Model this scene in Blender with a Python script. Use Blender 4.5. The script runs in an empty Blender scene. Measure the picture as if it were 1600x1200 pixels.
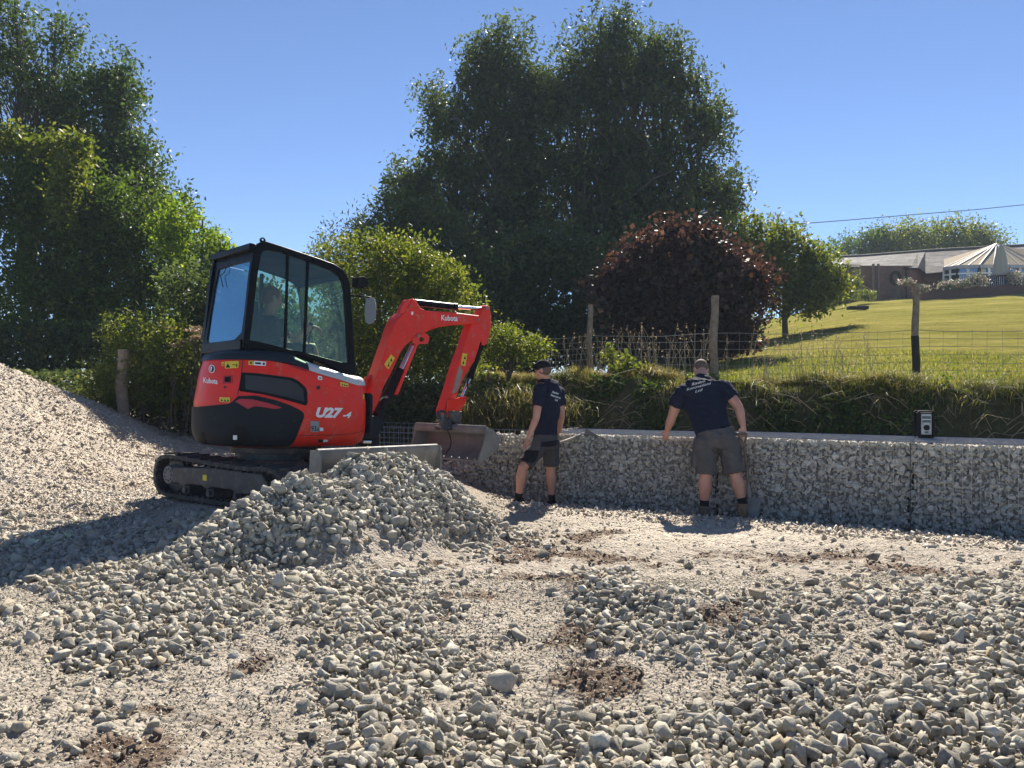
import bpy, bmesh, math, random
import numpy as np
from mathutils import Vector, Matrix
from mathutils.bvhtree import BVHTree
import mathutils.geometry as mgeo

R = math.radians
rng = np.random.default_rng(7)
random.seed(7)
C = bpy.context.scene.collection
SC = bpy.context.scene

# ------------------------------------------------------------------ camera, light, exposure
FPX, CX, CY, CAMZ = 1202.0, 800.0, 605.0, 1.5
cam = bpy.data.objects.new('camera', bpy.data.cameras.new('camera'))
C.objects.link(cam)
cam.location = (0, 0, CAMZ)
cam.rotation_euler = (R(90), 0, 0)
cam.data.sensor_fit = 'HORIZONTAL'
cam.data.sensor_width = 36
cam.data.lens = 36 * FPX / 1600
cam.data.shift_y = 5 / 1600
cam.data.clip_start = 0.05
cam.data.clip_end = 3000
SC.camera = cam

SUN_EL, SUN_AZ = 42.5, 14.0        # azimuth from straight ahead, positive to the right
w = bpy.data.worlds.new('World'); SC.world = w
w.use_nodes = True
nt = w.node_tree
sky = nt.nodes.new('ShaderNodeTexSky'); sky.sky_type = 'NISHITA'; sky.sun_disc = False
sky.sun_elevation = R(SUN_EL); sky.sun_rotation = R(SUN_AZ)
sky.air_density = 0.64; sky.dust_density = 0.0; sky.ozone_density = 4.6; sky.altitude = 1500
bg = nt.nodes['Background']; bg.inputs['Strength'].default_value = 0.075
nt.links.new(sky.outputs[0], bg.inputs[0])
sun = bpy.data.objects.new('sun', bpy.data.lights.new('sun', 'SUN')); C.objects.link(sun)
sun.data.energy = 5.0; sun.data.angle = R(0.53); sun.data.color = (1.0, 0.92, 0.80)
sd = Vector((math.sin(R(SUN_AZ)) * math.cos(R(SUN_EL)), math.cos(R(SUN_AZ)) * math.cos(R(SUN_EL)), math.sin(R(SUN_EL))))
sun.rotation_euler = sd.to_track_quat('Z', 'Y').to_euler()
SC.view_settings.view_transform = 'Standard'; SC.view_settings.look = 'None'
SC.view_settings.exposure = 1.3; SC.view_settings.gamma = 1.0; SC.view_settings.use_curve_mapping = False
SC.cycles.max_bounces = 8; SC.cycles.transparent_max_bounces = 16

# ------------------------------------------------------------------ helpers
CAMP = Vector((0, 0, CAMZ))
def ray(px, py): return Vector(((px - CX) / FPX, 1.0, (CY - py) / FPX))
def at(px, py, D): return CAMP + ray(px, py) * D
def onplane(px, py, p, n):
    d = ray(px, py); t = (Vector(p) - CAMP).dot(n) / d.dot(n)
    return CAMP + d * t

WM = {}
def resample(pts, n, closed=True):
    P = np.array([tuple(p) for p in pts], float)
    if closed: P = np.vstack([P, P[:1]])
    s = np.r_[0, np.cumsum(np.linalg.norm(np.diff(P, axis=0), axis=1))]
    t = np.linspace(0, s[-1], n + 1)[:-1] if closed else np.linspace(0, s[-1], n)
    return [Vector([np.interp(u, s, P[:, k]) for k in range(P.shape[1])]) for u in t]
def smoothp(pts, it=2, closed=True):
    P = [Vector(p) for p in pts]
    for _ in range(it):
        Q = []
        n = len(P)
        rg = range(n) if closed else range(n - 1)
        if not closed: Q.append(P[0])
        for i in rg:
            a, b = P[i], P[(i + 1) % n]
            Q += [a * .75 + b * .25, a * .25 + b * .75]
        if not closed: Q.append(P[-1])
        P = Q
    return P

class MB:
    """collects closed shapes in world coordinates, then links them as ONE mesh object"""
    def __init__(s): s.v = []; s.f = []
    def add(s, vs, fs):
        o = len(s.v); s.v += [Vector(v) for v in vs]; s.f += [tuple(i + o for i in f) for f in fs]; return s
    def box(s, c, size, M=None):
        M = M or Matrix(); hx, hy, hz = [a / 2 for a in size]; c = Vector(c)
        vs = [M @ (c + Vector((x, y, z))) for x in (-hx, hx) for y in (-hy, hy) for z in (-hz, hz)]
        return s.add(vs, [(0, 1, 3, 2), (4, 6, 7, 5), (0, 4, 5, 1), (2, 3, 7, 6), (0, 2, 6, 4), (1, 5, 7, 3)])
    def bar(s, a, b, wd, ht, up=(0, 0, 1)):
        a = Vector(a); b = Vector(b); d = (b - a).normalized(); up = Vector(up)
        sd_ = d.cross(up).normalized(); u = sd_.cross(d)
        vs = [p + sd_ * x * wd / 2 + u * y * ht / 2 for p in (a, b) for x, y in ((-1, -1), (1, -1), (1, 1), (-1, 1))]
        return s.add(vs, [(0, 1, 2, 3), (7, 6, 5, 4), (0, 4, 5, 1), (1, 5, 6, 2), (2, 6, 7, 3), (3, 7, 4, 0)])
    def cyl(s, a, b, r0, r1=None, n=16, caps=True):
        return s.tube([a, b], [r0, r0 if r1 is None else r1], n, caps)
    def tube(s, pts, r, n=8, caps=True, flat=None, up=None):
        pts = [Vector(p) for p in pts]; m = len(pts)
        if not hasattr(r, '__len__'): r = [r] * m
        rings = []; prev = None
        for i, p in enumerate(pts):
            d = (pts[min(i + 1, m - 1)] - pts[max(i - 1, 0)]).normalized()
            if prev is None:
                u = Vector(up) if up is not None else (Vector((0, 0, 1)) if abs(d.z) < .9 else Vector((1, 0, 0)))
            else: u = prev
            u = (u - d * u.dot(d)).normalized(); prev = u; q = d.cross(u)
            ri = r[i]; ra, rb = (ri if hasattr(ri, '__len__') else (ri, ri))
            rings.append([p + q * math.cos(t) * ra + u * math.sin(t) * rb for t in [2 * math.pi * k / n for k in range(n)]])
        vs = [v for rg in rings for v in rg]; fs = []
        for i in range(m - 1):
            for k in range(n):
                fs.append((i * n + k, i * n + (k + 1) % n, (i + 1) * n + (k + 1) % n, (i + 1) * n + k))
        if caps: fs.append(tuple(range(n - 1, -1, -1))); fs.append(tuple((m - 1) * n + k for k in range(n)))
        return s.add(vs, fs)
    def prism(s, poly, vec):
        n = len(poly); vec = Vector(vec); vs = [Vector(p) for p in poly] + [Vector(p) + vec for p in poly]
        return s.add(vs, [tuple(range(n - 1, -1, -1)), tuple(range(n, 2 * n))] + [(i, (i + 1) % n, n + (i + 1) % n, n + i) for i in range(n)])
    def ring(s, outer, inner, vec):
        n = len(outer); vec = Vector(vec)
        vs = [Vector(p) for p in outer] + [Vector(p) for p in inner]; vs += [v + vec for v in vs]; fs = []
        for i in range(n):
            j = (i + 1) % n
            fs += [(i, j, n + j, n + i), (2 * n + i, 3 * n + i, 3 * n + j, 2 * n + j), (i, 2 * n + i, 2 * n + j, j), (n + i, n + j, 3 * n + j, 3 * n + i)]
        return s.add(vs, fs)
    def ball(s, c, r, M=None, nu=12, nv=8):
        c = Vector(c); r = (r, r, r) if not hasattr(r, '__len__') else r; vs = []; fs = []
        for i in range(nv + 1):
            ph = math.pi * i / nv
            for k in range(nu):
                th = 2 * math.pi * k / nu
                q = Vector((r[0] * math.sin(ph) * math.cos(th), r[1] * math.sin(ph) * math.sin(th), r[2] * math.cos(ph)))
                vs.append(c + (M @ q if M else q))
        for i in range(nv):
            for k in range(nu): fs.append((i * nu + k, (i + 1) * nu + k, (i + 1) * nu + (k + 1) % nu, i * nu + (k + 1) % nu))
        return s.add(vs, fs)

def props(o, label=None, cat=None, group=None, kind=None):
    if label: o['label'] = label
    if cat: o['category'] = cat
    if group: o['group'] = group
    if kind: o['kind'] = kind
    return o
def empty(name, loc, label, cat, group=None, M=None):
    o = bpy.data.objects.new(name, None); C.objects.link(o); o.empty_display_size = .1
    o.matrix_world = M if M is not None else Matrix.Translation(Vector(loc))
    WM[o] = (M if M is not None else Matrix.Translation(Vector(loc))).copy()
    return props(o, label, cat, group)
def link(name, me, parent, mats, **kw):
    o = bpy.data.objects.new(name, me); C.objects.link(o)
    for m in (mats if isinstance(mats, (list, tuple)) else [mats]): me.materials.append(m)
    if parent is not None: o.parent = parent; WM[o] = WM[parent].copy()
    return props(o, **kw)
def build(mb, name, m, parent=None, smooth=None, bevel=0, fix=True, base=True, **kw):
    V = np.array([tuple(v) for v in mb.v])
    if parent is not None:
        Mi = np.array(WM[parent].inverted()); V = V @ Mi[:3, :3].T + Mi[:3, 3]; loc = None
    else:
        loc = np.array([(V[:, 0].min() + V[:, 0].max()) / 2, (V[:, 1].min() + V[:, 1].max()) / 2, V[:, 2].min()]) if base else np.zeros(3)
        V = V - loc
    me = bpy.data.meshes.new(name); me.from_pydata([tuple(v) for v in V], [], mb.f)
    if fix:
        b = bmesh.new(); b.from_mesh(me); bmesh.ops.recalc_face_normals(b, faces=b.faces); b.to_mesh(me); b.free()
    if smooth is not None:
        me.polygons.foreach_set('use_smooth', [True] * len(me.polygons))
        me.set_sharp_from_angle(angle=R(smooth))
    me.update()
    o = link(name, me, parent, m, **kw)
    if loc is not None: o.location = loc; WM[o] = Matrix.Translation(Vector(loc))
    if bevel:
        bm_ = o.modifiers.new('bevel', 'BEVEL'); bm_.width = bevel; bm_.segments = 2; bm_.limit_method = 'ANGLE'; bm_.angle_limit = R(35)
    return o
def npmesh(name, V, F, m, parent=None, tint=None, smooth=False, base=True, **kw):
    """fast mesh from numpy; F has fixed vertices per face"""
    V = np.asarray(V, float); F = np.asarray(F, np.int32)
    if parent is not None:
        Mi = np.array(WM[parent].inverted()); V = V @ Mi[:3, :3].T + Mi[:3, 3]; loc = None
    else:
        loc = np.array([(V[:, 0].min() + V[:, 0].max()) / 2, (V[:, 1].min() + V[:, 1].max()) / 2, V[:, 2].min()]) if base else np.zeros(3)
        V = V - loc
    me = bpy.data.meshes.new(name); k = F.shape[1]
    me.vertices.add(len(V)); me.vertices.foreach_set('co', V.astype(np.float32).ravel())
    me.loops.add(F.size); me.loops.foreach_set('vertex_index', F.ravel())
    me.polygons.add(len(F)); me.polygons.foreach_set('loop_start', np.arange(0, F.size, k, dtype=np.int32))
    me.polygons.foreach_set('loop_total', np.full(len(F), k, np.int32))
    me.update(calc_edges=True)
    if smooth: me.polygons.foreach_set('use_smooth', np.ones(len(F), bool))
    if tint is not None:
        tint = np.asarray(tint, np.float32)
        if tint.ndim == 1:
            a = me.attributes.new('tint', 'FLOAT', 'POINT'); a.data.foreach_set('value', tint)
        else:
            a = me.attributes.new('tint', 'FLOAT_COLOR', 'POINT'); a.data.foreach_set('color', np.c_[tint, np.ones(len(tint))].astype(np.float32).ravel())
    o = link(name, me, parent, m, **kw)
    if loc is not None: o.location = loc; WM[o] = Matrix.Translation(Vector(loc))
    return o

# value noise
_perm = np.random.default_rng(3).random((64, 64))
def vnoise(x, y):
    xi = np.floor(x).astype(int); yi = np.floor(y).astype(int); fx = x - xi; fy = y - yi
    fx = fx * fx * (3 - 2 * fx); fy = fy * fy * (3 - 2 * fy)
    g = lambda a, b: _perm[a % 64, b % 64]
    return (g(xi, yi) * (1 - fx) + g(xi + 1, yi) * fx) * (1 - fy) + (g(xi, yi + 1) * (1 - fx) + g(xi + 1, yi + 1) * fx) * fy
def fbm(x, y, o=4):
    s = 0; a = .5
    for i in range(o):
        s = s + a * (vnoise(x * 2 ** i + 17.3 * i, y * 2 ** i + 5.1 * i) - .5) * 2; a *= .5
    return s
def sst(t): t = np.clip(t, 0, 1); return t * t * (3 - 2 * t)

# ------------------------------------------------------------------ materials
def newmat(name):
    m = bpy.data.materials.new(name); m.use_nodes = True; return m, m.node_tree, m.node_tree.nodes['Principled BSDF']
def nd(nt, t, **kw):
    n = nt.nodes.new(t)
    for k, v in kw.items(): setattr(n, k, v)
    return n
def noise(nt, scale, detail=4, rough=.6, coord='Object'):
    tc = nd(nt, 'ShaderNodeTexCoord'); n = nd(nt, 'ShaderNodeTexNoise')
    n.inputs['Scale'].default_value = scale; n.inputs['Detail'].default_value = detail; n.inputs['Roughness'].default_value = rough
    nt.links.new(tc.outputs[coord], n.inputs['Vector']); return n
def ramp(nt, src, stops):
    r = nd(nt, 'ShaderNodeValToRGB'); e = r.color_ramp.elements
    while len(e) < len(stops): e.new(.5)
    for i, (p, c) in enumerate(stops): e[i].position = p; e[i].color = (*c, 1) if hasattr(c, '__len__') else (c, c, c, 1)
    nt.links.new(src, r.inputs[0]); return r
def mixc(nt, fac, a, b, mode='MIX'):
    m = nd(nt, 'ShaderNodeMix', data_type='RGBA', blend_type=mode)
    for i, v in ((0, fac), (6, a), (7, b)):
        if hasattr(v, 'links') or isinstance(v, bpy.types.NodeSocket): nt.links.new(v, m.inputs[i])
        elif i == 0: m.inputs[0].default_value = v
        else: m.inputs[i].default_value = (*v, 1)
    return m.outputs[2]
def bump(nt, p, h, strength=.3, dist=.01):
    b = nd(nt, 'ShaderNodeBump'); b.inputs['Strength'].default_value = strength; b.inputs['Distance'].default_value = dist
    nt.links.new(h, b.inputs['Height']); nt.links.new(b.outputs[0], p.inputs['Normal'])
def surf(name, c1, c2=None, rough=.5, metal=0., scale=8, dirt=None, dirt_amt=.5, dirt_scale=5, bmp=0, bscale=60, coat=0, spec=.5, rvar=.1):
    """painted / plain surface: two-tone noise, optional dirt layer, bump"""
    m, nt, p = newmat(name); c2 = c2 or c1
    n = noise(nt, scale); r = ramp(nt, n.outputs[0], [(.35, c1), (.65, c2)]); col = r.outputs[0]
    rr = ramp(nt, n.outputs[0], [(.3, max(rough - rvar, 0)), (.7, min(rough + rvar, 1))]); rs = rr.outputs[0]
    if dirt:
        dn = noise(nt, dirt_scale, 8, .7); dr = ramp(nt, dn.outputs[0], [(.62 - dirt_amt * .3, 0.), (.80 - dirt_amt * .2, 1.)])
        col = mixc(nt, dr.outputs[0], col, dirt)
        rs = mixc(nt, dr.outputs[0], rs, (.9, .9, .9))
    nt.links.new(col, p.inputs['Base Color']); nt.links.new(rs, p.inputs['Roughness'])
    p.inputs['Metallic'].default_value = metal; p.inputs['Coat Weight'].default_value = coat; p.inputs['Specular IOR Level'].default_value = spec
    if bmp: bn = noise(nt, bscale, 5); bump(nt, p, bn.outputs[0], bmp, .004 if bscale > 24 else .05)
    return m
def leafmat(name, stops, trans, tfac=.45, rough=.5):
    m, nt, p = newmat(name)
    a = nd(nt, 'ShaderNodeAttribute', attribute_name='tint'); r = ramp(nt, a.outputs['Fac'], stops)
    p.inputs['Roughness'].default_value = max(rough, .5); p.inputs['Specular IOR Level'].default_value = .22
    nt.links.new(r.outputs[0], p.inputs['Base Color'])
    t = nd(nt, 'ShaderNodeBsdfTranslucent'); nt.links.new(mixc(nt, 1., r.outputs[0], trans, 'MULTIPLY'), t.inputs[0])
    mx = nd(nt, 'ShaderNodeMixShader'); mx.inputs[0].default_value = tfac
    nt.links.new(p.outputs[0], mx.inputs[1]); nt.links.new(t.outputs[0], mx.inputs[2])
    nt.links.new(mx.outputs[0], nt.nodes['Material Output'].inputs[0]); return m
def glassmat(name, tint, refl=.08, rough=.02, gcol=(1, 1, 1), haze=0., hazec=(.5, .5, .5)):
    m, nt, p = newmat(name)
    tr = nd(nt, 'ShaderNodeBsdfTransparent'); tr.inputs[0].default_value = (*tint, 1)
    g = nd(nt, 'ShaderNodeBsdfGlossy'); g.inputs['Roughness'].default_value = rough; g.inputs[0].default_value = (*gcol, 1)
    fr = nd(nt, 'ShaderNodeFresnel'); ge = nd(nt, 'ShaderNodeNewGeometry'); mi = nd(nt, 'ShaderNodeMath', operation='MULTIPLY_ADD'); nt.links.new(ge.outputs['Backfacing'], mi.inputs[0]); mi.inputs[1].default_value = -.8333; mi.inputs[2].default_value = 1.5; nt.links.new(mi.outputs[0], fr.inputs[0])
    ad = nd(nt, 'ShaderNodeMath', operation='ADD'); nt.links.new(fr.outputs[0], ad.inputs[0]); ad.inputs[1].default_value = refl; ad.use_clamp = True
    mx = nd(nt, 'ShaderNodeMixShader'); nt.links.new(ad.outputs[0], mx.inputs[0]); nt.links.new(tr.outputs[0], mx.inputs[1]); nt.links.new(g.outputs[0], mx.inputs[2])
    out = mx.outputs[0]
    if haze:
        d = nd(nt, 'ShaderNodeBsdfDiffuse'); d.inputs[0].default_value = (*hazec, 1)
        n = noise(nt, 6, 5); rr = ramp(nt, n.outputs[0], [(.3, haze * .5), (.8, haze * 1.6)])
        m2 = nd(nt, 'ShaderNodeMixShader'); nt.links.new(rr.outputs[0], m2.inputs[0]); nt.links.new(out, m2.inputs[1]); nt.links.new(d.outputs[0], m2.inputs[2]); out = m2.outputs[0]
    nt.links.new(out, nt.nodes['Material Output'].inputs[0]); return m

def stonemat(name, stops, bscale=35, dust=(.42, .38, .34), dust_amt=.5):
    m, nt, p = newmat(name)
    a = nd(nt, 'ShaderNodeAttribute', attribute_name='tint'); r = ramp(nt, a.outputs['Fac'], stops)
    n = noise(nt, 14, 6, .7); f = ramp(nt, n.outputs[0], [(.35, 0.), (.7, dust_amt)])
    col = mixc(nt, f.outputs[0], r.outputs[0], dust)
    n2 = noise(nt, 90, 3, .7); f2 = ramp(nt, n2.outputs[0], [(.3, .72), (.7, 1.12)])
    nt.links.new(mixc(nt, 1., col, f2.outputs[0], 'MULTIPLY'), p.inputs['Base Color'])
    p.inputs['Roughness'].default_value = .85; p.inputs['Specular IOR Level'].default_value = .3
    bn = noise(nt, bscale, 8, .7); bump(nt, p, bn.outputs[0], .7, .012); return m

M = {}
M['red'] = surf('red_paint', (.80, .030, .012), (.72, .024, .010), rough=.38, scale=3, dirt=(.42, .20, .14), dirt_amt=.18, dirt_scale=9, coat=.08, spec=.3)
M['red_dusty'] = surf('red_paint_dusty', (.80, .030, .012), (.70, .026, .012), rough=.45, scale=3, dirt=(.42, .20, .15), dirt_amt=.25, dirt_scale=11, coat=.0, spec=.3)
M['red_dark'] = surf('red_inlay', (.40, .008, .018), rough=.5)
M['plastic'] = surf('charcoal_plastic', (.012, .014, .018), (.018, .021, .026), rough=.55, spec=.10, scale=2, dirt=(.10, .10, .10), dirt_amt=.05, dirt_scale=14)
M['cowl'] = surf('cowl_plastic', (.014, .019, .028), rough=.42, spec=.2, scale=3)
M['cowl_glare'] = surf('cowl_glare', (.50, .51, .50), (.42, .43, .43), rough=.28, scale=9)  # pale grey puts the sky's glare into the plastic's colour
M['black'] = surf('black_paint', (.004, .0045, .006), rough=.34, spec=.10)
M['blackm'] = surf('black_matt', (.006, .006, .007), rough=.7, spec=.2)
M['rubber'] = surf('rubber', (.020, .020, .021), (.032, .031, .030), rough=.8, scale=20, dirt=(.16, .14, .12), dirt_amt=.35, dirt_scale=14)
M['ironwork'] = surf('dirty_iron', (.035, .037, .040), (.055, .056, .058), rough=.6, metal=.2, scale=10, dirt=(.20, .17, .14), dirt_amt=.45, dirt_scale=8, bmp=.4)
M['chrome'] = surf('chrome', (.75, .75, .76), rough=.14, metal=1., rvar=.04)
M['steel'] = surf('worn_steel', (.14, .132, .12), (.24, .23, .205), rough=.65, metal=.1, scale=7, dirt=(.21, .195, .17), dirt_amt=.5, dirt_scale=5, bmp=.5, bscale=40)
M['mud'] = surf('muddy_steel', (.24, .19, .16), (.34, .25, .21), rough=.9, scale=12, bmp=.8)
M['yellow'] = surf('yellow_sticker', (.70, .52, .03), rough=.45)
M['white'] = surf('white_sticker', (.78, .78, .76), rough=.45)
M['ink'] = surf('black_ink', (.012, .012, .012), rough=.6)
M['grey_st'] = surf('grey_sticker', (.25, .26, .25), rough=.5)
M['mirror'] = surf('mirror_back', (.22, .22, .23), rough=.35)
M['glass'] = glassmat('cab_glass', (.75, .84, .78), refl=.0, gcol=(.8, .9, .85), haze=0, hazec=(.25, .32, .27))
M['glass_rear'] = glassmat('rear_glass_sky_sheen', (.45, .60, .70), refl=.20, rough=.08, gcol=(.45, .78, 1.), haze=.10, hazec=(.16, .36, .50))  # blue film and gloss colour paint the reflected sky into the pane
M['wire'] = surf('galvanised_wire', (.42, .43, .44), rough=.35, metal=.85)
M['wire_rust'] = surf('fence_wire', (.30, .29, .27), rough=.5, metal=.6)
M['post'] = surf('weathered_wood', (.25, .19, .13), (.16, .12, .085), rough=.85, scale=9, dirt=(.10, .08, .06), dirt_amt=.4, dirt_scale=15, bmp=.6, bscale=50)
M['char'] = surf('dark_wood', (.018, .016, .015), rough=.8)
M['bark'] = surf('bark', (.06, .045, .033), (.10, .08, .06), rough=.9, scale=12, bmp=.8, bscale=30)
M['stone'] = stonemat('limestone', [(0, (.10, .09, .065)), (.25, (.23, .215, .16)), (.55, (.37, .345, .265)), (.82, (.42, .40, .33)), (.92, (.38, .28, .15)), (1, (.54, .51, .43))], dust=(.44, .395, .33), dust_amt=.75)
M['stonewall'] = stonemat('gabion_stone', [(0, (.27, .25, .20)), (.5, (.52, .485, .405)), (.85, (.58, .545, .46)), (1, (.68, .64, .56))], dust=(.50, .45, .38))
M['skin'] = surf('skin', (.52, .27, .18), (.46, .22, .15), rough=.5, scale=9)
M['navy'] = surf('navy_cloth', (.008, .011, .026), (.012, .015, .032), rough=.9, scale=12, bmp=.6, bscale=8, spec=.2)
M['greycloth'] = surf('grey_cloth', (.075, .068, .068), (.10, .09, .088), rough=.92, scale=10, bmp=.6, bscale=8, spec=.2)
M['greycloth2'] = surf('slate_cloth', (.055, .052, .055), (.07, .066, .068), rough=.92, scale=10, bmp=.6, bscale=8, spec=.2)
M['blackcloth'] = surf('black_cloth', (.010, .010, .013), rough=.92, scale=10, bmp=.4, spec=.2)
M['tan'] = surf('boot_lit', (.24, .16, .09), (.17, .115, .07), rough=.8, scale=14)
M['hair'] = surf('cropped_hair', (.10, .065, .045), (.14, .09, .065), rough=.8, scale=60)
M['hair_ginger'] = surf('ginger_hair', (.22, .075, .03), rough=.7)
# ------------------------------------------------------------------ terrain
WALL = [(5.79, 6.85), (4.06, 7.84), (2.33, 8.84), (.53, 9.70), (-1.29, 10.52), (-3.1, 11.34)]
_wx = np.array([-14, -6, -3.1, -1.29, .53, 2.33, 4.06, 5.79, 9.25, 30]); _wy = np.array([13.4, 12.7, 11.34, 10.52, 9.70, 8.84, 7.84, 6.85, 4.85, -7.])
def wl(x): return np.interp(x, _wx, _wy)
CREST = [(-1.12, 6.05, .76), (-1.52, 5.7, .85), (-1.8, 5.4, .69), (-2.04, 4.9, .48), (-2.25, 4.5, .37), (-2.46, 4.0, .28),
         (-1.26, 6.3, .925), (-.99, 6.6, .885), (-.68, 6.75, .735)]
def site(x, y, fine=True):
    x = np.asarray(x, float); y = np.asarray(y, float)
    z = np.interp(y, [2.5, 4, 4.5, 5.5, 6.5, 7.5], [.31, .29, .25, .20, .15, .12]) * sst((wl(x) - y - .22) / .6)
    lf = sst((-x + .3) / 1.6)
    z = z * (1 - lf) + lf * np.interp(y, [2.5, 4.5, 6, 7, 12], [.31, .29, .33, .375, .42])
    z = np.where(y > wl(x) + .3, z * (1 - sst((x + 2.5) / 1.5)) + .35 * sst((x + 2.5) / 1.5), z)
    ms = sst((-x - 3.75 - .06 * (y - 8)) / 4.2) * sst((y - 6.0) / 3.2) * (1 - .4 * sst((y - 10.5) / 3))
    z = z + 1.55 * ms
    # heap ridge at the angle of repose
    hz = np.full_like(z, -9.)
    for i in range(len(CREST) - 1):
        a = CREST[i]; b = CREST[i + 1]
        if i == 5: a = CREST[0]
        dx, dy = b[0] - a[0], b[1] - a[1]; L = dx * dx + dy * dy
        t = np.clip(((x - a[0]) * dx + (y - a[1]) * dy) / L, 0, 1)
        d = np.hypot(x - a[0] - dx * t, y - a[1] - dy * t); zi = a[2] + (b[2] - a[2]) * t
        hz = np.maximum(hz, zi - (.76 + .16 * sst((x + .7) / .3)) * np.sqrt(d * d + .02) + .075 + .06 * fbm(x * 2.3, y * 2.3, 3))
    k = .06; hh = np.clip(.5 + .5 * (hz - z) / k, 0, 1); z = z * (1 - hh) + hz * hh + k * hh * (1 - hh)
    # loose fill in the half filled basket
    d2 = np.hypot((x + .05) / 1.0, (y - 10.2) / .75)
    z = np.maximum(z, (.80 - .55 * np.maximum(d2 - .25, 0) - 3 * np.maximum(d2 - 1.1, 0)) * sst((y - wl(x) - .05) / .15))
    # undulation
    und = .055 * fbm(x * .9 + 3, y * .9, 3) * sst((7.4 - y) / 1.5)
    z = z + und + .06 * np.exp(-((x - 2.2) ** 2 / 6 + (y - 4.1) ** 2 / .5)) + .09 * np.exp(-(((x - .55) + (y - 4.3) * .9) ** 2 / .05 + ((y - 4.3) - (x - .55) * .9) ** 2 / 1.2))
    z = z - .07 * np.exp(-((x - .1) ** 2 / .3 + (y - 3.6) ** 2 / 1.2))
    z = z + ms * .20 * fbm(x * 1.5, y * 1.5, 4) + sst(-x - 3) * .05 * fbm(x * 4, y * 4, 3)
    # crawler imprint running away to the upper left
    ru, rv = (x - .55) * .42 + (y - 3.9) * .91, (x - .55) * .91 - (y - 3.9) * .42
    z = z + (-.022 + .012 * np.sin(ru * 52)) * np.exp(-(rv / .16) ** 4) * sst((1.6 - np.abs(ru)) / .5)
    if fine: z = z + .020 * fbm(x * 6, y * 6, 4) + .012 * (1 - np.abs(fbm(x * 17, y * 17, 3)) * 2) + .011 * fbm(x * 34, y * 34, 3)
    return z
def lawnz(x, y):
    x = np.asarray(x, float); y = np.asarray(y, float)
    c = wl(x); t = x / np.maximum(y, 1)
    m = np.interp(t, [-1, .0, .1, .2, .3, .45, .66, 1.2], [.0, .0, .015, .05, .10, .145, .162, .17])
    d = np.minimum(y, 56) - 11
    top = 1.46 + m * np.maximum(d, 0) + .12 * np.exp(-((x - 1.2) ** 2 / 4 + (y - 11.5) ** 2 / 6))
    rise = sst((y - (c + 1.2)) / 1.05)
    z = .3 + (top - .3) * rise
    return z + .05 * fbm(x * .35, y * .35, 3) * rise + .17 * fbm(x * 1.9, y * 1.9, 3) * rise * (1 - sst((y - c - 2.6) / .8))
def groundz(x, y): return np.where(np.asarray(y) > wl(x) + 1.35, np.maximum(lawnz(x, y), -9), site(x, y))
def G(x, y): return float(groundz(np.array([float(x)]), np.array([float(y)]))[0])
def proj(x, y, z): return CX + FPX * x / y, CY - FPX * (z - CAMZ) / y

def grid(xs, ys, zf):
    X, Y = np.meshgrid(xs, ys); Z = zf(X, Y)
    V = np.c_[X.ravel(), Y.ravel(), Z.ravel()]; n = len(xs); m = len(ys)
    i = (np.arange(m - 1)[:, None] * n + np.arange(n - 1)[None, :]).ravel()
    return V, np.c_[i, i + 1, i + n + 1, i + n], X, Y, Z
# zone map over the site: columns are 100 px of the survey photo, rows 50 px (0 bare .. 9 packed stones)
DMAP = {750: '2223999940000000', 800: '3339999930000011', 850: '3477531100000000', 900: '2567543107102334', 950: '3766456008613456',
        1000: '2773078600767456', 1050: '1220488710057777', 1100: '1310077877888877', 1150: '1100078888888888', 1200: '1210178888888888'}
_dr = np.array([[int(c) for c in DMAP[k]] for k in sorted(DMAP)], float)
def dens(x, y, z):
    px, py = proj(x, y, z)
    u = np.clip((px - 50) / 100, 0, 14.999); v = np.clip((py - 750 - 25) / 50, 0, 8.999)
    ui = u.astype(int); vi = v.astype(int); fu = u - ui; fv = v - vi
    d = (_dr[vi, ui] * (1 - fu) + _dr[vi, ui + 1] * fu) * (1 - fv) + (_dr[vi + 1, ui] * (1 - fu) + _dr[vi + 1, ui + 1] * fu) * fv
    d = d / 9
    d = np.clip(d + (fbm(x * 1.7 + 4, y * 1.7, 3)) * .45 * (d > .05) * (d < .98), 0, 1)
    d = d * (1 - sst((-x - 2.3) / .6) * sst((y - 6.4) / .5))
    return d
xs = np.r_[np.linspace(-16, -5, 150)[:-1], np.linspace(-5, 6, 640), np.linspace(6, 14, 90)[1:]]
ys = np.r_[np.linspace(.3, 2, 20)[:-1], np.linspace(2, 8, 620), np.linspace(8, 14.2, 170)[1:]]
V, F, X, Y, Z = grid(xs, ys, site)
lim = wl(X) + 1.55
Z = np.where(Y > lim, np.minimum(Z, .3) - .4, Z); V[:, 2] = Z.ravel()
# albedo zones: r pale chalky limestone fines, g brown soil with small shadows painted in, b grey stony fines
x_, y_ = X.ravel(), Y.ravel(); z_ = Z.ravel()
px, py = proj(x_, np.maximum(y_, .5), z_)
def blob(cx, cy, rx, ry, k=2.): return np.exp(-(np.abs((px - cx) / rx) ** k + np.abs((py - cy) / ry) ** k))
nz = fbm(x_ * 2.2, y_ * 2.2, 5) + .5 * fbm(x_ * 11, y_ * 11, 4)
brown = np.zeros(len(x_))
for b in ((870, 870, 130, 16), (925, 840, 55, 12), (900, 905, 80, 18), (770, 935, 45, 12), (920, 1065, 45, 25), (895, 995, 30, 20),
          (1130, 960, 60, 20), (1420, 893, 130, 10), (1240, 869, 90, 9), (590, 985, 40, 18), (390, 1045, 35, 16), (180, 1165, 60, 22), (1530, 897, 60, 8), (705, 960, 25, 10), (230, 1110, 90, 14)):  # lower-left blobs paint small shadows together with soil
    brown = np.maximum(brown, blob(*b) * 1.25)
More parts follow.
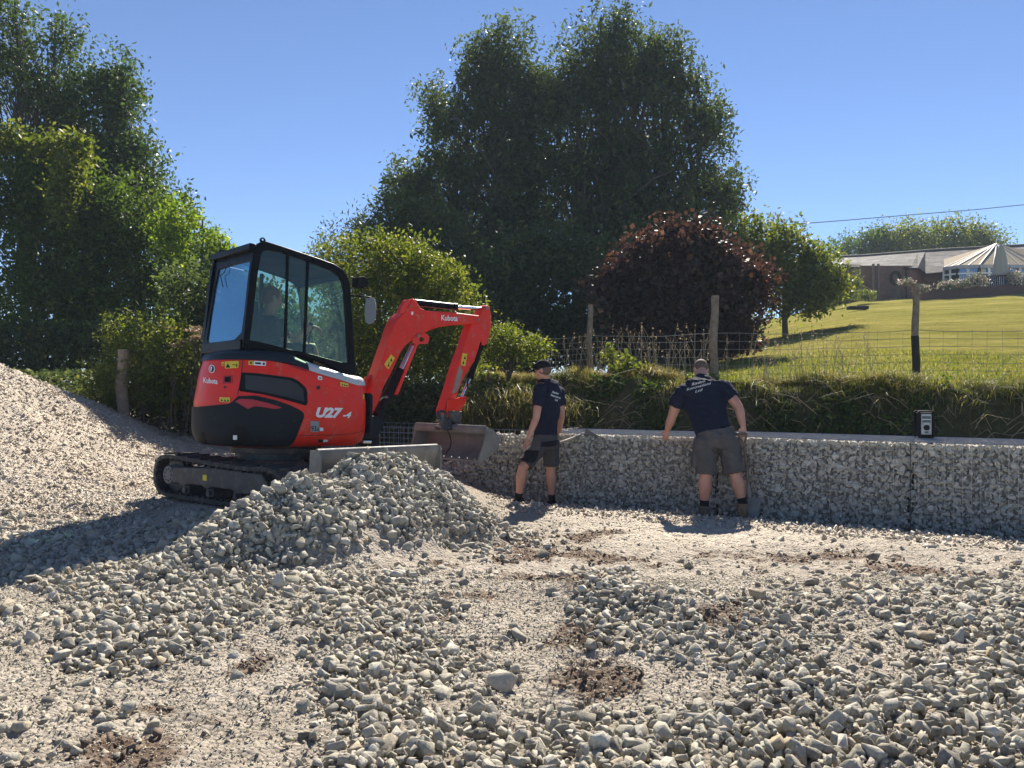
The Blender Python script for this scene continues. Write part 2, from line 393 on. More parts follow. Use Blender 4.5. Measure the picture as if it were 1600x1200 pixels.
brown = np.clip((brown * 1.1 + nz * 1.7 * (brown > .03) - .45) * 1.9, 0, 1)
pale = sst((-x_ - 3.3) / .8) * sst((y_ - 5.4) / .9) + sst((y_ - 6.3) / .5) * sst((x_ - .2) / .8) * (x_ > 0)
pale = np.clip(pale + nz * .6 * (pale > .02), 0, 1)
grey = np.clip(dens(x_, np.maximum(y_, .5), z_) * 1.1 - .1 + nz * .3, 0, 1)
gm, nt, p = newmat('site_ground')
a = nd(nt, 'ShaderNodeAttribute', attribute_name='tint'); sp = nd(nt, 'ShaderNodeSeparateColor'); nt.links.new(a.outputs['Color'], sp.inputs[0])
n1 = noise(nt, 5, 8, .75); base = ramp(nt, n1.outputs[0], [(.3, (.26, .225, .18)), (.5, (.375, .33, .27)), (.72, (.48, .43, .365))]).outputs[0]
n2 = noise(nt, 16, 7, .75); palec = ramp(nt, n2.outputs[0], [(.3, (.33, .28, .215)), (.5, (.48, .42, .34)), (.7, (.60, .54, .45))]).outputs[0]
n3 = noise(nt, 22, 6, .7); brc = ramp(nt, n3.outputs[0], [(.3, (.065, .043, .031)), (.5, (.15, .105, .075)), (.68, (.27, .21, .16)), (.8, (.36, .30, .24))]).outputs[0]
n4 = noise(nt, 30, 6, .75); grc = ramp(nt, n4.outputs[0], [(.3, (.22, .19, .15)), (.6, (.38, .33, .27)), (.8, (.52, .46, .38))]).outputs[0]
c = mixc(nt, sp.outputs[2], base, grc); c = mixc(nt, sp.outputs[0], c, palec); c = mixc(nt, sp.outputs[1], c, brc)
nt.links.new(c, p.inputs['Base Color']); p.inputs['Roughness'].default_value = .95; p.inputs['Specular IOR Level'].default_value = .15
n5 = noise(nt, 45, 10, .8); n6 = nd(nt, 'ShaderNodeTexVoronoi'); n6.inputs['Scale'].default_value = 55
tc = nd(nt, 'ShaderNodeTexCoord'); nt.links.new(tc.outputs['Object'], n6.inputs['Vector'])
md = nd(nt, 'ShaderNodeMath', operation='SUBTRACT'); nt.links.new(n5.outputs[0], md.inputs[0]); nt.links.new(n6.outputs[0], md.inputs[1])
bump(nt, p, md.outputs[0], .8, .02)
M['ground'] = gm
npmesh('ground', V, F, gm, tint=np.c_[pale, brown, grey], smooth=True, base=False, label='bare dusty building-site ground of crushed stone and soil', kind='structure')

# lawn, bank and everything beyond, out to the horizon
lx = np.r_[-600, -300, -150, -80, -50, np.linspace(-35, -10, 26), np.linspace(-9.8, 9, 240), np.linspace(9.2, 45, 120), 60, 80, 120, 200, 400, 700]
vv = np.r_[np.linspace(1.2, 4, 70), np.linspace(4.2, 12, 60), np.linspace(12.5, 60, 120), 70, 90, 130, 200, 400, 900, 1600]
LX, VV = np.meshgrid(lx, vv); LY = wl(LX) * np.exp(-np.maximum(VV - 4, 0) / 12) + VV + 10 * (1 - np.exp(-np.maximum(VV - 4, 0) / 12)) * 0 + 8 * (1 - np.exp(-np.maximum(VV - 4, 0) / 12))
LZ = lawnz(LX, LY); LZ = np.where(VV > 62, LZ - (VV - 62) * .004, LZ)
n = len(lx); i = (np.arange(len(vv) - 1)[:, None] * n + np.arange(n - 1)[None, :]).ravel()
lm, nt, p = newmat('lawn_grass')
n1 = noise(nt, .35, 6, .65); n2 = noise(nt, 5, 8, .8); n3 = noise(nt, 60, 3, .8)
c1 = ramp(nt, n1.outputs[0], [(.3, (.175, .172, .040)), (.5, (.26, .238, .065)), (.7, (.35, .30, .10))]).outputs[0]
c2 = ramp(nt, n2.outputs[0], [(.3, .6), (.7, 1.25)]).outputs[0]
tc = nd(nt, 'ShaderNodeTexCoord'); mp = nd(nt, 'ShaderNodeMapping'); mp.inputs['Scale'].default_value = (.35, 2.2, 1); mp.inputs['Rotation'].default_value = (0, 0, R(-14))
nt.links.new(tc.outputs['Object'], mp.inputs[0]); nw = nd(nt, 'ShaderNodeTexNoise'); nw.inputs['Scale'].default_value = .8; nw.inputs['Detail'].default_value = 4; nt.links.new(mp.outputs[0], nw.inputs['Vector'])
c3 = ramp(nt, nw.outputs[0], [(.38, .84), (.62, 1.10)]).outputs[0]
c = mixc(nt, 1., mixc(nt, 1., c1, c2, 'MULTIPLY'), c3, 'MULTIPLY')
# earth shows on the cut bank
ge = nd(nt, 'ShaderNodeAttribute', attribute_name='tint'); n7 = noise(nt, 9, 7, .8)
ec = ramp(nt, n7.outputs[0], [(.3, (.045, .040, .022)), (.55, (.09, .085, .04)), (.8, (.17, .14, .09))]).outputs[0]
c = mixc(nt, ge.outputs['Fac'], c, ec)
nt.links.new(c, p.inputs['Base Color']); p.inputs['Roughness'].default_value = 1.; p.inputs['Specular IOR Level'].default_value = 0.
bump(nt, p, n3.outputs[0], 1., .03)
earth = 1 - sst((LY - wl(LX) - 2.25) / .3)
npmesh('lawn', np.c_[LX.ravel(), LY.ravel(), LZ.ravel()], np.c_[i, i + 1, i + n + 1, i + n], lm, tint=earth.ravel(), smooth=True, base=False,
       label='sloping mown lawn, dry yellow green, rising behind the cut earth bank', kind='structure')

# ------------------------------------------------------------------ stones
def stone_shapes(n, npts, bev, seed, flat=(.55, .95)):
    r = random.Random(seed); out = []
    for _ in range(n):
        bm = bmesh.new(); sx, sy, sz = 1, r.uniform(.6, .95), r.uniform(*flat) * .75
        for _ in range(npts):
            v = Vector((r.gauss(0, 1), r.gauss(0, 1), r.gauss(0, 1))).normalized() * r.uniform(.82, 1.08)
            v.x = math.copysign(abs(v.x) ** .8, v.x) * 1.1; v.z = math.copysign(abs(v.z) ** .75, v.z); bm.verts.new((v.x * sx, v.y * sy, v.z * sz))
        bmesh.ops.convex_hull(bm, input=bm.verts)
        bmesh.ops.dissolve_limit(bm, angle_limit=R(14), verts=bm.verts, edges=bm.edges)
        if bev:
            bmesh.ops.bevel(bm, geom=list(bm.edges), offset=bev, segments=1, affect='EDGES', clamp_overlap=True)
        bmesh.ops.triangulate(bm, faces=bm.faces)
        lo = [v for v in bm.verts if not v.link_faces]
        bmesh.ops.delete(bm, geom=lo, context='VERTS')
        V = np.array([tuple(v.co) for v in bm.verts]); bm.verts.index_update()
        F = np.array([[v.index for v in f.verts] for f in bm.faces], np.int32); bm.free()
        V /= np.abs(V).max(); out.append((V * .5, F))
    return out
SH_HI = stone_shapes(16, 12, .035, 11); SH_MID = stone_shapes(12, 10, .03, 12); SH_LO = stone_shapes(8, 7, 0, 13)
def rots(n, tilt=1., g=rng):
    q = g.normal(size=(n, 4)); q[:, 1:3] *= tilt; q /= np.linalg.norm(q, axis=1)[:, None]
    a, b, c, d = q.T
    return np.stack([1 - 2 * (c * c + d * d), 2 * (b * c - a * d), 2 * (b * d + a * c), 2 * (b * c + a * d), 1 - 2 * (b * b + d * d), 2 * (c * d - a * b),
                     2 * (b * d - a * c), 2 * (c * d + a * b), 1 - 2 * (b * b + c * c)], 1).reshape(n, 3, 3)
def scatter(shapes, P, S, tilt=.5, tint=None, g=rng):
    """merge transformed copies of base stones, returns V, F, tint"""
    n = len(P); Rm = rots(n, tilt, g); k = g.integers(0, len(shapes), n); an = g.uniform(.75, 1.15, (n, 3))
    t = g.random(n) if tint is None else tint; Vs = []; Fs = []; Ts = []; o = 0
    for j, (bv, bf) in enumerate(shapes):
        s = np.where(k == j)[0]
        if not len(s): continue
        v = bv[None] * (S[s][:, None, None] * an[s][:, None, :]); v = np.einsum('nij,nkj->nki', Rm[s], v) + P[s][:, None]
        Vs.append(v.reshape(-1, 3)); nb = len(bv)
        Fs.append((bf[None] + (np.arange(len(s)) * nb)[:, None, None] + o).reshape(-1, 3)); Ts.append(np.repeat(t[s], nb)); o += len(s) * nb
    return np.vstack(Vs), np.vstack(Fs), np.concatenate(Ts)
def stones_obj(name, shapes, P, S, m, tilt=.5, tint=None, **kw):
    V, F, T = scatter(shapes, P, S, tilt, tint); return npmesh(name, V, F, m, tint=T, **kw)

def candidates(n, y0, y1, half=.74, g=rng):
    y = y0 + (y1 - y0) * g.random(n); x = (g.random(n) * 2 - 1) * (half * y + 1.5)
    return x, y
def machine_clear(x, y):   # keep stones out of the tracks
    a = R(-35.8); dx = x + 2.41; dy = y - 7.79; u = dx * math.cos(a) + dy * math.sin(a); v = -dx * math.sin(a) + dy * math.cos(a)
    return ~((np.abs(u) < 1.02) & (np.abs(v) < .80)) & ~((u > .9) & (u < 1.65) & (np.abs(v) < .78))
# big stones
x, y = candidates(170000, 2.1, 7.3); keep = rng.random(len(x)) < np.clip(y / 5.2, 0, 1)
x, y = x[keep], y[keep]; z = site(x, y, False); d = dens(x, y, z)
z2 = site(x + .03, y, False); z3 = site(x, y + .03, False)
keep = (rng.random(len(x)) < np.clip(d, 0, 1) ** 1.5 * .74 + .006) & machine_clear(x, y) & (y < wl(x) - .45)
x, y, z, d = x[keep], y[keep], z[keep], d[keep]
S = rng.lognormal(0, .34, len(x)) * np.interp(y, [2.2, 3.5, 6], [.044, .047, .058]); S = S.clip(.018, np.interp(y, [3, 6], [.09, .12]))
P = np.c_[x, y, z + S * (-.03 + .28 * rng.random(len(x))) + .035 * d * d * rng.random(len(x))]
T = np.clip(rng.normal(.52, .30, len(x)), 0, 1)
px, py = proj(P[:, 0], P[:, 1], P[:, 2])
inview = (px > 5) & (px < 1595) & (py < 1190)
show = np.where(inview, S / P[:, 1], 0); order = np.argsort(-show); bigs = order[:250]; rest = order[250:]
V, F, Tt = scatter(SH_HI, P[rest], S[rest], .5, T[rest])
npmesh('rubble', V, F, M['stone'], tint=Tt, base=False, label='mass of loose grey broken limestone rubble heaped over the site', kind='stuff')
# the largest lie as single rocks
NOTABLE = [(785, 1072, .155, .9, 'squat pale rock sitting alone on bare dust in the middle foreground'),
           (1182, 838, .12, .1, None)]
for k, i in enumerate(bigs):
    v, f = SH_HI[k % len(SH_HI)]
    Rm = rots(1, .5)[0]; sc = S[i] * rng.uniform(.8, 1.15, 3)
    o = npmesh('rock', (v * sc) @ Rm.T + P[i], f, M['stone'], tint=np.full(len(v), T[i]), label='large angular grey rock lying loose in the foreground rubble',
               cat='rock', group='largest loose rocks in the foreground rubble')
def lone(px_, py_, size, tint, label, shape=0):
    # march down the ray to the ground
    D = 2.
    while D < 9 and at(px_, py_, D).z > G(at(px_, py_, D).x, D): D += .02
    p_ = at(px_, py_, D); v, f = SH_HI[shape]; Rm = rots(1, .3)[0]
    npmesh('rock', (v * size) @ Rm.T + np.array([p_.x, p_.y, G(p_.x, p_.y) + size * .28]), f, M['stone'], tint=np.full(len(v), tint), label=label, cat='rock')
lone(785, 1078, .115, .97, 'squat pale rock sitting alone on bare dust in the middle foreground', 0)
lone(803, 990, .085, .45, 'single grey rock alone on the bare brown dust, above the squat pale rock', 3)
lone(880, 850, .10, .85, 'small white rock on the brown soil below the man in the cap', 5)
lone(1362, 878, .13, .05, 'dark brown clod on the pale strip before the stone wall', 7)
lone(1185, 938, .11, .9, 'pale pointed rock on grey fines right of the small soil hollow', 2)
lone(438, 922, .13, 1., 'round chalky white boulder on the flank of the stone ridge', 9)
lone(10, 955, .10, .88, 'ochre stone at the edge of the excavator shadow, far left', 6)
# medium and small fragments
x, y = candidates(165000, 2.0, 8.6); z = site(x, y, False); d = dens(x, y, z)
keep = (rng.random(len(x)) < .14 + .36 * d) & machine_clear(x, y) & (y < wl(x) - .12); x, y, z = x[keep], y[keep], z[keep]
keep = rng.random(len(x)) < np.clip((y / 6), .2, 1); x, y, z = x[keep], y[keep], z[keep]
S = rng.lognormal(math.log(.024), .40, len(x)).clip(.010, .05)
V, F, Tt = scatter(SH_LO, np.c_[x, y, z + S * .12], S, .6, np.clip(rng.normal(.55, .2, len(x)), 0, 1))
npmesh('gravel', V, F, M['stone'], tint=Tt, base=False, label='small broken stone chips and gravel strewn over the dusty ground', kind='stuff')
x, y = candidates(150000, 1.9, 5.2); keep = rng.random(len(x)) < (y / 5.2); x, y = x[keep], y[keep]; z = site(x, y)
S = rng.lognormal(math.log(.010), .35, len(x)).clip(.004, .022)
V, F, Tt = scatter(SH_LO, np.c_[x, y, z + S * .2], S, .6, np.clip(rng.normal(.6, .2, len(x)), 0, 1))
npmesh('grit', V, F, M['stone'], tint=Tt, base=False, label='fine grit lying on the near dusty ground', kind='stuff')
# pale crushed stone mound at the left
M['chalk'] = stonemat('crushed_limestone', [(0, (.24, .195, .15)), (.4, (.44, .38, .30)), (.8, (.58, .52, .43)), (1, (.70, .65, .57))], dust=(.52, .46, .37))
n = 120000; x = -2.9 - 9.5 * rng.random(n) ** 1.2; y = 4.2 + 8 * rng.random(n); z = site(x, y)
keep = (x > -.74 * y - 1.6) & machine_clear(x, y) & ((x < -3.2 - .0 * y) | (y > 9)); x, y, z = x[keep], y[keep], z[keep]
S = rng.lognormal(math.log(.023), .48, len(x)).clip(.008, .12)
V, F, Tt = scatter(SH_LO, np.c_[x, y, z + S * .12], S, .7, np.clip(rng.normal(.52, .22, len(x)) + .9 * fbm(x * 1.1, y * 1.3, 4), 0, 1))
npmesh('crushed_stone', V, F, M['chalk'], tint=Tt, base=False, label='pale cream crushed stone covering the big mound at the left', kind='stuff')
n = 9000; x = -.3 + 8.5 * rng.random(n); y = wl(x) - 1.5 * rng.random(n) ** 1.3; z = site(x, y); S = rng.lognormal(math.log(.036), .4, n).clip(.012, .09)
keep = y < wl(x) - .04
V, F, Tt = scatter(SH_LO, np.c_[x, y, z + S * .15][keep], S[keep], .6)
npmesh('pale_stones', V, F, M['chalk'], tint=Tt, base=False, label='pale stones scattered along the foot of the stone-filled wall', kind='stuff')
# fill stones loose in the half filled basket
n = 5200; x = -1.5 + 2.3 * rng.random(n); y = 9.2 + 2.0 * rng.random(n); z = site(x, y); keep = (z > .33) & ((y > wl(x) - .9)); x, y, z = x[keep], y[keep], z[keep]
S = rng.lognormal(math.log(.085), .25, len(x)).clip(.04, .14)
V, F, Tt = scatter(SH_MID, np.c_[x, y, z + S * .3 * rng.random(len(x))], S, .6)
npmesh('loose_stone_fill', V, F, M['stonewall'], tint=Tt, base=False, label='heap of loose fill stone sloping down left of the finished wall', kind='stuff')

# brown soil clods lying in the disturbed patches
k = np.where((brown > .45) & (rng.random(len(brown)) < .30) & (y_ > 2.3))[0][:26000]
k = k[rng.random(len(k)) < .4]; n = len(k); S = rng.lognormal(math.log(.022), .45, n).clip(.008, .07)
V, F, Tt = scatter(SH_LO, np.c_[x_[k] + rng.normal(0, .01, n), y_[k] + rng.normal(0, .01, n), z_[k] + S * .15], S, .7)
M['soil'] = stonemat('soil_clod', [(0, (.06, .04, .03)), (.5, (.14, .10, .07)), (1, (.30, .24, .18))], dust=(.25, .19, .15))
npmesh('soil_crumbs', V, F, M['soil'], tint=Tt, base=False, label='dark brown soil crumbs where the ground has been torn up', kind='stuff')
# ------------------------------------------------------------------ mini excavator
def frame(X, Y, Z, yaw, pitch, roll):
    return Matrix.Translation((X, Y, Z)) @ Matrix.Rotation(yaw, 4, 'Z') @ Matrix.Rotation(pitch, 4, 'Y') @ Matrix.Rotation(roll, 4, 'X')
HF = frame(-2.41, 7.791, .385, R(44.357), R(1.779), R(-.252))
nrm = (HF.to_3x3() @ Vector((0, 0, 1))).normalized()
td = Vector((math.cos(R(-35.761)), math.sin(R(-35.761)), 0)); td = (td - nrm * td.dot(nrm)).normalized(); ts = nrm.cross(td)
TF = Matrix(((td.x, ts.x, nrm.x, -2.41), (td.y, ts.y, nrm.y, 7.791), (td.z, ts.z, nrm.z, .385), (0, 0, 0, 1)))
EX = empty('mini_excavator', None, 'red and black mini excavator with glazed cab working behind the stone heap', 'excavator', M=HF)
H = lambda x, y, z: HF @ Vector((x, y, z))
T_ = lambda x, y, z: TF @ Vector((x, y, z))
Hm = HF.to_3x3(); Hi = HF.inverted()
def hplane(px, py, y=None, x=None):
    """pixel of the survey photo -> world point on the machine plane y=const or x=const"""
    if y is not None: return onplane(px, py, H(0, y, 0), Hm @ Vector((0, 1, 0)))
    return onplane(px, py, H(x, 0, 0), Hm @ Vector((1, 0, 0)))

# ---- undercarriage
BEL = smoothp([(-.95, .23), (-.93, .34), (-.86, .41), (-.72, .44), (-.3, .42), (.2, .40), (.6, .39), (.9, .41), (1.04, .36), (1.12, .27), (1.14, .20), (1.09, .09), (.99, .02), (.75, 0), (-.6, 0), (-.80, .01), (-.90, .07), (-.95, .15)], 2)
BEL = resample([(p[0], p[1]) for p in [(v[0], v[1]) for v in [(q.x if hasattr(q, 'x') else q[0], q.y if hasattr(q, 'y') else q[1]) for q in BEL]]], 96)
for sy in (-1, 1):
    y0 = sy * .60; tr = MB(); n = len(BEL)
    cpt = Vector((0, .21))
    out = []; inn = []
    for i, q in enumerate(BEL):
        t = (BEL[(i + 1) % n] - BEL[i - 1]).normalized(); no = Vector((t.y, -t.x))
        if no.dot(q - cpt) < 0: no = -no
        out.append(q - no * .008); inn.append(q - no * .045)
    f = lambda q, y: T_(q.x, y, q.y)
    vs = []; fs = []
    for i in range(n): vs += [f(out[i], y0 - .15), f(out[i], y0 + .15), f(inn[i], y0 + .15), f(inn[i], y0 - .15)]
    for i in range(n):
        j = (i + 1) % n
        for k in range(4): fs.append((4 * i + k, 4 * i + (k + 1) % 4, 4 * j + (k + 1) % 4, 4 * j + k))
    tr.add(vs, fs)
    for i in range(0, n, 2):   # outer lugs and inner guide teeth
        t = (BEL[(i + 1) % n] - BEL[i - 1]).normalized(); no = Vector((t.y, -t.x))
        if no.dot(BEL[i] - cpt) < 0: no = -no
        q = BEL[i]; a, b = (-.152, .04) if i % 4 else (-.04, .152)
        A = f(q, y0 + a); B = f(q, y0 + b); tr.bar(A, B,   .026, .014, up=(f(q + no, y0) - f(q, y0)))
    for i in range(n):
        if i % 2: continue
        t = (BEL[(i + 1) % n] - BEL[i - 1]).normalized(); no = Vector((t.y, -t.x))
        if no.dot(BEL[i] - cpt) < 0: no = -no
        q = inn[i] - no * .010
        for yy in (-.15, .09): tr.bar(f(q, y0 + yy + .0), f(q, y0 + yy + .05), .016, .024, up=(f(q + no, y0) - f(q, y0)))
    to = build(tr, 'rubber_track', M['rubber'], EX)
    # track frame with rollers
    fr = MB(); ya = y0 + sy * .075
    prof = [(-.60, .15), (-.62, .20), (-.60, .31), (-.2, .325), (.1, .34), (.8, .33), (.88, .25), (.84, .16), (.45, .13), (.36, .16), (.05, .16), (-.02, .13), (-.1, .16), (-.35, .16), (-.42, .13), (-.5, .16)]
    fr.prism([T_(a, ya - .07, b) for a, b in prof], T_(0, .14, 0) - T_(0, 0, 0))
    fr.box((0, 0, 0), (.5, .3, .16), Matrix.Translation(T_(0, y0 - sy * .2, .27)) @ TF.to_3x3().to_4x4())
    build(fr, 'track_frame', M['ironwork'], EX, bevel=.012)
    for xx in (-.42, -.02, .40): 
        rl = MB(); rl.cyl(T_(xx, y0 - .11, .095), T_(xx, y0 + .11, .095), .062, n=20); rl.cyl(T_(xx, y0 - .135, .095), T_(xx, y0 + .135, .095), .03, n=12)
        build(rl, 'track_roller', M['ironwork'], EX, smooth=40)
    rl = MB(); rl.cyl(T_(-.02, y0 - .12, .345), T_(-.02, y0 + .12, .345), .035, n=16); build(rl, 'top_roller', M['ironwork'], EX, smooth=40)
    spk = MB(); spk.cyl(T_(-.70, y0 - .05, .225), T_(-.70, y0 + .05, .225), .165, n=28)
    for k in range(11):
        a = 2 * math.pi * k / 11; spk.bar(T_(-.70 + .15 * math.cos(a), y0, .225 + .15 * math.sin(a)), T_(-.70 + .182 * math.cos(a), y0, .225 + .182 * math.sin(a)), .03, .04, up=T_(0, 1, 0) - T_(0, 0, 0))
    so = build(spk, 'drive_sprocket', M['ironwork'], EX, smooth=40)
    hb = MB(); hb.cyl(T_(-.70, y0 + sy * .05, .225), T_(-.70, y0 + sy * .135, .225), .105, .088, n=24)
    for k in range(9): a = 2 * math.pi * k / 9; hb.cyl(T_(-.70 + .06 * math.cos(a), y0 + sy * .13, .225 + .06 * math.sin(a)), T_(-.70 + .06 * math.cos(a), y0 + sy * .145, .225 + .06 * math.sin(a)), .009, n=6)
    build(hb, 'hub', surf('hub_grey', (.10, .10, .10), (.16, .155, .15), rough=.7, scale=20), so, smooth=40)
    idl = MB(); idl.cyl(T_(.93, y0 - .05, .20), T_(.93, y0 + .05, .20), .15, n=28); build(idl, 'idler_wheel', M['ironwork'], EX, smooth=40)
    if sy < 0:
        st = MB(); P3 = [T_(a, ya - .0735, b) for a, b in ((-.085, .215), (-.02, .215), (-.02, .268), (-.085, .268))]; st.prism(P3, T_(0, .002, 0) - T_(0, 0, 0)); build(st, 'warning_sticker', M['yellow'], EX)
cf = MB()
cf.box((0, 0, 0), (.86, .72, .20), Matrix.Translation(T_(0, 0, .30)) @ TF.to_3x3().to_4x4())
cf.cyl(T_(0, 0, .38), T_(0, 0, .54), .36, n=36); cf.cyl(T_(0, 0, .46), T_(0, 0, .52), .43, n=36)
build(cf, 'undercarriage_frame', M['ironwork'], EX, bevel=.01)
# blade: top edge runs between two surveyed ends
bl = MB(); prof = [(1.50, .56), (1.545, .565), (1.55, .53), (1.515, .45), (1.50, .36), (1.52, .27), (1.565, .21), (1.545, .205), (1.485, .26), (1.465, .36), (1.475, .46)]
bl.prism([T_(a, -.74, b) for a, b in prof], T_(0, 1.48, 0) - T_(0, 0, 0))
bl.cyl(T_(1.515, -.74, .565), T_(1.515, .74, .565), .022, n=12)
for s in (-.75, .735):
    bl.prism([T_(a, s, b) for a, b in ((1.44, .57), (1.56, .575), (1.575, .50), (1.57, .20), (1.50, .20), (1.43, .30))], T_(0, .016, 0) - T_(0, 0, 0))
bo = build(bl, 'dozer_blade', M['steel'], EX, smooth=35)
for s in (-.28, .28):
    ar = MB(); ar.bar(T_(.35, s, .30), T_(1.48, s * 1.1, .36), .10, .12, up=nrm); build(ar, 'blade_arm', M['ironwork'], EX, bevel=.01)
cy = MB(); cy.cyl(T_(.5, 0, .42), T_(1.2, 0, .44), .045, n=16); build(cy, 'blade_cylinder', M['blackm'], EX, smooth=40)

# ---- house body shell in polar form
def rr(th):
    c, s = math.cos(th), math.sin(th)
    a = [1 / (.78 if c < .2 else .98 - .2 * max(0, 1 - (c - .2) * 3)), abs(s) / .725, max(c, 0) / .665]
    return (sum(q ** 16 for q in a)) ** (-1 / 16)
def prof(z): return float(np.interp(z, [.54, .56, .60, .66, .74, .98, 1.02, 1.20, 1.40, 1.5], [.11, .07, .03, .008, 0, 0, .012, .035, .085, .13]))
def S(th, z, off=0.):
    r = rr(th) - prof(z) + off; return H(r * math.cos(th), r * math.sin(th), z)
NT = 180
zz = [.545, .56, .60, .66, .74, .86, .98, 1.02, 1.10, 1.20, 1.30, 1.40, 1.46]
vs = [S(2 * math.pi * k / NT, z) for z in zz for k in range(NT)]
fs = [(i * NT + k, i * NT + (k + 1) % NT, (i + 1) * NT + (k + 1) % NT, (i + 1) * NT + k) for i in range(len(zz) - 1) for k in range(NT)]
SHB = BVHTree.FromPolygons(vs, fs)
def hit(px, py):
    h = SHB.ray_cast(CAMP, ray(px, py).normalized()); 
    if h[0] is None: return None
    q = Hi @ h[0]; return (math.atan2(q.y, q.x) % (2 * math.pi), q.z)
def zi(px, py):
    for dx in (0, 1, 2, 3, 4, 6, 8, -1, -2, -3, -4, -6, -8):
        h = hit(px + dx, py)
        if h: return h
    raise Exception('miss %s %s' % (px, py))
# height of the red bodywork's upper edge round the machine
red_top = sorted([zi(*p) for p in ((330, 563), (345, 562), (380, 562), (415, 563), (452, 567), (485, 580), (525, 592), (556, 602))])
_t = [a for a, b in red_top]; _z = [b for a, b in red_top]
def ztop(th):
    th = th % (2 * math.pi)
    if th < _t[0]:
        return _z[0] if th > math.pi / 2 else _z[-1] + (_z[0] - _z[-1]) * max(0, (th - .2)) / (math.pi / 2 - .2) * (th > .2)
    return float(np.interp(th, _t, _z)) if th < _t[-1] else _z[-1]
print('redtop', [(round(math.degrees(a)), round(b, 3)) for a, b in red_top])
def shellpart(zlo, zhi, off, name, m, rows=8, inset_top=0, extra=None, thr=(0, 2 * math.pi)):
    mb = MB(); full = thr[1] - thr[0] > 6.2; n = NT if full else max(6, int(NT * (thr[1] - thr[0]) / 6.283)); ths = [thr[0] + (thr[1] - thr[0]) * k / (n if full else n - 1) for k in range(n)]
    V = []
    for i in range(rows + 1):
        for th in ths:
            a, b = zlo(th), zhi(th); V.append(S(th, a + (b - a) * i / rows, off))
    rowsn = rows + 1
    if extra:
        for (dz, ins) in extra:
            for th in ths:
                z = zhi(th); r = rr(th) - prof(z) + off - ins; V.append(H(r * math.cos(th), r * math.sin(th), z + dz)); 
        rowsn += len(extra)
    F = [(i * n + k, i * n + (k + 1) % n, (i + 1) * n + (k + 1) % n, (i + 1) * n + k) for i in range(rowsn - 1) for k in range(n if full else n - 1)]
    if full: F.append(tuple(range(n))); F.append(tuple((rowsn - 1) * n + k for k in range(n)))
    mb.add(V, F); return mb
body = build(shellpart(lambda t: .545, lambda t: max(ztop(t), .7) + .01, 0, 'b', None, rows=14), 'bodywork', M['red'], EX, smooth=40)
cowlmb = shellpart(ztop, lambda t: ztop(t) + .045, .014, 'c', None, rows=2, extra=[(.022, .02), (.038, .05), (.052, .11), (.060, .20), (.064, .34), (.066, .44)])
build(cowlmb, 'cowl', M['cowl'], EX, smooth=60)
def inpoly(x, y, P):
    c = False; n = len(P); j = n - 1
    for i in range(n):
        if (P[i][1] > y) != (P[j][1] > y) and x < (P[j][0] - P[i][0]) * (y - P[i][1]) / (P[j][1] - P[i][1]) + P[i][0]: c = not c
        j = i
    return c
def patch(name, pxs, m, off=.006, extra=None, pts=None, step=.035, thick=.004, parent=None, round_=0, zfun=None, **kw):
    """panel that follows the shell; outline surveyed in the photo, continued round the hidden side by pts"""
    P = [zi(*p) for p in pxs] if pxs else []
    if pts: P = pts(P) if callable(pts) else P + pts
    P = [(a * .74, b) for a, b in P]
    if round_: P = [tuple(q) for q in smoothp([Vector((*p, 0)) for p in P], round_)]; P = [(p[0], p[1]) for p in P]
    P = [tuple(q)[:2] for q in resample(P, max(24, int(sum(math.dist(P[i], P[i - 1]) for i in range(len(P))) / step)))] if len(P) > 4 or True else P
    xs_ = [p[0] for p in P]; ys_ = [p[1] for p in P]; inner = []
    g = max(step, .02)
    for a in np.arange(min(xs_) + g / 2, max(xs_), g):
        for b in np.arange(min(ys_) + g / 2, max(ys_), g):
            if inpoly(a, b, P) and min(math.dist((a, b), p) for p in P) > g * .45: inner.append((a, b))
    n = len(P); co = [Vector(p) for p in P] + [Vector(p) for p in inner]
    r = mgeo.delaunay_2d_cdt(co, [(i, (i + 1) % n) for i in range(n)], [], 1, 1e-5)
    vs2, fs2 = r[0], r[2]; V = [S(v.x / .74, v.y, off) for v in vs2] + [S(v.x / .74, v.y, off - thick) for v in vs2]; k = len(vs2)
    F = [tuple(f) for f in fs2] + [tuple(i + k for i in reversed(f)) for f in fs2]
    ed = {}
    for f in fs2:
        for a, b in zip(f, list(f[1:]) + [f[0]]): ed[tuple(sorted((a, b)))] = ed.get(tuple(sorted((a, b))), 0) + 1
    F += [(a, b, b + k, a + k) for (a, b), c in ed.items() if c == 1]
    mb = MB(); mb.add(V, F); return build(mb, name, m, parent or EX, smooth=50, **kw)
# counterweight: surveyed edge, then round the far side
cw_top = [(310, 636), (330, 634), (360, 631), (366, 626), (373, 619), (400, 618), (430, 625), (455, 634), (472, 643), (475, 650), (468, 668), (459, 690), (453, 697)]
def cwpts(P):
    P = [p for p in P]; th_end = P[-1][0]; z0 = .548
    P[-1] = (th_end, z0)
    lo = [(a, z0) for a in np.linspace(th_end - .1, R(100), 14)]
    zt = P[0][1]; return P + lo + [(R(100), zt + .005)] + [(a, zt) for a in np.linspace(R(112), P[0][0] - .1, 6)]
cw = patch('counterweight', cw_top, M['plastic'], off=.016, pts=cwpts, thick=.02, step=.03)
patch('red_inlay', [(369, 627), (377, 623), (395, 624), (420, 630), (441, 637), (430, 639), (405, 635), (397, 635), (389, 639)], M['red_dark'], off=.020, step=.012, parent=cw)
for pl in ([(363, 672), (372, 666), (384, 667), (389, 676), (388, 688), (380, 695), (367, 694), (362, 684)], [(317, 675), (323, 675), (327, 690), (325, 692), (319, 688)]):
    patch('tie_down_opening', pl, M['blackm'], off=.0175, step=.015, thick=.001, parent=cw)
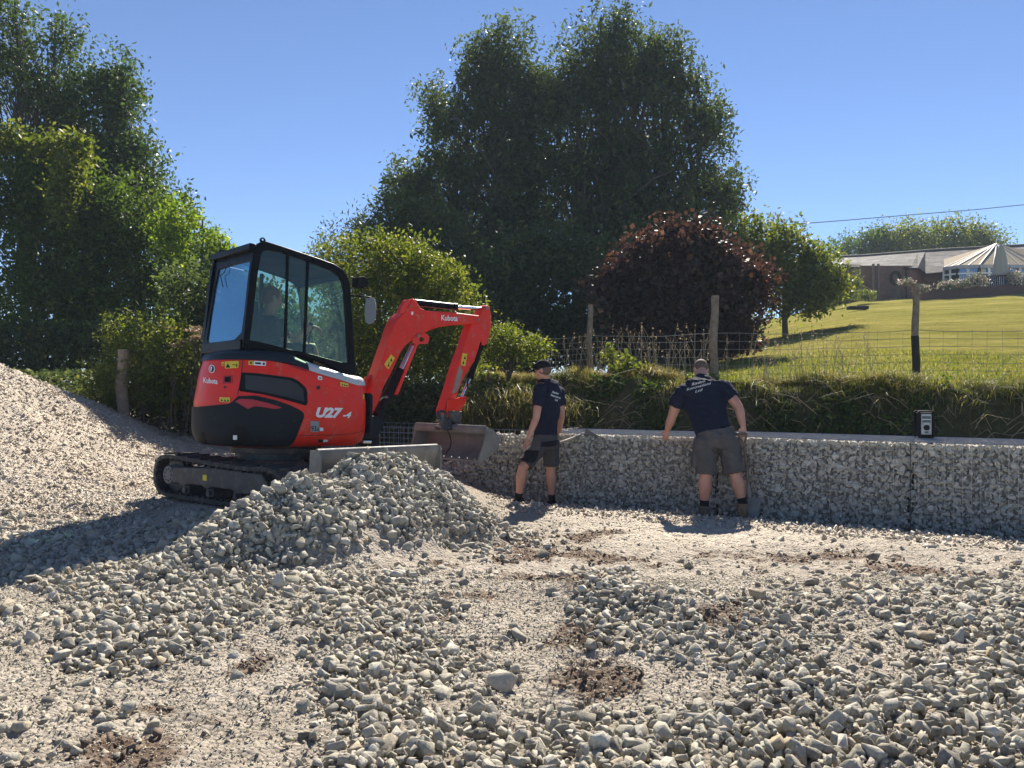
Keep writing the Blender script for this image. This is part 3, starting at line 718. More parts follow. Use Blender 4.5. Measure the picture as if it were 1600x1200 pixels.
patch('sticker', [(366, 680), (372, 680), (372, 687), (366, 687)], M['white'], off=.020, step=.02, thick=.001, parent=cw)
# vent grille with punched mesh
gm2, nt, p = newmat('punched_mesh'); 
tc = nd(nt, 'ShaderNodeTexCoord'); vo = nd(nt, 'ShaderNodeTexVoronoi'); vo.inputs['Scale'].default_value = 105; vo.inputs['Randomness'].default_value = 0; nt.links.new(tc.outputs['Object'], vo.inputs['Vector'])
p.inputs['Base Color'].default_value = (.016, .017, .019, 1); bn_ = noise(nt, 260, 2); bump(nt, p, bn_.outputs[0], .6, .004); p.inputs['Roughness'].default_value = .5
gr = patch('vent_grille', [(378, 582), (400, 583), (432, 587), (455, 590), (466, 595), (477, 605), (480, 612), (480, 630), (478, 634), (450, 626), (410, 616), (374, 611), (376, 600)], M['blackm'], off=.007, step=.02)
patch('grille_mesh', [(384, 586), (400, 587), (432, 591), (453, 594), (463, 599), (473, 608), (475, 628), (450, 621), (410, 612), (384, 608)], gm2, off=.010, step=.018, thick=.001, parent=gr)
# panel seams
def strip(name, pxs, wd, m, off=.0055, parent=None):
    P = [zi(*p) for p in pxs]; P = smoothp([Vector((a, b, 0)) for a, b in P], 2, False)
    mb = MB(); mb.tube([S(p.x, p.y, off) for p in P], wd, n=6); return build(mb, name, m, parent or EX)
strip('panel_seam', [(379.5, 562), (378, 580), (375, 600), (371, 618)], .0045, M['ink'], off=-.001)
strip('panel_seam', [(455, 681), (490, 680), (530, 680), (560, 676), (571, 671)], .003, M['ink'], off=-.0005)
strip('panel_seam', [(500, 601), (520, 606), (540, 613), (553, 622)], .003, M['red'], off=.001)
patch('fuel_cap_hole', [(494, 604), (497, 602), (500, 604), (500, 607), (497, 609), (494, 607)], M['ink'], off=.003, step=.008, thick=.001)
patch('hood_latch_recess', [(450, 569), (466, 569), (476, 575), (480, 581), (466, 577), (455, 573)], M['red_dark'], off=.004, step=.01, thick=.001)
patch('latch_recess', [(349, 587), (364, 586), (364, 599), (348, 600)], M['red_dark'], off=.005, step=.01, thick=.001)
patch('latch', [(352, 589), (361, 588), (361, 597), (352, 597)], M['blackm'], off=.010, step=.01)
patch('keyhole', [(350, 603), (353, 603), (354, 606), (351, 607)], M['ink'], off=.006, step=.008, thick=.001)
patch('step_recess', [(496, 686), (505, 687), (503, 691), (497, 692)], M['ink'], off=.004, step=.008, thick=.001)
patch('step_handle', [(505, 687), (511, 687), (512, 690), (504, 691)], M['white'], off=.006, step=.008, thick=.001)
M['cowlp'] = M['cowl_glare']
# front section of the cowl, paled to stand for sky glare: rides 3 mm over the charcoal cowl
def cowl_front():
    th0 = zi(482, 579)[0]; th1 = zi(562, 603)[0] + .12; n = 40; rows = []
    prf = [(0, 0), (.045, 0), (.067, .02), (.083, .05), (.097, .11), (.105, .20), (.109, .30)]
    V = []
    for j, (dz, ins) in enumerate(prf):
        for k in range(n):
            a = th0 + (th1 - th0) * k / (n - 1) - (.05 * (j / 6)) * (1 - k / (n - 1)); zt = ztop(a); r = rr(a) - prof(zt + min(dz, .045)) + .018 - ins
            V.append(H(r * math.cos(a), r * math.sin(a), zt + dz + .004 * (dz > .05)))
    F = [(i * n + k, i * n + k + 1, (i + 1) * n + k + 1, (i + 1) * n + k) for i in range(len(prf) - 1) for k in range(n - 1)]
    mb = MB(); mb.add(V, F); return build(mb, 'cowl_front', M['cowl_glare'], EX, smooth=60)
cowl_front()

# ---- writing
def textdata(s, shear=0., offs=0., space=1.):
    cu = bpy.data.curves.new('lettering', 'FONT'); cu.body = s; cu.size = 1; cu.shear = shear; cu.offset = offs; cu.space_character = space
    cu.align_x = 'LEFT'; cu.resolution_u = 3
    o = bpy.data.objects.new('lettering', cu); C.objects.link(o); dg = bpy.context.evaluated_depsgraph_get(); me = bpy.data.meshes.new_from_object(o.evaluated_get(dg))
    V = [tuple(v.co)[:2] for v in me.vertices]; F = [tuple(p_.vertices) for p_ in me.polygons]
    bpy.data.objects.remove(o); bpy.data.curves.remove(cu); bpy.data.meshes.remove(me)
    x0 = min(v[0] for v in V); x1 = max(v[0] for v in V)
    return [((v[0] - x0) / (x1 - x0), v[1]) for v in V], F, x1 - x0
def writing(s, p0, p1, hgt, place, name, m, parent, shear=0., offs=0., rise=None, space=1.):
    """p0-p1 baseline ends, hgt capital height as a vector, all on the photo; place() lifts to the surface"""
    V, F, wd = textdata(s, shear, offs, space); ux = (p1[0] - p0[0], p1[1] - p0[1]); k = 1 / .70
    Q = [place(p0[0] + ux[0] * u + hgt[0] * v * k, p0[1] + ux[1] * u + hgt[1] * v * k) for u, v in V]
    mb = MB(); mb.add(Q, F); return build(mb, name, m, parent)
def onshell(off):
    def f(px, py):
        a, z = zi(px, py); return S(a, z, off)
    return f
writing('U27', (492.5, 651), (534, 652.2), (1.2, -14), onshell(.0085), 'model_number', M['white'], EX, shear=.22, offs=.055)
writing('-4', (534.5, 652.2), (547.5, 652.6), (.8, -8.5), onshell(.0075), 'model_number', M['white'], EX, shear=.28, offs=.045)
writing('Kubota', (319, 597.5), (341, 600), (0, -8.0), onshell(.0075), 'maker_lettering', M['white'], EX, offs=.022)
def disc_px(cx_, cy_, rx, ry, n=20): return [(cx_ + rx * math.cos(2 * math.pi * k / n), cy_ + ry * math.sin(2 * math.pi * k / n)) for k in range(n)]
patch('badge', disc_px(332, 576.5, 4.8, 6.4), M['white'], off=.0065, step=.006, thick=.001)
patch('badge_centre', disc_px(332, 576.5, 3.5, 5.0), M['ink'], off=.0085, step=.006, thick=.001)
patch('badge_mark', [(330.5, 573), (333, 573.6), (332.6, 576), (331.6, 580), (330.4, 579.6)], M['white'], off=.0105, step=.006, thick=.001)
def sticker(pxs, m, marks=(), txt=None, parent=None, off=.0065):
    o = patch('sticker', pxs, m, off=off, step=.02, thick=.001)
    for mk in marks: patch('sticker_mark', mk, M['ink'], off=off + .002, step=.01, thick=.001, parent=o)
    return o
def tri(x, y, s): return [(x, y), (x + s, y), (x + s / 2, y - s)]
sticker([(352, 565), (374, 564), (373, 575), (352, 576)], M['yellow'], [tri(353.5, 574.5, 7), [(364, 569), (369, 570), (369, 571), (364, 570.5)], [(370, 568), (371.5, 568), (371.5, 573.5), (370, 573.5)]])
sticker([(347, 566), (351, 565.5), (351, 571), (347, 571.5)], M['yellow'], [tri(348, 570, 2.4)])
sticker([(389, 563.8), (396.3, 564), (396, 570.5), (388.5, 570)], M['yellow'], [disc_px(392.5, 567, 1.8, 1.8, 8)])
sticker([(397, 564), (416, 565), (415.5, 572), (396.5, 570.6)], M['white'], [[(399, 566), (408, 566.5), (408, 569.5), (399, 568.8)], disc_px(412.5, 568.6, 1.8, 2.2, 8)])
sticker([(344, 620.5), (360, 621), (360, 628.5), (344, 628)], M['yellow'], [tri(345.5, 627, 4), tri(350.5, 627.4, 4), tri(355, 627.6, 4)])
sticker([(496, 587), (502.5, 588), (502.5, 594), (496, 593)], M['white'], [[(498, 589.5), (501, 590), (501, 592), (498, 591.6)]])
sticker([(531, 596.5), (543.5, 599.5), (543.5, 605), (531, 603)], M['yellow'], [tri(532.5, 602, 3), tri(536, 602.8, 3), tri(539.5, 603.6, 3)])
sticker([(566, 616), (568.5, 617), (568.5, 624), (566, 623)], M['yellow'])
sticker([(484.5, 658), (498, 658), (498, 675), (484.5, 675)], M['grey_st'])
sticker([(499, 668), (504.5, 668.4), (504.5, 673.6), (499, 673.4)], M['white'])
writing('93', (485.5, 673), (493.5, 673), (0, -7.5), onshell(.0095), 'sticker_number', M['ink'], EX, offs=.01)
writing('dB', (494, 673), (497.6, 673), (0, -3.4), onshell(.0095), 'sticker_number', M['ink'], EX, offs=.01)

# ---- cab
YR, YL = -.297, .668
OUT = [(379, 545), (384, 500), (391, 430), (397, 392), (404, 380), (413, 376), (440, 384), (470, 394), (500, 404), (522, 412), (535, 420), (543, 430), (547.5, 445), (550, 480), (553, 530), (557, 592), (540, 586), (515, 572), (490, 562), (450, 552), (410, 547)]
INN = [(391, 531), (396, 490), (403, 430), (408, 399), (412, 392), (420, 391), (440, 394), (470, 404), (500, 415), (518, 422), (530, 430), (536, 440), (539, 455), (541, 485), (543.5, 530), (546, 567), (535, 566), (515, 561), (490, 554), (450, 545), (410, 535)]
outp = [hplane(*q, y=YR) for q in OUT]; innp = [hplane(*q, y=YR) for q in INN]
yv = Hm @ Vector((0, 1, 0))
cb = MB(); cb.ring(outp, innp, yv * .055)
# same frame on the operator's (far) side
far = yv * (YL - YR - .055)
cb.ring([q + far for q in outp], [q + far for q in innp], yv * .055)
cabf = None
# rear frame plane leans: through the two surveyed ends of the right rear post
ra, rb = Hi @ hplane(400, 392, y=YR), Hi @ hplane(381, 530, y=YR); print('rear post', ra, rb)
rd = (H(*rb) - H(*ra)).normalized(); rn = rd.cross(yv).normalized(); rp = H(*ra)
rpl = lambda px, py, o=0: onplane(px, py, rp + rn * o, rn)
RO = [(336, 404), (330, 430), (322, 480), (314, 525), (316, 537), (326, 549), (350, 549), (378, 546), (379, 520), (388, 455), (399, 387), (368, 395)]
RI = [(342, 421), (336, 450), (329, 492), (323.5, 530), (325, 536), (328, 537.5), (348, 534), (366, 530.5), (377, 519), (385, 462), (393.5, 407), (368, 413)]
cb.ring([rpl(*q) for q in RO], [rpl(*q) for q in RI], -rn * .03 if rn.dot(Hm @ Vector((1, 0, 0))) < 0 else rn * .03)
inw = (rn if rn.dot(Hm @ Vector((1, 0, 0))) > 0 else -rn)
# cross members: front top, front bottom, rear bottom, roof rails
pf_t = [Hi @ hplane(*q, y=YR) for q in ((540, 430), (549, 470), (552, 530), (556, 585))]
for q in (pf_t[0], pf_t[3]): cb.bar(H(q.x - .03, YR + .02, q.z - .02), H(q.x - .03, YL - .02, q.z - .02), .05, .05, up=nrm)
cb.bar(H(ra.x - .02, YR + .03, ra.z + .045), H(ra.x - .02, YL - .03, ra.z + .045), .06, .06, up=nrm)
cb.bar(H(rb.x + .01, YR + .03, rb.z - .05), H(rb.x + .01, YL - .03, rb.z - .05), .06, .10, up=nrm)
cabf = build(cb, 'cab_frame', M['black'], EX, smooth=40, bevel=.008)
for a, b in (((451, 398), (447, 546)), ((482.5, 408), (477, 552))):
    mb = MB(); mb.bar(hplane(*a, y=YR) + yv * .02, hplane(*b, y=YR) + yv * .02, .022, .02, up=yv); build(mb, 'window_divider', M['black'], EX)
def pane(name, pts, m, vec=None): mb = MB(); mb.prism(pts, vec if vec is not None else yv * .004); return build(mb, name, m, EX)
pane('side_window', [q + yv * .022 for q in innp], M['glass'])
pane('door_window', [q + yv * (YL - YR - .03) for q in innp], M['glass'])
RG = [(341, 419), (335, 450), (328, 492), (322.5, 530), (325, 538.5), (328, 539), (348, 536), (367, 532), (378.5, 520), (386, 462), (395, 405), (368, 411)]
pane('rear_window', [rpl(*q) + inw * .012 for q in RG], M['glass_rear'], inw * .004)
pane('front_window', [H(pf_t[0].x - .03, YR + .05, pf_t[0].z - .05), H(pf_t[0].x - .03, YL - .05, pf_t[0].z - .05), H(pf_t[3].x - .03, YL - .05, pf_t[3].z + .03), H(pf_t[3].x - .03, YR + .05, pf_t[3].z + .03)], M['glass'], Hm @ Vector((.004, 0, 0)))
# door bars on the far side
for xx in (.12,):
    mb = MB(); mb.bar(H(xx, YL - .02, 1.3), H(xx, YL - .02, 2.36), .03, .03); build(mb, 'door_post', M['black'], EX)
# roof
rt = [Hi @ p_ for p_ in outp]; zr = max(q.z for q in rt); xr_ = min(q.x for q in rt if q.z > 2.2); xf_ = max(q.x for q in rt if q.z > 2.25)
rf = MB(); tops = [Hi @ q for q in outp[5:12]]
nn = 10; V = []
for k in range(nn):
    u = k / (nn - 1); y = YR + .03 + (YL - YR - .06) * u; dome = .022 * math.sin(math.pi * u)
    for q in tops: V.append(H(q.x, y, q.z - .034 + dome))
m_ = len(tops); Fq = [(k * m_ + i, k * m_ + i + 1, (k + 1) * m_ + i + 1, (k + 1) * m_ + i) for k in range(nn - 1) for i in range(m_ - 1)]
V2 = [v - nrm * .03 for v in V]; F2 = Fq + [tuple(i + len(V) for i in f) for f in Fq]; rf.add(V + V2, F2); build(rf, 'cab_roof', M['cowl'], EX, smooth=50)
# lifting eyes on the roof corners
for yy in (YR + .02, YL - .03):
    q = tops[0] if yy < 0 else tops[0]; e = MB()
    e.ring([H(q.x - .005 + .030 * math.cos(a), yy, q.z + .004 + .030 * math.sin(a)) for a in [2 * math.pi * k / 12 for k in range(12)]], [H(q.x - .005 + .012 * math.cos(a), yy, q.z + .012 + .010 * math.sin(a)) for a in [2 * math.pi * k / 12 for k in range(12)]], yv * .012)
    build(e, 'lifting_eye', M['black'], EX)
# black skirt under the rear window
sk = MB(); SK = [(327, 547), (333, 549), (342, 553), (352, 545), (366, 534), (377, 522), (382, 545), (381, 556), (345, 560)]
sk.prism([rpl(*q) + inw * .02 for q in SK], inw * .03); build(sk, 'rear_skirt', M['black'], EX, bevel=.008)
wst = MB(); P4 = [rpl(*q) + inw * .014 for q in ((357, 540), (367, 538), (372, 547), (362, 549))]; wst.prism(P4, inw * .003); build(wst, 'warning_sticker', M['yellow'], EX)
# thin grab post at the far rear edge
mb = MB(); a_, b_ = hplane(331, 418, y=YL + .04), hplane(308, 638, y=YL + .04); mb.tube([a_ + (b_ - a_) * t for t in (0, .3, .7, 1)], .014, n=10); build(mb, 'grab_rail', M['black'], EX)
# wiper and cable on the rear window
mb = MB(); mb.bar(rpl(362, 418, -.0) - inw * .012, rpl(384, 423) - inw * .012, .008, .008); build(mb, 'wiper', M['chrome'], EX)
mb = MB(); mb.tube([rpl(*q) - inw * .01 for q in ((355, 418), (352, 426), (346, 431), (348, 440), (350, 449))], .004, n=6); build(mb, 'cable', M['blackm'], EX)
# work light and mirror on the front edge
wl_ = MB(); c_ = hplane(557, 440, y=YR); wl_.prism([c_ + Hm @ Vector((a, -.05, b)) for a, b in ((-.02, -.05), (.05, -.065), (.12, -.04), (.12, .02), (.07, .06), (-.01, .045))], yv * .12); build(wl_, 'work_light', M['blackm'], EX, bevel=.01)
mi = MB(); xM = pf_t[1].x; mi.tube([H(xM - .02, YR - .0, pf_t[1].z + .05), H(xM + .05, YR - .03, pf_t[1].z + .052), H(xM + .17, YR - .09, pf_t[1].z + .05), H(xM + .2, YR - .10, pf_t[1].z + .0), H(xM + .2, YR - .10, pf_t[1].z - .14)], .009, n=8)
mr = build(mi, 'mirror_arm', M['black'], EX, smooth=50)
mm = MB(); mc = H(xM + .165, YR - .10, pf_t[1].z - .09); oval = [(.0, .13), (.035, .11), (.045, .04), (.045, -.06), (.03, -.12), (0, -.135), (-.03, -.12), (-.04, -.05), (-.04, .05), (-.03, .11)]
mm.prism([mc + Hm @ Vector((b_ * .55, -b_ * 1.5, c2 * 1.1)) for b_, c2 in oval], Hm @ Vector((.018, .012, 0))); build(mm, 'mirror', M['mirror'], mr, smooth=40)

# ---- cab inside
ins = MB(); ins.box((0, 0, 0), (1.02, .86, .06), HF @ Matrix.Translation((.12, .18, 1.02))); build(ins, 'cab_floor', M['blackm'], EX)
wl2 = MB(); wl2.box((0, 0, 0), (.10, .86, .42), HF @ Matrix.Translation((-.40, .18, 1.25))); build(wl2, 'rear_bulkhead', M['blackm'], EX)
s_ = MB(); s_.box((0, 0, 0), (.46, .46, .14), HF @ Matrix.Translation((.0, .20, 1.42))); s_.box((0, 0, 0), (.34, .40, .30), HF @ Matrix.Translation((-.02, .20, 1.20)))
seat = build(s_, 'seat', M['blackm'], EX, bevel=.04)
s_ = MB(); s_.box((0, 0, 0), (.12, .44, .52), HF @ Matrix.Translation((-.25, .20, 1.72)) @ Matrix.Rotation(R(-8), 4, 'Y')); build(s_, 'backrest', M['blackm'], EX, bevel=.04)
for yy in (-.12, .50):
    cns = MB(); cns.box((0, 0, 0), (.42, .14, .30), HF @ Matrix.Translation((.10, yy, 1.42))); co_ = build(cns, 'control_console', M['plastic'], EX, bevel=.03)
    lv = MB(); lv.tube([H(.27, yy, 1.55), H(.29, yy, 1.66), H(.30, yy, 1.74)], [.010, .010, .010], n=8); lv.ball(H(.30, yy, 1.76), (.028, .028, .045)); build(lv, 'control_lever', M['blackm'], co_, smooth=60)
for yy in (.12, .26):
    lv = MB(); lv.tube([H(.52, yy, 1.05), H(.50, yy, 1.4), H(.46, yy, 1.58)], .012, n=8); lv.ball(H(.46, yy, 1.60), .03); build(lv, 'travel_lever', M['blackm'], EX, smooth=60)
fb = MB(); fb.box((0, 0, 0), (.10, .30, .20), HF @ Matrix.Translation((.55, -.1, 1.30))); build(fb, 'instrument_panel', M['mirror'], EX, bevel=.02)

# ---- boom, arm and bucket, all in one vertical plane
az = R(42); bd = Vector((math.sin(az), math.cos(az), 0)); bn = Vector((math.cos(az), -math.sin(az), 0)); BP = Vector((-1.48, 8.27, 1.245))
def bp(px, py, o=0.): return onplane(px, py, BP + bn * o, bn)
def z3(zx, zy, o=0.): return bp(460 + zx / 4, 440 + zy / 4, o)
UP = Vector((0, 0, 1))
BW = .17
# side face outline of the boom
boom = [(452, 838), (455, 800), (462, 760), (480, 680), (497, 632), (520, 580), (548, 500), (572, 430), (596, 365), (625, 275), (645, 235), (672, 205), (696, 190), (712, 150), (738, 108), (752, 108), (768, 130), (790, 165), (830, 180), (1000, 192), (1120, 208), (1160, 212),
        (1172, 235), (1165, 262), (1120, 266), (1050, 268), (980, 274), (910, 284), (850, 304), (800, 330), (765, 350), (730, 372), (695, 402), (665, 445), (635, 510), (604, 580), (575, 630), (552, 680), (532, 745), (505, 800), (486, 836), (468, 846)]
mb = MB(); mb.prism([z3(*q, o=BW / 2) for q in boom], -bn * BW); boomo = build(mb, 'boom', M['red_dusty'], EX, smooth=30, bevel=.012)
# ear plates that carry the arm cylinder and the knuckle bracket
mb = MB()
for o in (-BW / 2 + .01, BW / 2 - .03): mb.prism([z3(*q, o=o + .02) for q in ((655, 200), (668, 170), (690, 130), (705, 112), (722, 112), (745, 104), (756, 118), (780, 160), (800, 185))], -bn * .02)
build(mb, 'cylinder_ear', M['red'], boomo)
mb = MB()
br_o = [(735, 352), (760, 325), (795, 318), (825, 325), (845, 345), (838, 378), (820, 392), (790, 388), (765, 398), (745, 380)]; br_i = [(782, 358), (786, 348), (795, 345), (806, 348), (812, 356), (808, 368), (800, 376), (790, 378), (783, 372), (780, 365)]
for o in (-.05, .085): mb.ring([z3(*q, o=o) for q in br_o], [z3(*q, o=o) for q in br_i], -bn * .018)
build(mb, 'knuckle_bracket', M['red'], boomo)
for (zx, zy, r_) in ((778, 338, .020), (478, 810, .022), (729, 152, .012), (1155, 238, .014)):
    mb = MB(); c_ = z3(zx, zy, BW / 2 + .012); mb.cyl(c_, c_ - bn * .03, r_, n=14); build(mb, 'pivot_pin', M['steel'], boomo, smooth=40)
mb = MB(); mb.prism([z3(*q, o=BW / 2 + .002) for q in ((562, 518), (604, 455), (628, 478), (588, 548))], -bn * .004); ws = build(mb, 'warning_sticker', M['yellow'], boomo)
mb = MB()
mb.add(*(lambda Q: (Q, [(0, 1, 2), (3, 4, 5), (6, 7, 8, 9)]))([z3(*q, o=BW / 2 + .0045) for q in ((580, 530), (594, 532), (592, 508), (598, 500), (614, 498), (606, 475), (587, 510), (593, 500), (597, 503), (590, 514))])); build(mb, 'sticker_mark', M['ink'], ws)
mb = MB(); mb.prism([z3(*q, o=BW / 2 + .002) for q in ((731, 187), (744, 189), (742, 209), (730, 207))], -bn * .004); build(mb, 'sticker', M['white'], boomo)
writing('Kubota', (460 + 918 / 4, 440 + 241 / 4), (460 + 1020 / 4, 440 + 246 / 4), (.2, -8.2), lambda a, b: bp(a, b, BW / 2 + .003), 'maker_lettering', M['white'], boomo, offs=.022)
# hose loop guard at the boom foot
mb = MB(); mb.tube([z3(*q, o=-.02) for q in ((452, 800), (447, 740), (436, 690), (436, 640), (450, 610), (478, 596), (500, 600))], .028, n=10); build(mb, 'hose_guard', M['red_dusty'], boomo, smooth=50)
mb = MB(); mb.tube([z3(*q, o=-.1) for q in ((458, 790), (456, 700), (462, 640), (480, 620))], .03, n=8); build(mb, 'hose', M['blackm'], boomo, smooth=50)
# cylinders
def cylinder(name, a, b, c_, rb_, rr_, o=0., parent=None, mats=('blackm', 'chrome')):
    """a-b barrel, b-c rod"""
    par = parent or EX; A, B, Cc = z3(*a, o=o), z3(*b, o=o), z3(*c_, o=o); d = (B - A).normalized()
    mb = MB(); mb.cyl(A, B, rb_, n=20); mb.cyl(B - d * .04, B + d * .012, rb_ * 1.12, n=20); mb.cyl(A - bn * .06, A + bn * .06, rb_ * .9, n=14); q = build(mb, name, M[mats[0]], par, smooth=40)
    mb = MB(); mb.cyl(B, Cc, rr_, n=16); build(mb, 'piston_rod', M[mats[1]], q, smooth=40)
    return q
cylinder('arm_cylinder', (728, 128), (1005, 158), (1192, 172), .040, .024, o=0, parent=boomo, mats=('black', 'chrome'))
bc = cylinder('boom_cylinder', (520, 830), (662, 560), (762, 352), .055, .028, o=.02)
mb = MB(); mb.prism([z3(*q, o=.11) for q in ((628, 708), (648, 706), (706, 560), (742, 470), (772, 395), (758, 392), (722, 470), (690, 560))], -bn * .02); build(mb, 'cylinder_guard', M['red'], bc)
for k, o in enumerate((.03, .0, -.03)):
    mb = MB(); mb.tube([z3(*q, o=o) for q in ((500 + 8 * k, 850), (540 + 8 * k, 760), (585, 680), (612, 600), (640, 560))], .011, n=8); build(mb, 'hydraulic_hose', M['blackm'], EX, smooth=50)
mb = MB(); mb.tube([z3(*q, o=.1) for q in ((532, 745), (548, 728), (560, 722), (585, 724))], .008, n=8); mb.ball(z3(574, 722, .1), .016); build(mb, 'grease_fitting', M['steel'], EX, smooth=50)
# swing bracket
mb = MB(); mb.prism([z3(*q, o=.13) for q in ((448, 838), (480, 835), (510, 855), (530, 845), (556, 858), (558, 900), (535, 960), (505, 975), (440, 985), (432, 900))], -bn * .26); mb.cyl(z3(475, 985, 0) + UP * .05, z3(475, 985, 0) - UP * .30, .10, n=20)
mb.box((0, 0, 0), (.42, .34, .24), HF @ Matrix.Translation((.72, -.30, .72)))
sb = build(mb, 'swing_bracket', M['plastic'], EX, bevel=.015)
mb = MB(); mb.cyl(z3(425, 1000, .1), z3(475, 1000, .1), .022, n=14); build(mb, 'swing_cylinder_rod', M['chrome'], sb, smooth=40)
mb = MB(); mb.prism([HF @ Vector((.655, -.70, z)) for z in (.66, 1.08)] + [HF @ Vector((.72, -.66, z)) for z in (1.06, .66)], Hm @ Vector((0, .34, 0))); build(mb, 'front_guard', M['plastic'], EX, bevel=.02)
# arm
AW = .13
arm = [(1108, 262), (1140, 240), (1160, 205), (1172, 185), (1192, 152), (1208, 146), (1222, 158), (1229, 200), (1231, 265), (1222, 330), (1208, 380), (1192, 402), (1176, 398), (1166, 370), (1150, 430), (1125, 500), (1085, 560), (1062, 595), (1040, 650), (1020, 700), (1000, 760), (985, 800), (965, 845), (940, 852), (928, 838),
       (930, 800), (948, 745), (975, 665), (1005, 560), (1036, 470), (1062, 400), (1082, 330)]
mb = MB(); mb.prism([z3(*q, o=AW / 2) for q in arm], -bn * AW); armo = build(mb, 'arm', M['red_dusty'], EX, smooth=30, bevel=.010)
mb = MB(); mb.prism([z3(*q, o=AW / 2 + .003) for q in ((1036, 520), (1052, 560), (1040, 620), (1015, 690), (985, 700), (1005, 620), (1020, 560))], -bn * .004); build(mb, 'worn_patch', M['mud'], armo)
mb = MB(); mb.prism([z3(*q, o=AW / 2 + .002) for q in ((1052, 447), (1080, 452), (1068, 530), (1040, 520))], -bn * .004); ws = build(mb, 'warning_sticker', M['yellow'], armo)
mb = MB(); mb.add(*(lambda Q: (Q, [(0, 1, 2), (3, 4, 5)]))([z3(*q, o=AW / 2 + .0045) for q in ((1048, 515), (1062, 516), (1058, 492), (1058, 485), (1072, 486), (1067, 462))])); build(mb, 'sticker_mark', M['ink'], ws)
for q in ((1205, 165), (1155, 242), (990, 748), (925, 838)):
    mb = MB(); c_ = z3(*q, o=AW / 2 + .02); mb.cyl(c_, c_ - bn * .04, .020, n=14); build(mb, 'pivot_pin', M['steel'], armo, smooth=40)
cylinder('bucket_cylinder', (1166, 392), (1098, 600), (1046, 722), .040, .022, o=.0, parent=armo)
for k in (0, 1):
    mb = MB(); mb.tube([z3(*q, o=.05 - .03 * k) for q in ((1160, 300), (1174, 350), (1150, 450), (1110, 560), (1085, 620), (1078, 660))], .010, n=8); build(mb, 'hydraulic_hose', M['blackm'], armo, smooth=50)
mb = MB()
for o in (.10, -.06): mb.prism([z3(*q, o=o) for q in ((962, 742), (1000, 735), (1040, 722), (1078, 716), (1074, 745), (1040, 806), (955, 806))], -bn * .02)
mb.prism([z3(*q, o=.09) for q in ((975, 785), (1045, 785), (1040, 806), (955, 806))], -bn * .16)
build(mb, 'linkage_guard', M['red'], armo)
# quick hitch
mb = MB()
for o in (.075, -.035):
    mb.ring([z3(925 + 34 * math.cos(a), 832 + 30 * math.sin(a), o) for a in [2 * math.pi * k / 14 for k in range(14)]], [z3(925 + 16 * math.cos(a), 832 + 14 * math.sin(a), o) for a in [2 * math.pi * k / 14 for k in range(14)]], -bn * .03)
    mb.prism([z3(*q, o=o) for q in ((905, 845), (950, 840), (985, 880), (985, 925), (925, 928), (915, 890))], -bn * .03)
    mb.prism([z3(*q, o=o) for q in ((960, 808), (1048, 812), (1050, 850), (1035, 885), (975, 870))], -bn * .03)
mb.prism([z3(*q, o=.07) for q in ((930, 905), (1040, 880), (1046, 925), (925, 932))], -bn * .14)
qh = build(mb, 'quick_hitch', M['ironwork'], EX, bevel=.006)
mb = MB()
for k in range(2): mb.tube([z3(920 + 42 * math.cos(a) + 14 * k, 885 + 22 * math.sin(a) + 12 * k, .06 - .1 * k) for a in np.linspace(-2.4, 2.2, 12)], .010, n=8)
build(mb, 'hitch_hose', M['mud'], qh, smooth=60)
mb = MB(); mb.tube([z3(*q, o=.25) for q in ((955, 925), (972, 960), (980, 1000), (972, 1040), (945, 1080))], .007, n=6); build(mb, 'cable', M['blackm'], qh)
# bucket: profile at the near end, swept across
BR = Vector((-.713, 9.12, 0)) + bn * .60    # near end plane
def be(zx, zy): return onplane(660 + zx * .1125, 600 + zy * .1125, BR, bn)
sideP = [(868, 622), (900, 604), (940, 622), (1000, 668), (1042, 712), (1058, 760), (1058, 820), (1038, 880), (1005, 935), (955, 985), (890, 1030), (820, 1062), (775, 1078), (770, 1062), (800, 960), (840, 850), (870, 720), (862, 660)]
back = [be(*q) for q in sideP[:13]]
W12 = 1.2
mb = MB(); n = len(back); cen = sum(back, Vector()) / n
th_ = [p_ + (cen - p_).normalized() * .014 for p_ in back]
V = []; 
for off in (0, -W12): V += [p_ + bn * off for p_ in back] + [p_ + bn * off for p_ in th_]
F = []
for i in range(n - 1):
    F += [(i, i + 1, 2 * n + i + 1, 2 * n + i), (n + i, 3 * n + i, 3 * n + i + 1, n + i + 1)]
F += [(0, 2 * n, 3 * n, n), (n - 1, 2 * n - 1, 4 * n - 1, 3 * n - 1)]
mb.add(V, F)
a0 = be(885, 640); mb.tube([a0 + bn * .0, a0 - bn * W12], [(.03, .05), (.03, .05)], n=14)
lip = be(775, 1078); lip2 = be(840, 1052); mb.prism([lip + UP * .012, lip2 + UP * .012, lip2 - UP * .012, lip - UP * .012], -bn * W12)
bk = build(mb, 'bucket', M['steel'], EX, smooth=35)
mb = MB()
for o in (0.012, -W12 + .006):
    mb = MB(); mb.prism([be(*q) + bn * o for q in sideP], -bn * .018); build(mb, 'bucket_side_plate', M['steel'], bk)
mb = MB()
for k in range(9):
    q = lip + UP * .014 + (lip2 - lip) * .45 - bn * (.08 + .13 * k); mb.cyl(q - UP * .004, q + UP * .012, .016, n=10)
build(mb, 'lip_bolt', M['chrome'], bk)
mb = MB()
for o in (-.50, -.64): mb.prism([be(*q) + bn * o for q in ((870, 640), (880, 560), (960, 545), (1010, 600), (1010, 690), (940, 640))], -bn * .02)
build(mb, 'bucket_ear', M['ironwork'], bk)
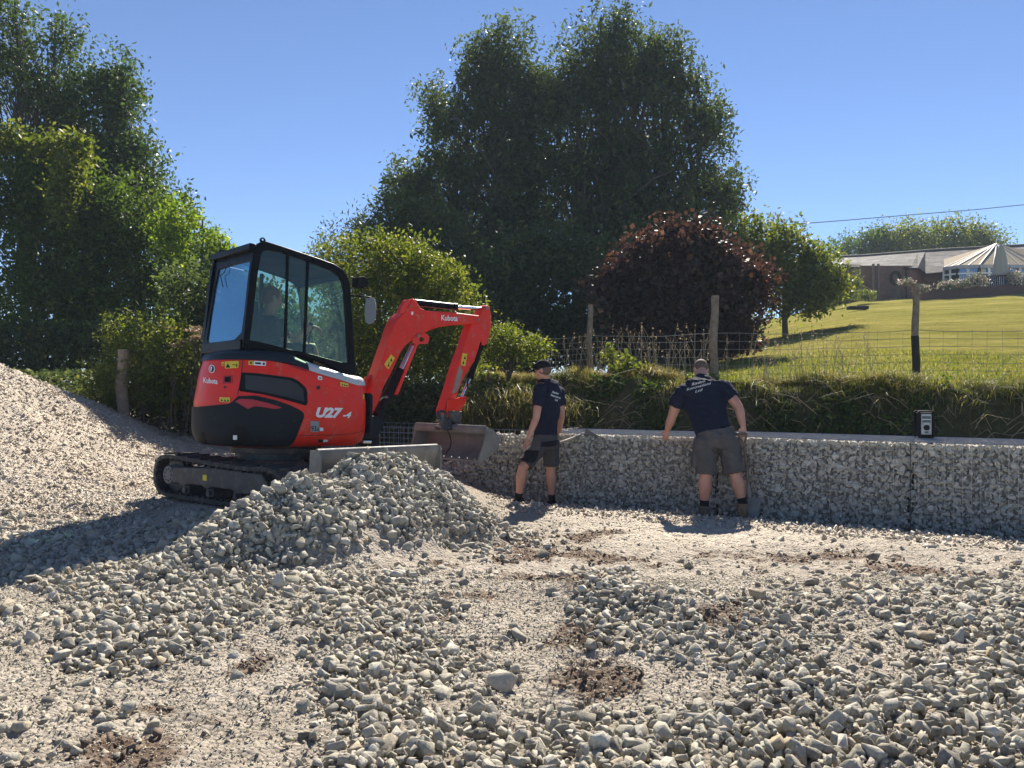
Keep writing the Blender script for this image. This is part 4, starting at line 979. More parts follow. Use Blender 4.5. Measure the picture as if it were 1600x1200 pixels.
# stones carried on the blade end
for q, s_2 in (((686, 704), .06), ((676, 703), .05), ((571, 702), .045)):
    v, f = SH_HI[4]; p_ = onplane(q[0], q[1], T_(1.515, 0, .6), td); npmesh('stone', (v * s_2 * 1.6) @ rots(1)[0].T + np.array(p_), f, M['stone'], tint=np.full(len(v), .6), label={686: 'stone balanced on the far end of the dozer blade', 676: 'small stone on the dozer blade just left of its far end', 571: 'small stone on the dozer blade top below the red bodywork corner'}[q[0]], cat='stone')
# ------------------------------------------------------------------ gabion wall
HT = .94
def wallseg(i): 
    a, b = ((7.52, 5.85), (5.79, 6.85)) if i == 9 else (WALL[i], WALL[i + 1]); a = np.array(a); b = np.array(b); L = np.linalg.norm(b - a); t = (b - a) / L; n = np.array([t[1], -t[0]])
    if n[1] < 0: n = -n
    return a, b, L, t, n            # n points away from the camera
def zb(x, y): return 0.0
def basket(i, label, filled=True, top=None, lid=True, ht=HT, hf=None):
    a, b, L, t, n = wallseg(i); ht = top or ht
    root = empty('gabion_basket', (float((a + b)[0] / 2), float((a + b)[1] / 2), 0), label, 'gabion', 'gabion baskets in a row')
    P = lambda u, v, z: Vector((a[0] + t[0] * u + n[0] * v, a[1] + t[1] * u + n[1] * v, z))
    g = np.random.default_rng(50 + i)
    if filled:
        core = MB(); co = None if hf else [P(.03, .05, -.1), P(L - .03, .05, -.1), P(L - .03, .97, -.1), P(.03, .97, -.1)]; hf or core.prism(co, (0, 0, ht + .1 - .05)); hf or build(core, 'gap_shade_core', surf('packed_shadow_stone', (.19, .175, .15), rough=.95, bmp=1.), root)  # core coloured darker so gaps between stones read as shade
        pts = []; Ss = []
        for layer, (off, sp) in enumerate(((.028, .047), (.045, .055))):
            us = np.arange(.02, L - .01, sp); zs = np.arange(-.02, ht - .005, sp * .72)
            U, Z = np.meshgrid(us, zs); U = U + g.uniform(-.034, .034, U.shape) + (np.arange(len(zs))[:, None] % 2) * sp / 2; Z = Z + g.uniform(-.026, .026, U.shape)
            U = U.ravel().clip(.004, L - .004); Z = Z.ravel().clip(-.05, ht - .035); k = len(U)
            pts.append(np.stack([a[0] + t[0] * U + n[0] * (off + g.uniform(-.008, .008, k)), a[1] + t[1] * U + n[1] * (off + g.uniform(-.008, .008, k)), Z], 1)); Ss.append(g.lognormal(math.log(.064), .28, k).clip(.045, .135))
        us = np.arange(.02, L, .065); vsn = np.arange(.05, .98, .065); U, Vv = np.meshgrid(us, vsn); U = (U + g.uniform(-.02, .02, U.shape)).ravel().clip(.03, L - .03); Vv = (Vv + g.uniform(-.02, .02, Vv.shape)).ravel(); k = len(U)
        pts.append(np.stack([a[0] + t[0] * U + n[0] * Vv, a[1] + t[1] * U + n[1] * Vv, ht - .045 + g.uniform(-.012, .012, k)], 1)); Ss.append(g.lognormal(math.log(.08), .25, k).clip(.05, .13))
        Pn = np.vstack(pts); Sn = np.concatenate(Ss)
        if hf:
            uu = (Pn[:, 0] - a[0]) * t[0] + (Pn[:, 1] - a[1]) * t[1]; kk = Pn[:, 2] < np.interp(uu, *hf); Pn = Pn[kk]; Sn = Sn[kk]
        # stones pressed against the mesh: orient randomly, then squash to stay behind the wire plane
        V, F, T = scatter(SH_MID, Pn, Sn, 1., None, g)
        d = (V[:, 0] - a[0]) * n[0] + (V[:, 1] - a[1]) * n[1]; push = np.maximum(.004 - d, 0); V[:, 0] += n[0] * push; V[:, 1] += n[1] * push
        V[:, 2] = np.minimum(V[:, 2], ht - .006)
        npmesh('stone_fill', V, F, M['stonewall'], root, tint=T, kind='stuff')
    wv = []; r_ = .0019 if filled and not hf else .0028
    def wire(mb, A, B, r2=None): mb.tube([A, B], r2 or r_, n=4, caps=False)
    front = MB(); sp = .0762
    for u in np.arange(0, L + .001, L / round(L / sp)): wire(front, P(u, -.002, -.05), P(u, -.002, ht))
    for z in np.arange(ht, -.06, -sp): wire(front, P(0, -.004, z), P(L, -.004, z))
    build(front, 'front_mesh', M['wire'], root, fix=False)
    if lid:
        tp = MB()
        for u in np.arange(0, L + .001, L / round(L / sp)): wire(tp, P(u, 0, ht + .002), P(u, 1., ht + .002), .0028)
        for v in np.arange(0, 1.001, 1. / 13): wire(tp, P(0, v, ht + .004), P(L, v, ht + .004), .0028)
        build(tp, 'lid_mesh', M['wire'], root, fix=False)
    if not filled or hf or i == 2:
        bk_ = MB()
        for u in np.arange(0, L + .001, L / round(L / sp)): wire(bk_, P(u, 1., 0), P(u, 1., ht))
        for z in np.arange(ht, 0, -sp): wire(bk_, P(0, 1., z), P(L, 1., z))
        build(bk_, 'back_mesh', M['wire'], root, fix=False)
    for k, u in enumerate((0, L)):
        e = MB()
        for v in np.arange(0, 1.001, 1. / 13): wire(e, P(u, v, 0), P(u, v, ht))
        for z in np.arange(ht, 0, -sp): wire(e, P(u, 0, z), P(u, 1., z))
        build(e, 'end_mesh', M['wire'], root, fix=False)
    if i in (0, 1):
        cl = MB(); cl.cyl(P(L if i == 0 else 0, -.012, -.02), P(L if i == 0 else 0, -.012, ht), .0045, n=8)
        if i == 0: build(cl, 'corner_wire', M['ironwork'], root)
    return P, L
basket(9, 'stone-filled wire basket next along beyond the right end basket')
basket(0, 'stone-filled wire basket at the right end of the wall, right of the dark corner wire')
basket(1, 'stone-filled wire basket under the site radio, left of the dark corner wire')
basket(2, 'stone-filled wire basket behind the stooping man, the shovel lying on its left end', top=.925)
basket(3, 'half-filled wire basket behind the man in the cap, loose stone spilling from it', filled=True, lid=False, top=.95, hf=([0, .5, .9, 1.4, 2.1], [.93, .90, .72, .42, .1]))
basket(4, 'empty wire basket seen between the excavator body and its bucket', filled=False, lid=False, top=.95)
# timber rail lying on the empty baskets
def site_radio():
    c_ = at(1444, 692, 8.42); c_.z = HT + .006; M0 = Matrix.Translation(c_) @ Matrix.Rotation(R(-10), 4, 'Z')
    r = empty('site_radio', None, 'small rugged black and silver site radio standing on top of the wall', 'radio', M=M0)
    w_, d_, h_ = .172, .15, .29; L = lambda x, y, z: M0 @ Vector((x, y, z))
    def bx(nm, c, s, m, bev=.006, par=r): mb = MB(); mb.box((0, 0, 0), s, M0 @ Matrix.Translation(c)); return build(mb, nm, m, par, bevel=bev)
    bx('case', (0, 0, .155), (w_ - .03, d_ - .03, h_ - .04), M['plastic'], .012)
    for s in (-1, 1):
        for dd in (-1, 1): bx('corner_guard', (s * (w_ / 2 - .012), dd * (d_ / 2 - .012), .15), (.026, .026, h_ - .01), M['blackm'], .008)
    bx('top_rail', (0, -.06, .290), (w_ - .02, .026, .018), M['blackm']); bx('top_rail', (0, .06, .290), (w_ - .02, .026, .018), M['blackm'])
    bx('base_rail', (0, -.06, .014), (w_ - .02, .028, .026), M['blackm'])
    fp = surf('silver_plastic', (.40, .40, .39), (.34, .34, .33), rough=.4)
    fpo = bx('front_panel', (0, -.066, .152), (.105, .012, .225), fp)
    bx('display', (0, -.0735, .205), (.088, .004, .072), surf('display_dark', (.03, .04, .06), rough=.15), .001, fpo)
    bx('display_line', (0, -.0765, .205), (.088, .002, .006), M['white'], 0, fpo)
    mb = MB(); mb.cyl(L(0, -.070, .115), L(0, -.086, .115), .030, n=20); kn = build(mb, 'dial', M['blackm'], fpo, smooth=40)
    mb = MB(); mb.cyl(L(0, -.087, .115), L(0, -.090, .115), .018, n=16); build(mb, 'dial_cap', M['plastic'], kn)
    bx('button', (0, -.073, .066), (.04, .005, .013), M['blackm'], .002, fpo)
    for s in (-1, 1): bx('button', (s * .035, -.073, .155), (.012, .005, .009), M['blackm'], .001, fpo)
site_radio()
def shovel_flat():
    A, B = at(868, 694, 9.35), at(912, 677, 9.75); A.z = .98; B.z = 1.0
    A = at(866, 695, 9.38); B = at(914, 678, 9.62)
    r = empty('shovel', B, 'shovel with pale handle lying on the wall top right of the man in the cap', 'shovel')
    d = (B - A).normalized(); sd_ = Vector((d.y, -d.x, 0)).normalized()
    mb = MB(); mb.tube([A - d * .45, A, B - d * .12], .017, n=10); build(mb, 'handle', surf('pale_ash', (.40, .33, .24), (.32, .26, .19), rough=.7), r, smooth=60)
    mb = MB(); mb.tube([B - d * .16, B - d * .02], [.021, .026], n=10)
    nu, nv = 7, 8; V = []
    tip = at(938, 688, 9.55)
    d2 = (tip - B).normalized(); s2 = d2.cross(Vector((0, .55, 1))).normalized(); up2 = s2.cross(d2)
    for j in range(nv):
        v = j / (nv - 1); wd = .125 * (1 if v < .65 else math.cos((v - .65) / .35 * 1.1))
        for i in range(nu):
            u = -1 + 2 * i / (nu - 1); V.append(B + d2 * (v * .27) + s2 * u * wd + up2 * (.03 * (u * u) - .03 * math.sin(v * 2.4)))
    k = len(V); F = [(j * nu + i, j * nu + i + 1, (j + 1) * nu + i + 1, (j + 1) * nu + i) for j in range(nv - 1) for i in range(nu - 1)]
    mb.add(V + [v - up2 * .003 for v in V], F + [tuple(q + k for q in f) for f in F]); build(mb, 'blade', M['steel'], r, smooth=40)
shovel_flat()
# ------------------------------------------------------------------ people
def fuse(mb, name, m, parent, voxel=.007, it=6, wr=0., **kw):
    """voxel-fuse overlapping closed shapes into one continuous surface"""
    me = bpy.data.meshes.new(name + '_tmp'); me.from_pydata([tuple(v) for v in mb.v], [], mb.f)
    b = bmesh.new(); b.from_mesh(me); bmesh.ops.recalc_face_normals(b, faces=b.faces); b.to_mesh(me); b.free()
    o = bpy.data.objects.new('tmp', me); C.objects.link(o)
    r = o.modifiers.new('r', 'REMESH'); r.mode = 'VOXEL'; r.voxel_size = voxel
    s = o.modifiers.new('s', 'SMOOTH'); s.iterations = it; s.factor = .5
    dg = bpy.context.evaluated_depsgraph_get(); me2 = bpy.data.meshes.new_from_object(o.evaluated_get(dg))
    n = len(me2.vertices); V = np.empty(n * 3); me2.vertices.foreach_get('co', V); V = V.reshape(-1, 3)
    if wr:
        N = np.empty(n * 3); me2.vertices.foreach_get('normal', N); N = N.reshape(-1, 3)
        w_ = fbm(V[:, 0] * 9 + V[:, 2] * 5, V[:, 2] * 11 + V[:, 1] * 8 + V[:, 0] * 4, 3); V = V + N * (w_ * wr)[:, None]
    F = np.array([tuple(p_.vertices) for p_ in me2.polygons if len(p_.vertices) == 4], np.int32)
    bpy.data.objects.remove(o); bpy.data.meshes.remove(me2)
    ob = npmesh(name, V, F, m, parent, smooth=True, **kw); ob['_n'] = n; del ob['_n']
    return ob, BVHTree.FromPolygons([Vector(v) for v in V], [tuple(f) for f in F])
def hand(mb, wrist, d, palm_n, side, curl=.5, L=.19, grip=False):
    """palm, four unequal fingers and a thumb; d points along the hand, side towards the thumb"""
    d = Vector(d).normalized(); pn = Vector(palm_n); pn = (pn - d * pn.dot(d)).normalized(); sd_ = d.cross(pn).normalized() * side; k = L / .19
    w_ = Vector(wrist); mb.tube([w_ - d * .02, w_ + d * .03 * k, w_ + d * .09 * k], [(.026, .02), (.036 * k, .016), (.038 * k, .014)], n=12, up=pn)
    for i, (o, ln) in enumerate(((.030, .072), (.010, .080), (-.010, .075), (-.028, .058))):
        p_ = w_ + d * .085 * k + sd_ * o * k; dd = d.copy(); pts = [p_ - d * .01]; c_ = 1.35 if grip else curl * (1 + .15 * i)
        for j in range(3):
            dd = (dd + pn * c_ * (.35 + .25 * j)).normalized(); pts.append(pts[-1] + dd * ln * k * (.46, .32, .26)[j])
        mb.tube(pts, [.0098, .0095, .0085, .0072], n=8)
    t0 = w_ + d * .025 * k + sd_ * .026 * k; t1 = t0 + (d * .6 + sd_ * .7 + pn * .2).normalized() * .045 * k; t2 = t1 + (d * .85 + sd_ * .15 + pn * .5).normalized() * .035 * k
    mb.tube([t0, t1, t2], [.013, .0115, .008], n=8)
def head(mb, c, f, up, s=1.):
    """skull, jaw, nose, ears, brow, lips; f = facing"""
    f = Vector(f).normalized(); up = Vector(up); up = (up - f * up.dot(f)).normalized(); r_ = f.cross(up).normalized(); c = Vector(c)
    B = Matrix((r_, f, up)).transposed(); q = lambda x, y, z: c + (r_ * x + f * y + up * z) * s
    mb.ball(q(0, -.008, .025), (.076 * s, .095 * s, .092 * s), B, 20, 14); mb.ball(q(0, .022, -.035), (.058 * s, .066 * s, .075 * s), B, 18, 12); mb.ball(q(0, .062, -.085), (.026 * s, .022 * s, .022 * s), B)
    mb.tube([q(0, .082, .025), q(0, .108, -.018), q(0, .092, -.03)], [.009 * s, .014 * s, .011 * s], n=8)
    for e in (-1, 1):
        mb.ball(q(e * .078, -.005, -.005), (.012 * s, .022 * s, .034 * s), B, 10, 8); mb.ball(q(e * .032, .080, .032), (.024 * s, .012 * s, .010 * s), B, 10, 8); mb.ball(q(e * .040, .060, -.02), (.026 * s, .024 * s, .024 * s), B, 10, 8)
    for z in (-.052, -.064): mb.ball(q(0, .086, z), (.024 * s, .010 * s, .007 * s), B, 10, 8)
    return q, B, r_, f, up
def eyes(q, B, parent, s=1.):
    mb = MB()
    for e in (-1, 1): mb.ball(q(e * .032, .081, .014), (.0125 * s, .008 * s, .0085 * s), B, 10, 8)
    return build(mb, 'eyes', M['ink'] if False else surf('eye', (.5, .48, .45), rough=.2), parent, smooth=60)
def limb(mb, pts, rad, n=14): mb.tube(pts, rad, n=n)

# ---- the man in the cap
def man_cap():
    z = lambda zx, zy, D: at(760 + zx * .225, 540 + zy * .225, D)
    base = z(420, 1150, 9.35); base.z = 0
    root = empty('person', base, 'man in black cap, navy polo shirt and grey work shorts walking beside the stone-filled wall', 'person')
    fac = Vector((-.83, .30, -.22)).normalized(); hc = z(392, 172, 9.25)
    shL, shR = z(372, 305, 9.12), z(503, 322, 9.46); ax = (shR - shL).normalized(); fw = Vector((-.78, .60, 0)).normalized()
    pel = z(412, 640, 9.30); ch = z(437, 335, 9.32); wa = z(418, 520, 9.32); nk = z(405, 245, 9.28)
    hL, hR = z(375, 690, 9.22), z(450, 690, 9.40); kL, kR = z(250, 850, 9.05), z(446, 860, 9.42); aL, aR = z(222, 1055, 9.10), z(455, 1065, 9.45)
    elL, wrL = z(347, 500, 9.02), z(292, 640, 8.98); elR, wrR = z(522, 475, 9.50), z(510, 585, 9.66)
    mb = MB(); q, B, r_, f, up = head(mb, hc, fac, (0, 0, 1))
    limb(mb, [hc - up * .05 - f * .02, nk, nk - Vector((0, 0, .08))], [.056, .060, .085])
    for s_, e_, w_ in ((shL, elL, wrL), (shR, elR, wrR)): limb(mb, [s_, s_.lerp(e_, .5), e_, e_.lerp(w_, .3), w_], [.056, .052, .043, .043, .028])
    hand(mb, wrL, (wrL - elL) + Vector((0, .0, -.05)), -ax + fw * .2, -1, .55)
    hand(mb, wrR, Vector((-.5, .5, -.6)), -ax, 1, .7)
    limb(mb, [pel, wa, ch, nk - Vector((0, 0, .03))], [.105, .10, .105, .065], 18)
    for h_, k_, a_ in ((hL, kL, aL), (hR, kR, aR)): limb(mb, [h_, h_.lerp(k_, .5), k_, k_.lerp(a_, .28), k_.lerp(a_, .75), a_, a_ - Vector((0, 0, .05))], [.092, .080, .057, .064, .043, .038, .042])
    body_, _ = fuse(mb, 'body', M['skin'], root, .0075, 5)
    eyes(q, B, body_)
    # polo shirt
    mb = MB(); ux = ax
    mb.tube([pel + Vector((0, 0, .02)), wa, wa.lerp(ch, .55), ch + Vector((0, 0, .02)), (shL + shR) / 2 + Vector((0, 0, .05)), nk - Vector((0, 0, .015))], [(.172, .135), (.168, .125), (.185, .130), (.198, .132), (.15, .10), (.072, .066)], n=22, up=fw)
    for s_, e_ in ((shL, elL), (shR, elR)): t_ = s_.lerp(e_, .62); mb.tube([s_.lerp((shL + shR) / 2, .25) + Vector((0, 0, .02)), s_ + Vector((0, 0, .0)), s_.lerp(t_, .5), t_], [.066, .080, .078, .074], n=16)
    sh, bvh = fuse(mb, 'polo_shirt', M['navy'], root, .008, 5, .018)
    mb = MB(); mb.tube([nk - Vector((0, 0, .02)), nk + Vector((0, 0, .025)), nk + Vector((0, 0, .028))], [.082, .074, .066], n=20); build(mb, 'collar', M['navy'], sh, smooth=50)
    # shorts
    mb = MB(); mb.tube([pel + Vector((0, 0, .07)), pel, (hL + hR) / 2 + Vector((0, 0, -.03))], [(.165, .128), (.172, .14), (.165, .135)], n=20, up=fw)
    for h_, k_ in ((hL, kL), (hR, kR)): t_ = h_.lerp(k_, .86); mb.tube([h_ + Vector((0, 0, .06)), h_, h_.lerp(t_, .5), t_], [.10, .112, .103, .098], n=16)
    so, sb_ = fuse(mb, 'work_shorts', M['greycloth2'], root, .008, 4, .016)
    def onbv(bv, o=.004):
        def f_(px, py):
            h = bv.ray_cast(CAMP, ray(px, py).normalized()); return (h[0] - ray(px, py).normalized() * o) if h[0] else None
        return f_
    def clothpatch(name, zs, m, bv, par, o=.006):
        P = [(760 + a * .225, 540 + b * .225) for a, b in zs]; co = [Vector(p) for p in P]; xs_ = [p[0] for p in P]; ys_ = [p[1] for p in P]
        n = len(P); P2 = [tuple(v)[:2] for v in resample([(*p, 0) for p in P], 40)]; co = [Vector(p) for p in P2]
        for a in np.arange(min(xs_), max(xs_), 1.5):
            for b in np.arange(min(ys_), max(ys_), 1.5):
                if inpoly(a, b, P2): co.append(Vector((a, b)))
        r = mgeo.delaunay_2d_cdt(co, [(i, (i + 1) % 40) for i in range(40)], [], 1, 1e-4); f_ = onbv(bv, o); V = [f_(v.x, v.y) for v in r[0]]
        Fs = [tuple(f) for f in r[2] if all(V[i] is not None for i in f)]
        V = [v or Vector() for v in V]; use = sorted({i for f in Fs for i in f}); mp = {a: b for b, a in enumerate(use)}
        mb = MB(); mb.add([V[i] for i in use], [tuple(mp[i] for i in f) for f in Fs]); return build(mb, name, m, par, smooth=60, fix=False)
    clothpatch('holster_pocket', [(312, 640), (380, 645), (372, 728), (300, 722), (275, 690)], M['greycloth'], sb_, so, .012)
    clothpatch('black_panel', [(262, 722), (300, 728), (368, 732), (345, 800), (320, 818), (238, 795)], M['blackcloth'], sb_, so)
    clothpatch('black_panel', [(375, 672), (495, 655), (498, 690), (440, 705), (372, 700)], M['blackcloth'], sb_, so)
    f_ = onbv(bvh, .004)
    def plc(a, b): return f_(a, b) or f_(a - 1, b) or f_(a - 3, b) or f_(a - 6, b) or ch
    for s_, p0, p1 in (('Risdon', (862.5, 613.6), (872.6, 616.6)), ('Renovations', (860.5, 618.2), (875.6, 623.4)), ('Ltd', (867, 625.6), (871.5, 627.4))):
        writing(s_, p0, p1, (.6, -3.0), plc, 'shirt_lettering', M['white'], sh, shear=.3, offs=.02)
    # cap
    mb = MB(); mb.ball(q(0, -.010, .045), (.083, .103, .084), B, 22, 12)
    V = []; n = 14
    for j, t_ in enumerate((0, 1)):
        for i in range(n):
            a = math.pi * i / (n - 1); rad = .0 if t_ == 0 else 1
            V.append(q(math.cos(a) * (.074 + .004 * t_), .055 + math.sin(a) * (.03 + .115 * t_), .048 - .02 * t_ * math.sin(a) - .012 * abs(math.cos(a)) * t_))
    k = len(V); mb.add(V + [v - up * .006 for v in V], [(i, i + 1, n + i + 1, n + i) for i in range(n - 1)] + [(k + n + i, k + n + i + 1, k + i + 1, k + i) for i in range(n - 1)] + [(n + i, n + i + 1, k + n + i + 1, k + n + i) for i in range(n - 1)])
    cut = MB(); cp = build(mb, 'cap', M['blackcloth'], root, smooth=50)
    mb = MB(); mb.ball(q(0, -.022, .0), (.080, .088, .070), B, 20, 12); build(mb, 'cropped_hair', M['hair'], body_, smooth=60)
    mb = MB(); mb.tube([q(.080, -.02, .022), q(.080, .06, .02), q(.045, .095, .016), q(-.045, .095, .016), q(-.080, .06, .02), q(-.080, -.02, .022)], .005, n=6); mb.ball(q(.036, .093, .012), (.026, .008, .019), B); mb.ball(q(-.036, .093, .012), (.026, .008, .019), B); build(mb, 'sunglasses', M['ink'], root)
    for a_, k_, fd in ((aL, kL, Vector((-.88, .45, 0))), (aR, kR, Vector((-.55, .83, 0)))):
        mb = MB(); mb.tube([a_.lerp(k_, .16), a_, a_ - Vector((0, 0, .05))], [.046, .043, .047], n=14); build(mb, 'sock', M['blackcloth'], root, smooth=60)
        an = a_ - Vector((0, 0, .075)); mb = MB(); mb.tube([an - fd * .07 + Vector((0, 0, .01)), an - fd * .02 + Vector((0, 0, .02)), an + fd * .07, an + fd * .15 - Vector((0, 0, .02)), an + fd * .19 - Vector((0, 0, .03))], [(.036, .048), (.045, .058), (.047, .042), (.050, .034), (.034, .024)], n=14, up=(0, 0, 1)); mb.tube([an + Vector((0, 0, .0)), a_ + Vector((0, 0, -.02))], [.052, .050], n=14)
        bo_, _ = fuse(mb, 'boot', M['blackcloth'], root, .008, 3)
man_cap()

# ---- the stooping man with the shovel
def man_stoop():
    z = lambda zx, zy, D=8.5: at(1000 + zx * .2332, 550 + zy * .2332, D)
    base = z(550, 1130); base.z = 0
    root = empty('person', base, 'broad man with cropped hair, seen from behind, stooping over the wall with a shovel', 'person')
    fw = Vector((-.05, 1, 0)).normalized(); ax = Vector((1, .05, 0)).normalized()
    hc = z(408, 118, 8.92); nk = z(415, 175, 8.80); shL, shR = z(275, 265, 8.70), z(560, 235, 8.68)
    elL, wrL = z(212, 440, 8.78), z(185, 520, 8.85); elR, wrR = z(662, 370, 8.55), z(690, 492, 8.48)
    pel = z(515, 600, 8.52); wa = z(470, 470, 8.56); ch = z(425, 300, 8.72)
    hL, hR = z(438, 620, 8.50), z(590, 615, 8.50); kL, kR = z(438, 835, 8.48), z(640, 825, 8.44); aL, aR = z(430, 1035, 8.50), z(690, 1020, 8.40)
    mb = MB(); q, B, r_, f, up = head(mb, hc, Vector((-.08, .80, -.60)), (0, .5, .85))
    limb(mb, [hc - up * .06 - f * .02, nk, nk.lerp(ch, .3)], [.066, .074, .10])
    for s_, e_, w_ in ((shL, elL, wrL), (shR, elR, wrR)): limb(mb, [s_, s_.lerp(e_, .5), e_, e_.lerp(w_, .35), w_], [.068, .064, .050, .052, .033])
    hand(mb, wrL, (-.25, .15, -1), Vector((.6, .8, 0)), -1, .9)
    hand(mb, wrR, (.15, -.05, -1), Vector((-.3, .9, 0)), -1, .5, grip=True)
    limb(mb, [pel, wa, ch, nk.lerp(ch, .25)], [.12, .115, .12, .08], 18)
    for h_, k_, a_ in ((hL, kL, aL), (hR, kR, aR)): limb(mb, [h_, h_.lerp(k_, .5), k_, k_.lerp(a_, .3), k_.lerp(a_, .75), a_, a_ - Vector((0, 0, .05))], [.11, .095, .066, .076, .050, .043, .045])
    body_, _ = fuse(mb, 'body', M['skin'], root, .0075, 5); eyes(q, B, body_)
    mb = MB(); mb.ball(q(0, -.014, .030), (.0785, .0925, .092), B, 22, 14); build(mb, 'cropped_hair', M['hair'], body_, smooth=60)
    mb = MB(); mb.tube([pel + Vector((-.02, .0, .10)), wa, wa.lerp(ch, .5), ch + Vector((0, 0, .0)), (shL + shR) / 2 + Vector((0, .03, .065)), nk + Vector((0, -.02, -.01))], [(.20, .150), (.205, .150), (.222, .150), (.248, .150), (.215, .115), (.098, .085)], n=24, up=(0, 1, 0))
    for s_, e_ in ((shL, elL), (shR, elR)): t_ = s_.lerp(e_, .58); mb.tube([s_.lerp((shL + shR) / 2, .3) + Vector((0, 0, .02)), s_, s_.lerp(t_, .5), t_], [.080, .082, .086, .084], n=16)
    sh, bv = fuse(mb, 'polo_shirt', M['navy'], root, .008, 5, .022)
    mb = MB(); mb.tube([nk + Vector((0, -.03, -.05)), nk + Vector((0, .0, -.012)), nk + Vector((0, .01, -.008))], [.098, .084, .076], n=20); build(mb, 'collar', M['navy'], sh, smooth=50)
    mb = MB(); mb.tube([pel + Vector((-.02, 0, .13)), pel + Vector((0, -.02, .02)), (hL + hR) / 2 - Vector((0, 0, .04))], [(.205, .150), (.225, .175), (.205, .16)], n=22, up=(0, 1, 0))
    for h_, k_ in ((hL, kL), (hR, kR)): t_ = h_.lerp(k_, .92); mb.tube([h_ + Vector((0, 0, .08)), h_, h_.lerp(t_, .5), t_], [.12, .134, .126, .118], n=16)
    so, sb_ = fuse(mb, 'work_shorts', M['greycloth'], root, .008, 4, .022)
    def onb(bv_, o):
        def f_(px, py):
            for dx in (0, 1, -1, 2, -2, 4, -4):
                h = bv_.ray_cast(CAMP, ray(px + dx, py).normalized())
                if h[0]: return h[0] - ray(px, py).normalized() * o
            return pel
        return f_
    for (a, b) in (((368, 560), (440, 655)), ((548, 545), (635, 632))):
        mb = MB(); P = [(a[0], a[1]), (b[0], a[1]), (b[0], b[1]), (a[0], b[1])]; g_ = onb(sb_, .007); V = []
        for j in range(7):
            for i in range(7): V.append(g_(1000 + (a[0] + (b[0] - a[0]) * i / 6) * .2332, 550 + (a[1] + (b[1] - a[1]) * j / 6) * .2332))
        mb.add(V, [(j * 7 + i, j * 7 + i + 1, j * 7 + i + 8, j * 7 + i + 7) for j in range(6) for i in range(6)]); build(mb, 'back_pocket', M['greycloth'], so, smooth=60, fix=False)
    mb = MB(); mb.box((0, 0, 0), (.05, .14, .19), Matrix.Translation(z(362, 715, 8.50))); build(mb, 'cargo_pocket', M['greycloth'], so, bevel=.015)
    f_ = onb(bv, .004)
    for s_, p0, p1, hh in (('Risdon', (1081, 602.6), (1101.5, 597), 4.4), ('Renovations', (1073, 610.6), (1110.5, 600.4), 4.4), ('Ltd', (1086.3, 613.6), (1097.2, 610.6), 4.2)):
        writing(s_, p0, p1, (.6, -hh), f_, 'shirt_lettering', M['white'], sh, shear=.12, offs=.0)
    for a_, k_, fd, mt in ((aL, kL, Vector((-.1, 1, 0)), 'greycloth'), (aR, kR, Vector((.25, .95, 0)), 'tan')):
        mb = MB(); mb.tube([a_.lerp(k_, .22), a_.lerp(k_, .1), a_, a_ - Vector((0, 0, .06))], [.052, .050, .047, .05], n=14); build(mb, 'sock', M['blackcloth'], root, smooth=60)
        an = a_ - Vector((0, 0, .10)); mb = MB(); fd = fd.normalized()
        mb.tube([an - fd * .09 + Vector((0, 0, .0)), an - fd * .03 + Vector((0, 0, .02)), an + fd * .07, an + fd * .15 - Vector((0, 0, .02)), an + fd * .19 - Vector((0, 0, .03))], [(.042, .05), (.05, .06), (.052, .045), (.054, .036), (.036, .026)], n=14, up=(0, 0, 1)); mb.tube([an - Vector((0, 0, .02)), a_ + Vector((0, 0, .01))], [.060, .062], n=14)
        bo_, _ = fuse(mb, 'boot', M['tan'] if mt == 'tan' else surf('boot_shaded', (.10, .075, .055), rough=.85), root, .008, 3)  # one pair: left boot darker, right paler, shade and sun in the colour
    # shovel standing in his right hand
    T0 = z(683, 548, 8.44); S0 = z(700, 625, 8.44); S1 = z(733, 958, 8.40); r2 = empty('shovel', z(770, 1140, 8.38), 'long wooden-handled square shovel standing upright in the stooping man\'s right hand', 'shovel')
    wd = surf('worn_shaft', (.13, .095, .065), (.09, .065, .045), rough=.7)
    mb = MB(); mb.tube([S0, S0.lerp(S1, .5), S1], .017, n=10); mb.tube([S0, T0 + Vector((-.045, 0, -.01))], [.014, .010], n=8); mb.tube([S0, T0 + Vector((.048, 0, -.01))], [.014, .010], n=8); sf = build(mb, 'shaft', wd, r2, smooth=60)
    mb = MB(); mb.tube([T0 + Vector((-.06, 0, 0)), T0 + Vector((.06, 0, 0))], .016, n=10); build(mb, 'grip', wd, r2, smooth=60)
    mb = MB(); mb.tube([S1 - (S1 - S0).normalized() * .12, S1 + (S1 - S0).normalized() * .02], [.021, .026], n=10); cn = [z(722, 965, 8.40), z(812, 985, 8.42), z(785, 1165, 8.34), z(728, 1140, 8.32)]
    nu = 7; V = []
    for j in range(nu):
        for i in range(nu):
            u, v = i / (nu - 1), j / (nu - 1); p_ = cn[0].lerp(cn[1], u).lerp(cn[3].lerp(cn[2], u), v); V.append(p_ + Vector((0, .035 * (1 - (2 * u - 1) ** 2) , 0)))
    k = len(V); F = [(j * nu + i, j * nu + i + 1, (j + 1) * nu + i + 1, (j + 1) * nu + i) for j in range(nu - 1) for i in range(nu - 1)]
    mb.add(V + [v + Vector((0, .003, 0)) for v in V], F + [tuple(reversed([q_ + k for q_ in f_])) for f_ in F]); build(mb, 'blade', M['steel'], r2, smooth=50, fix=False)
man_stoop()

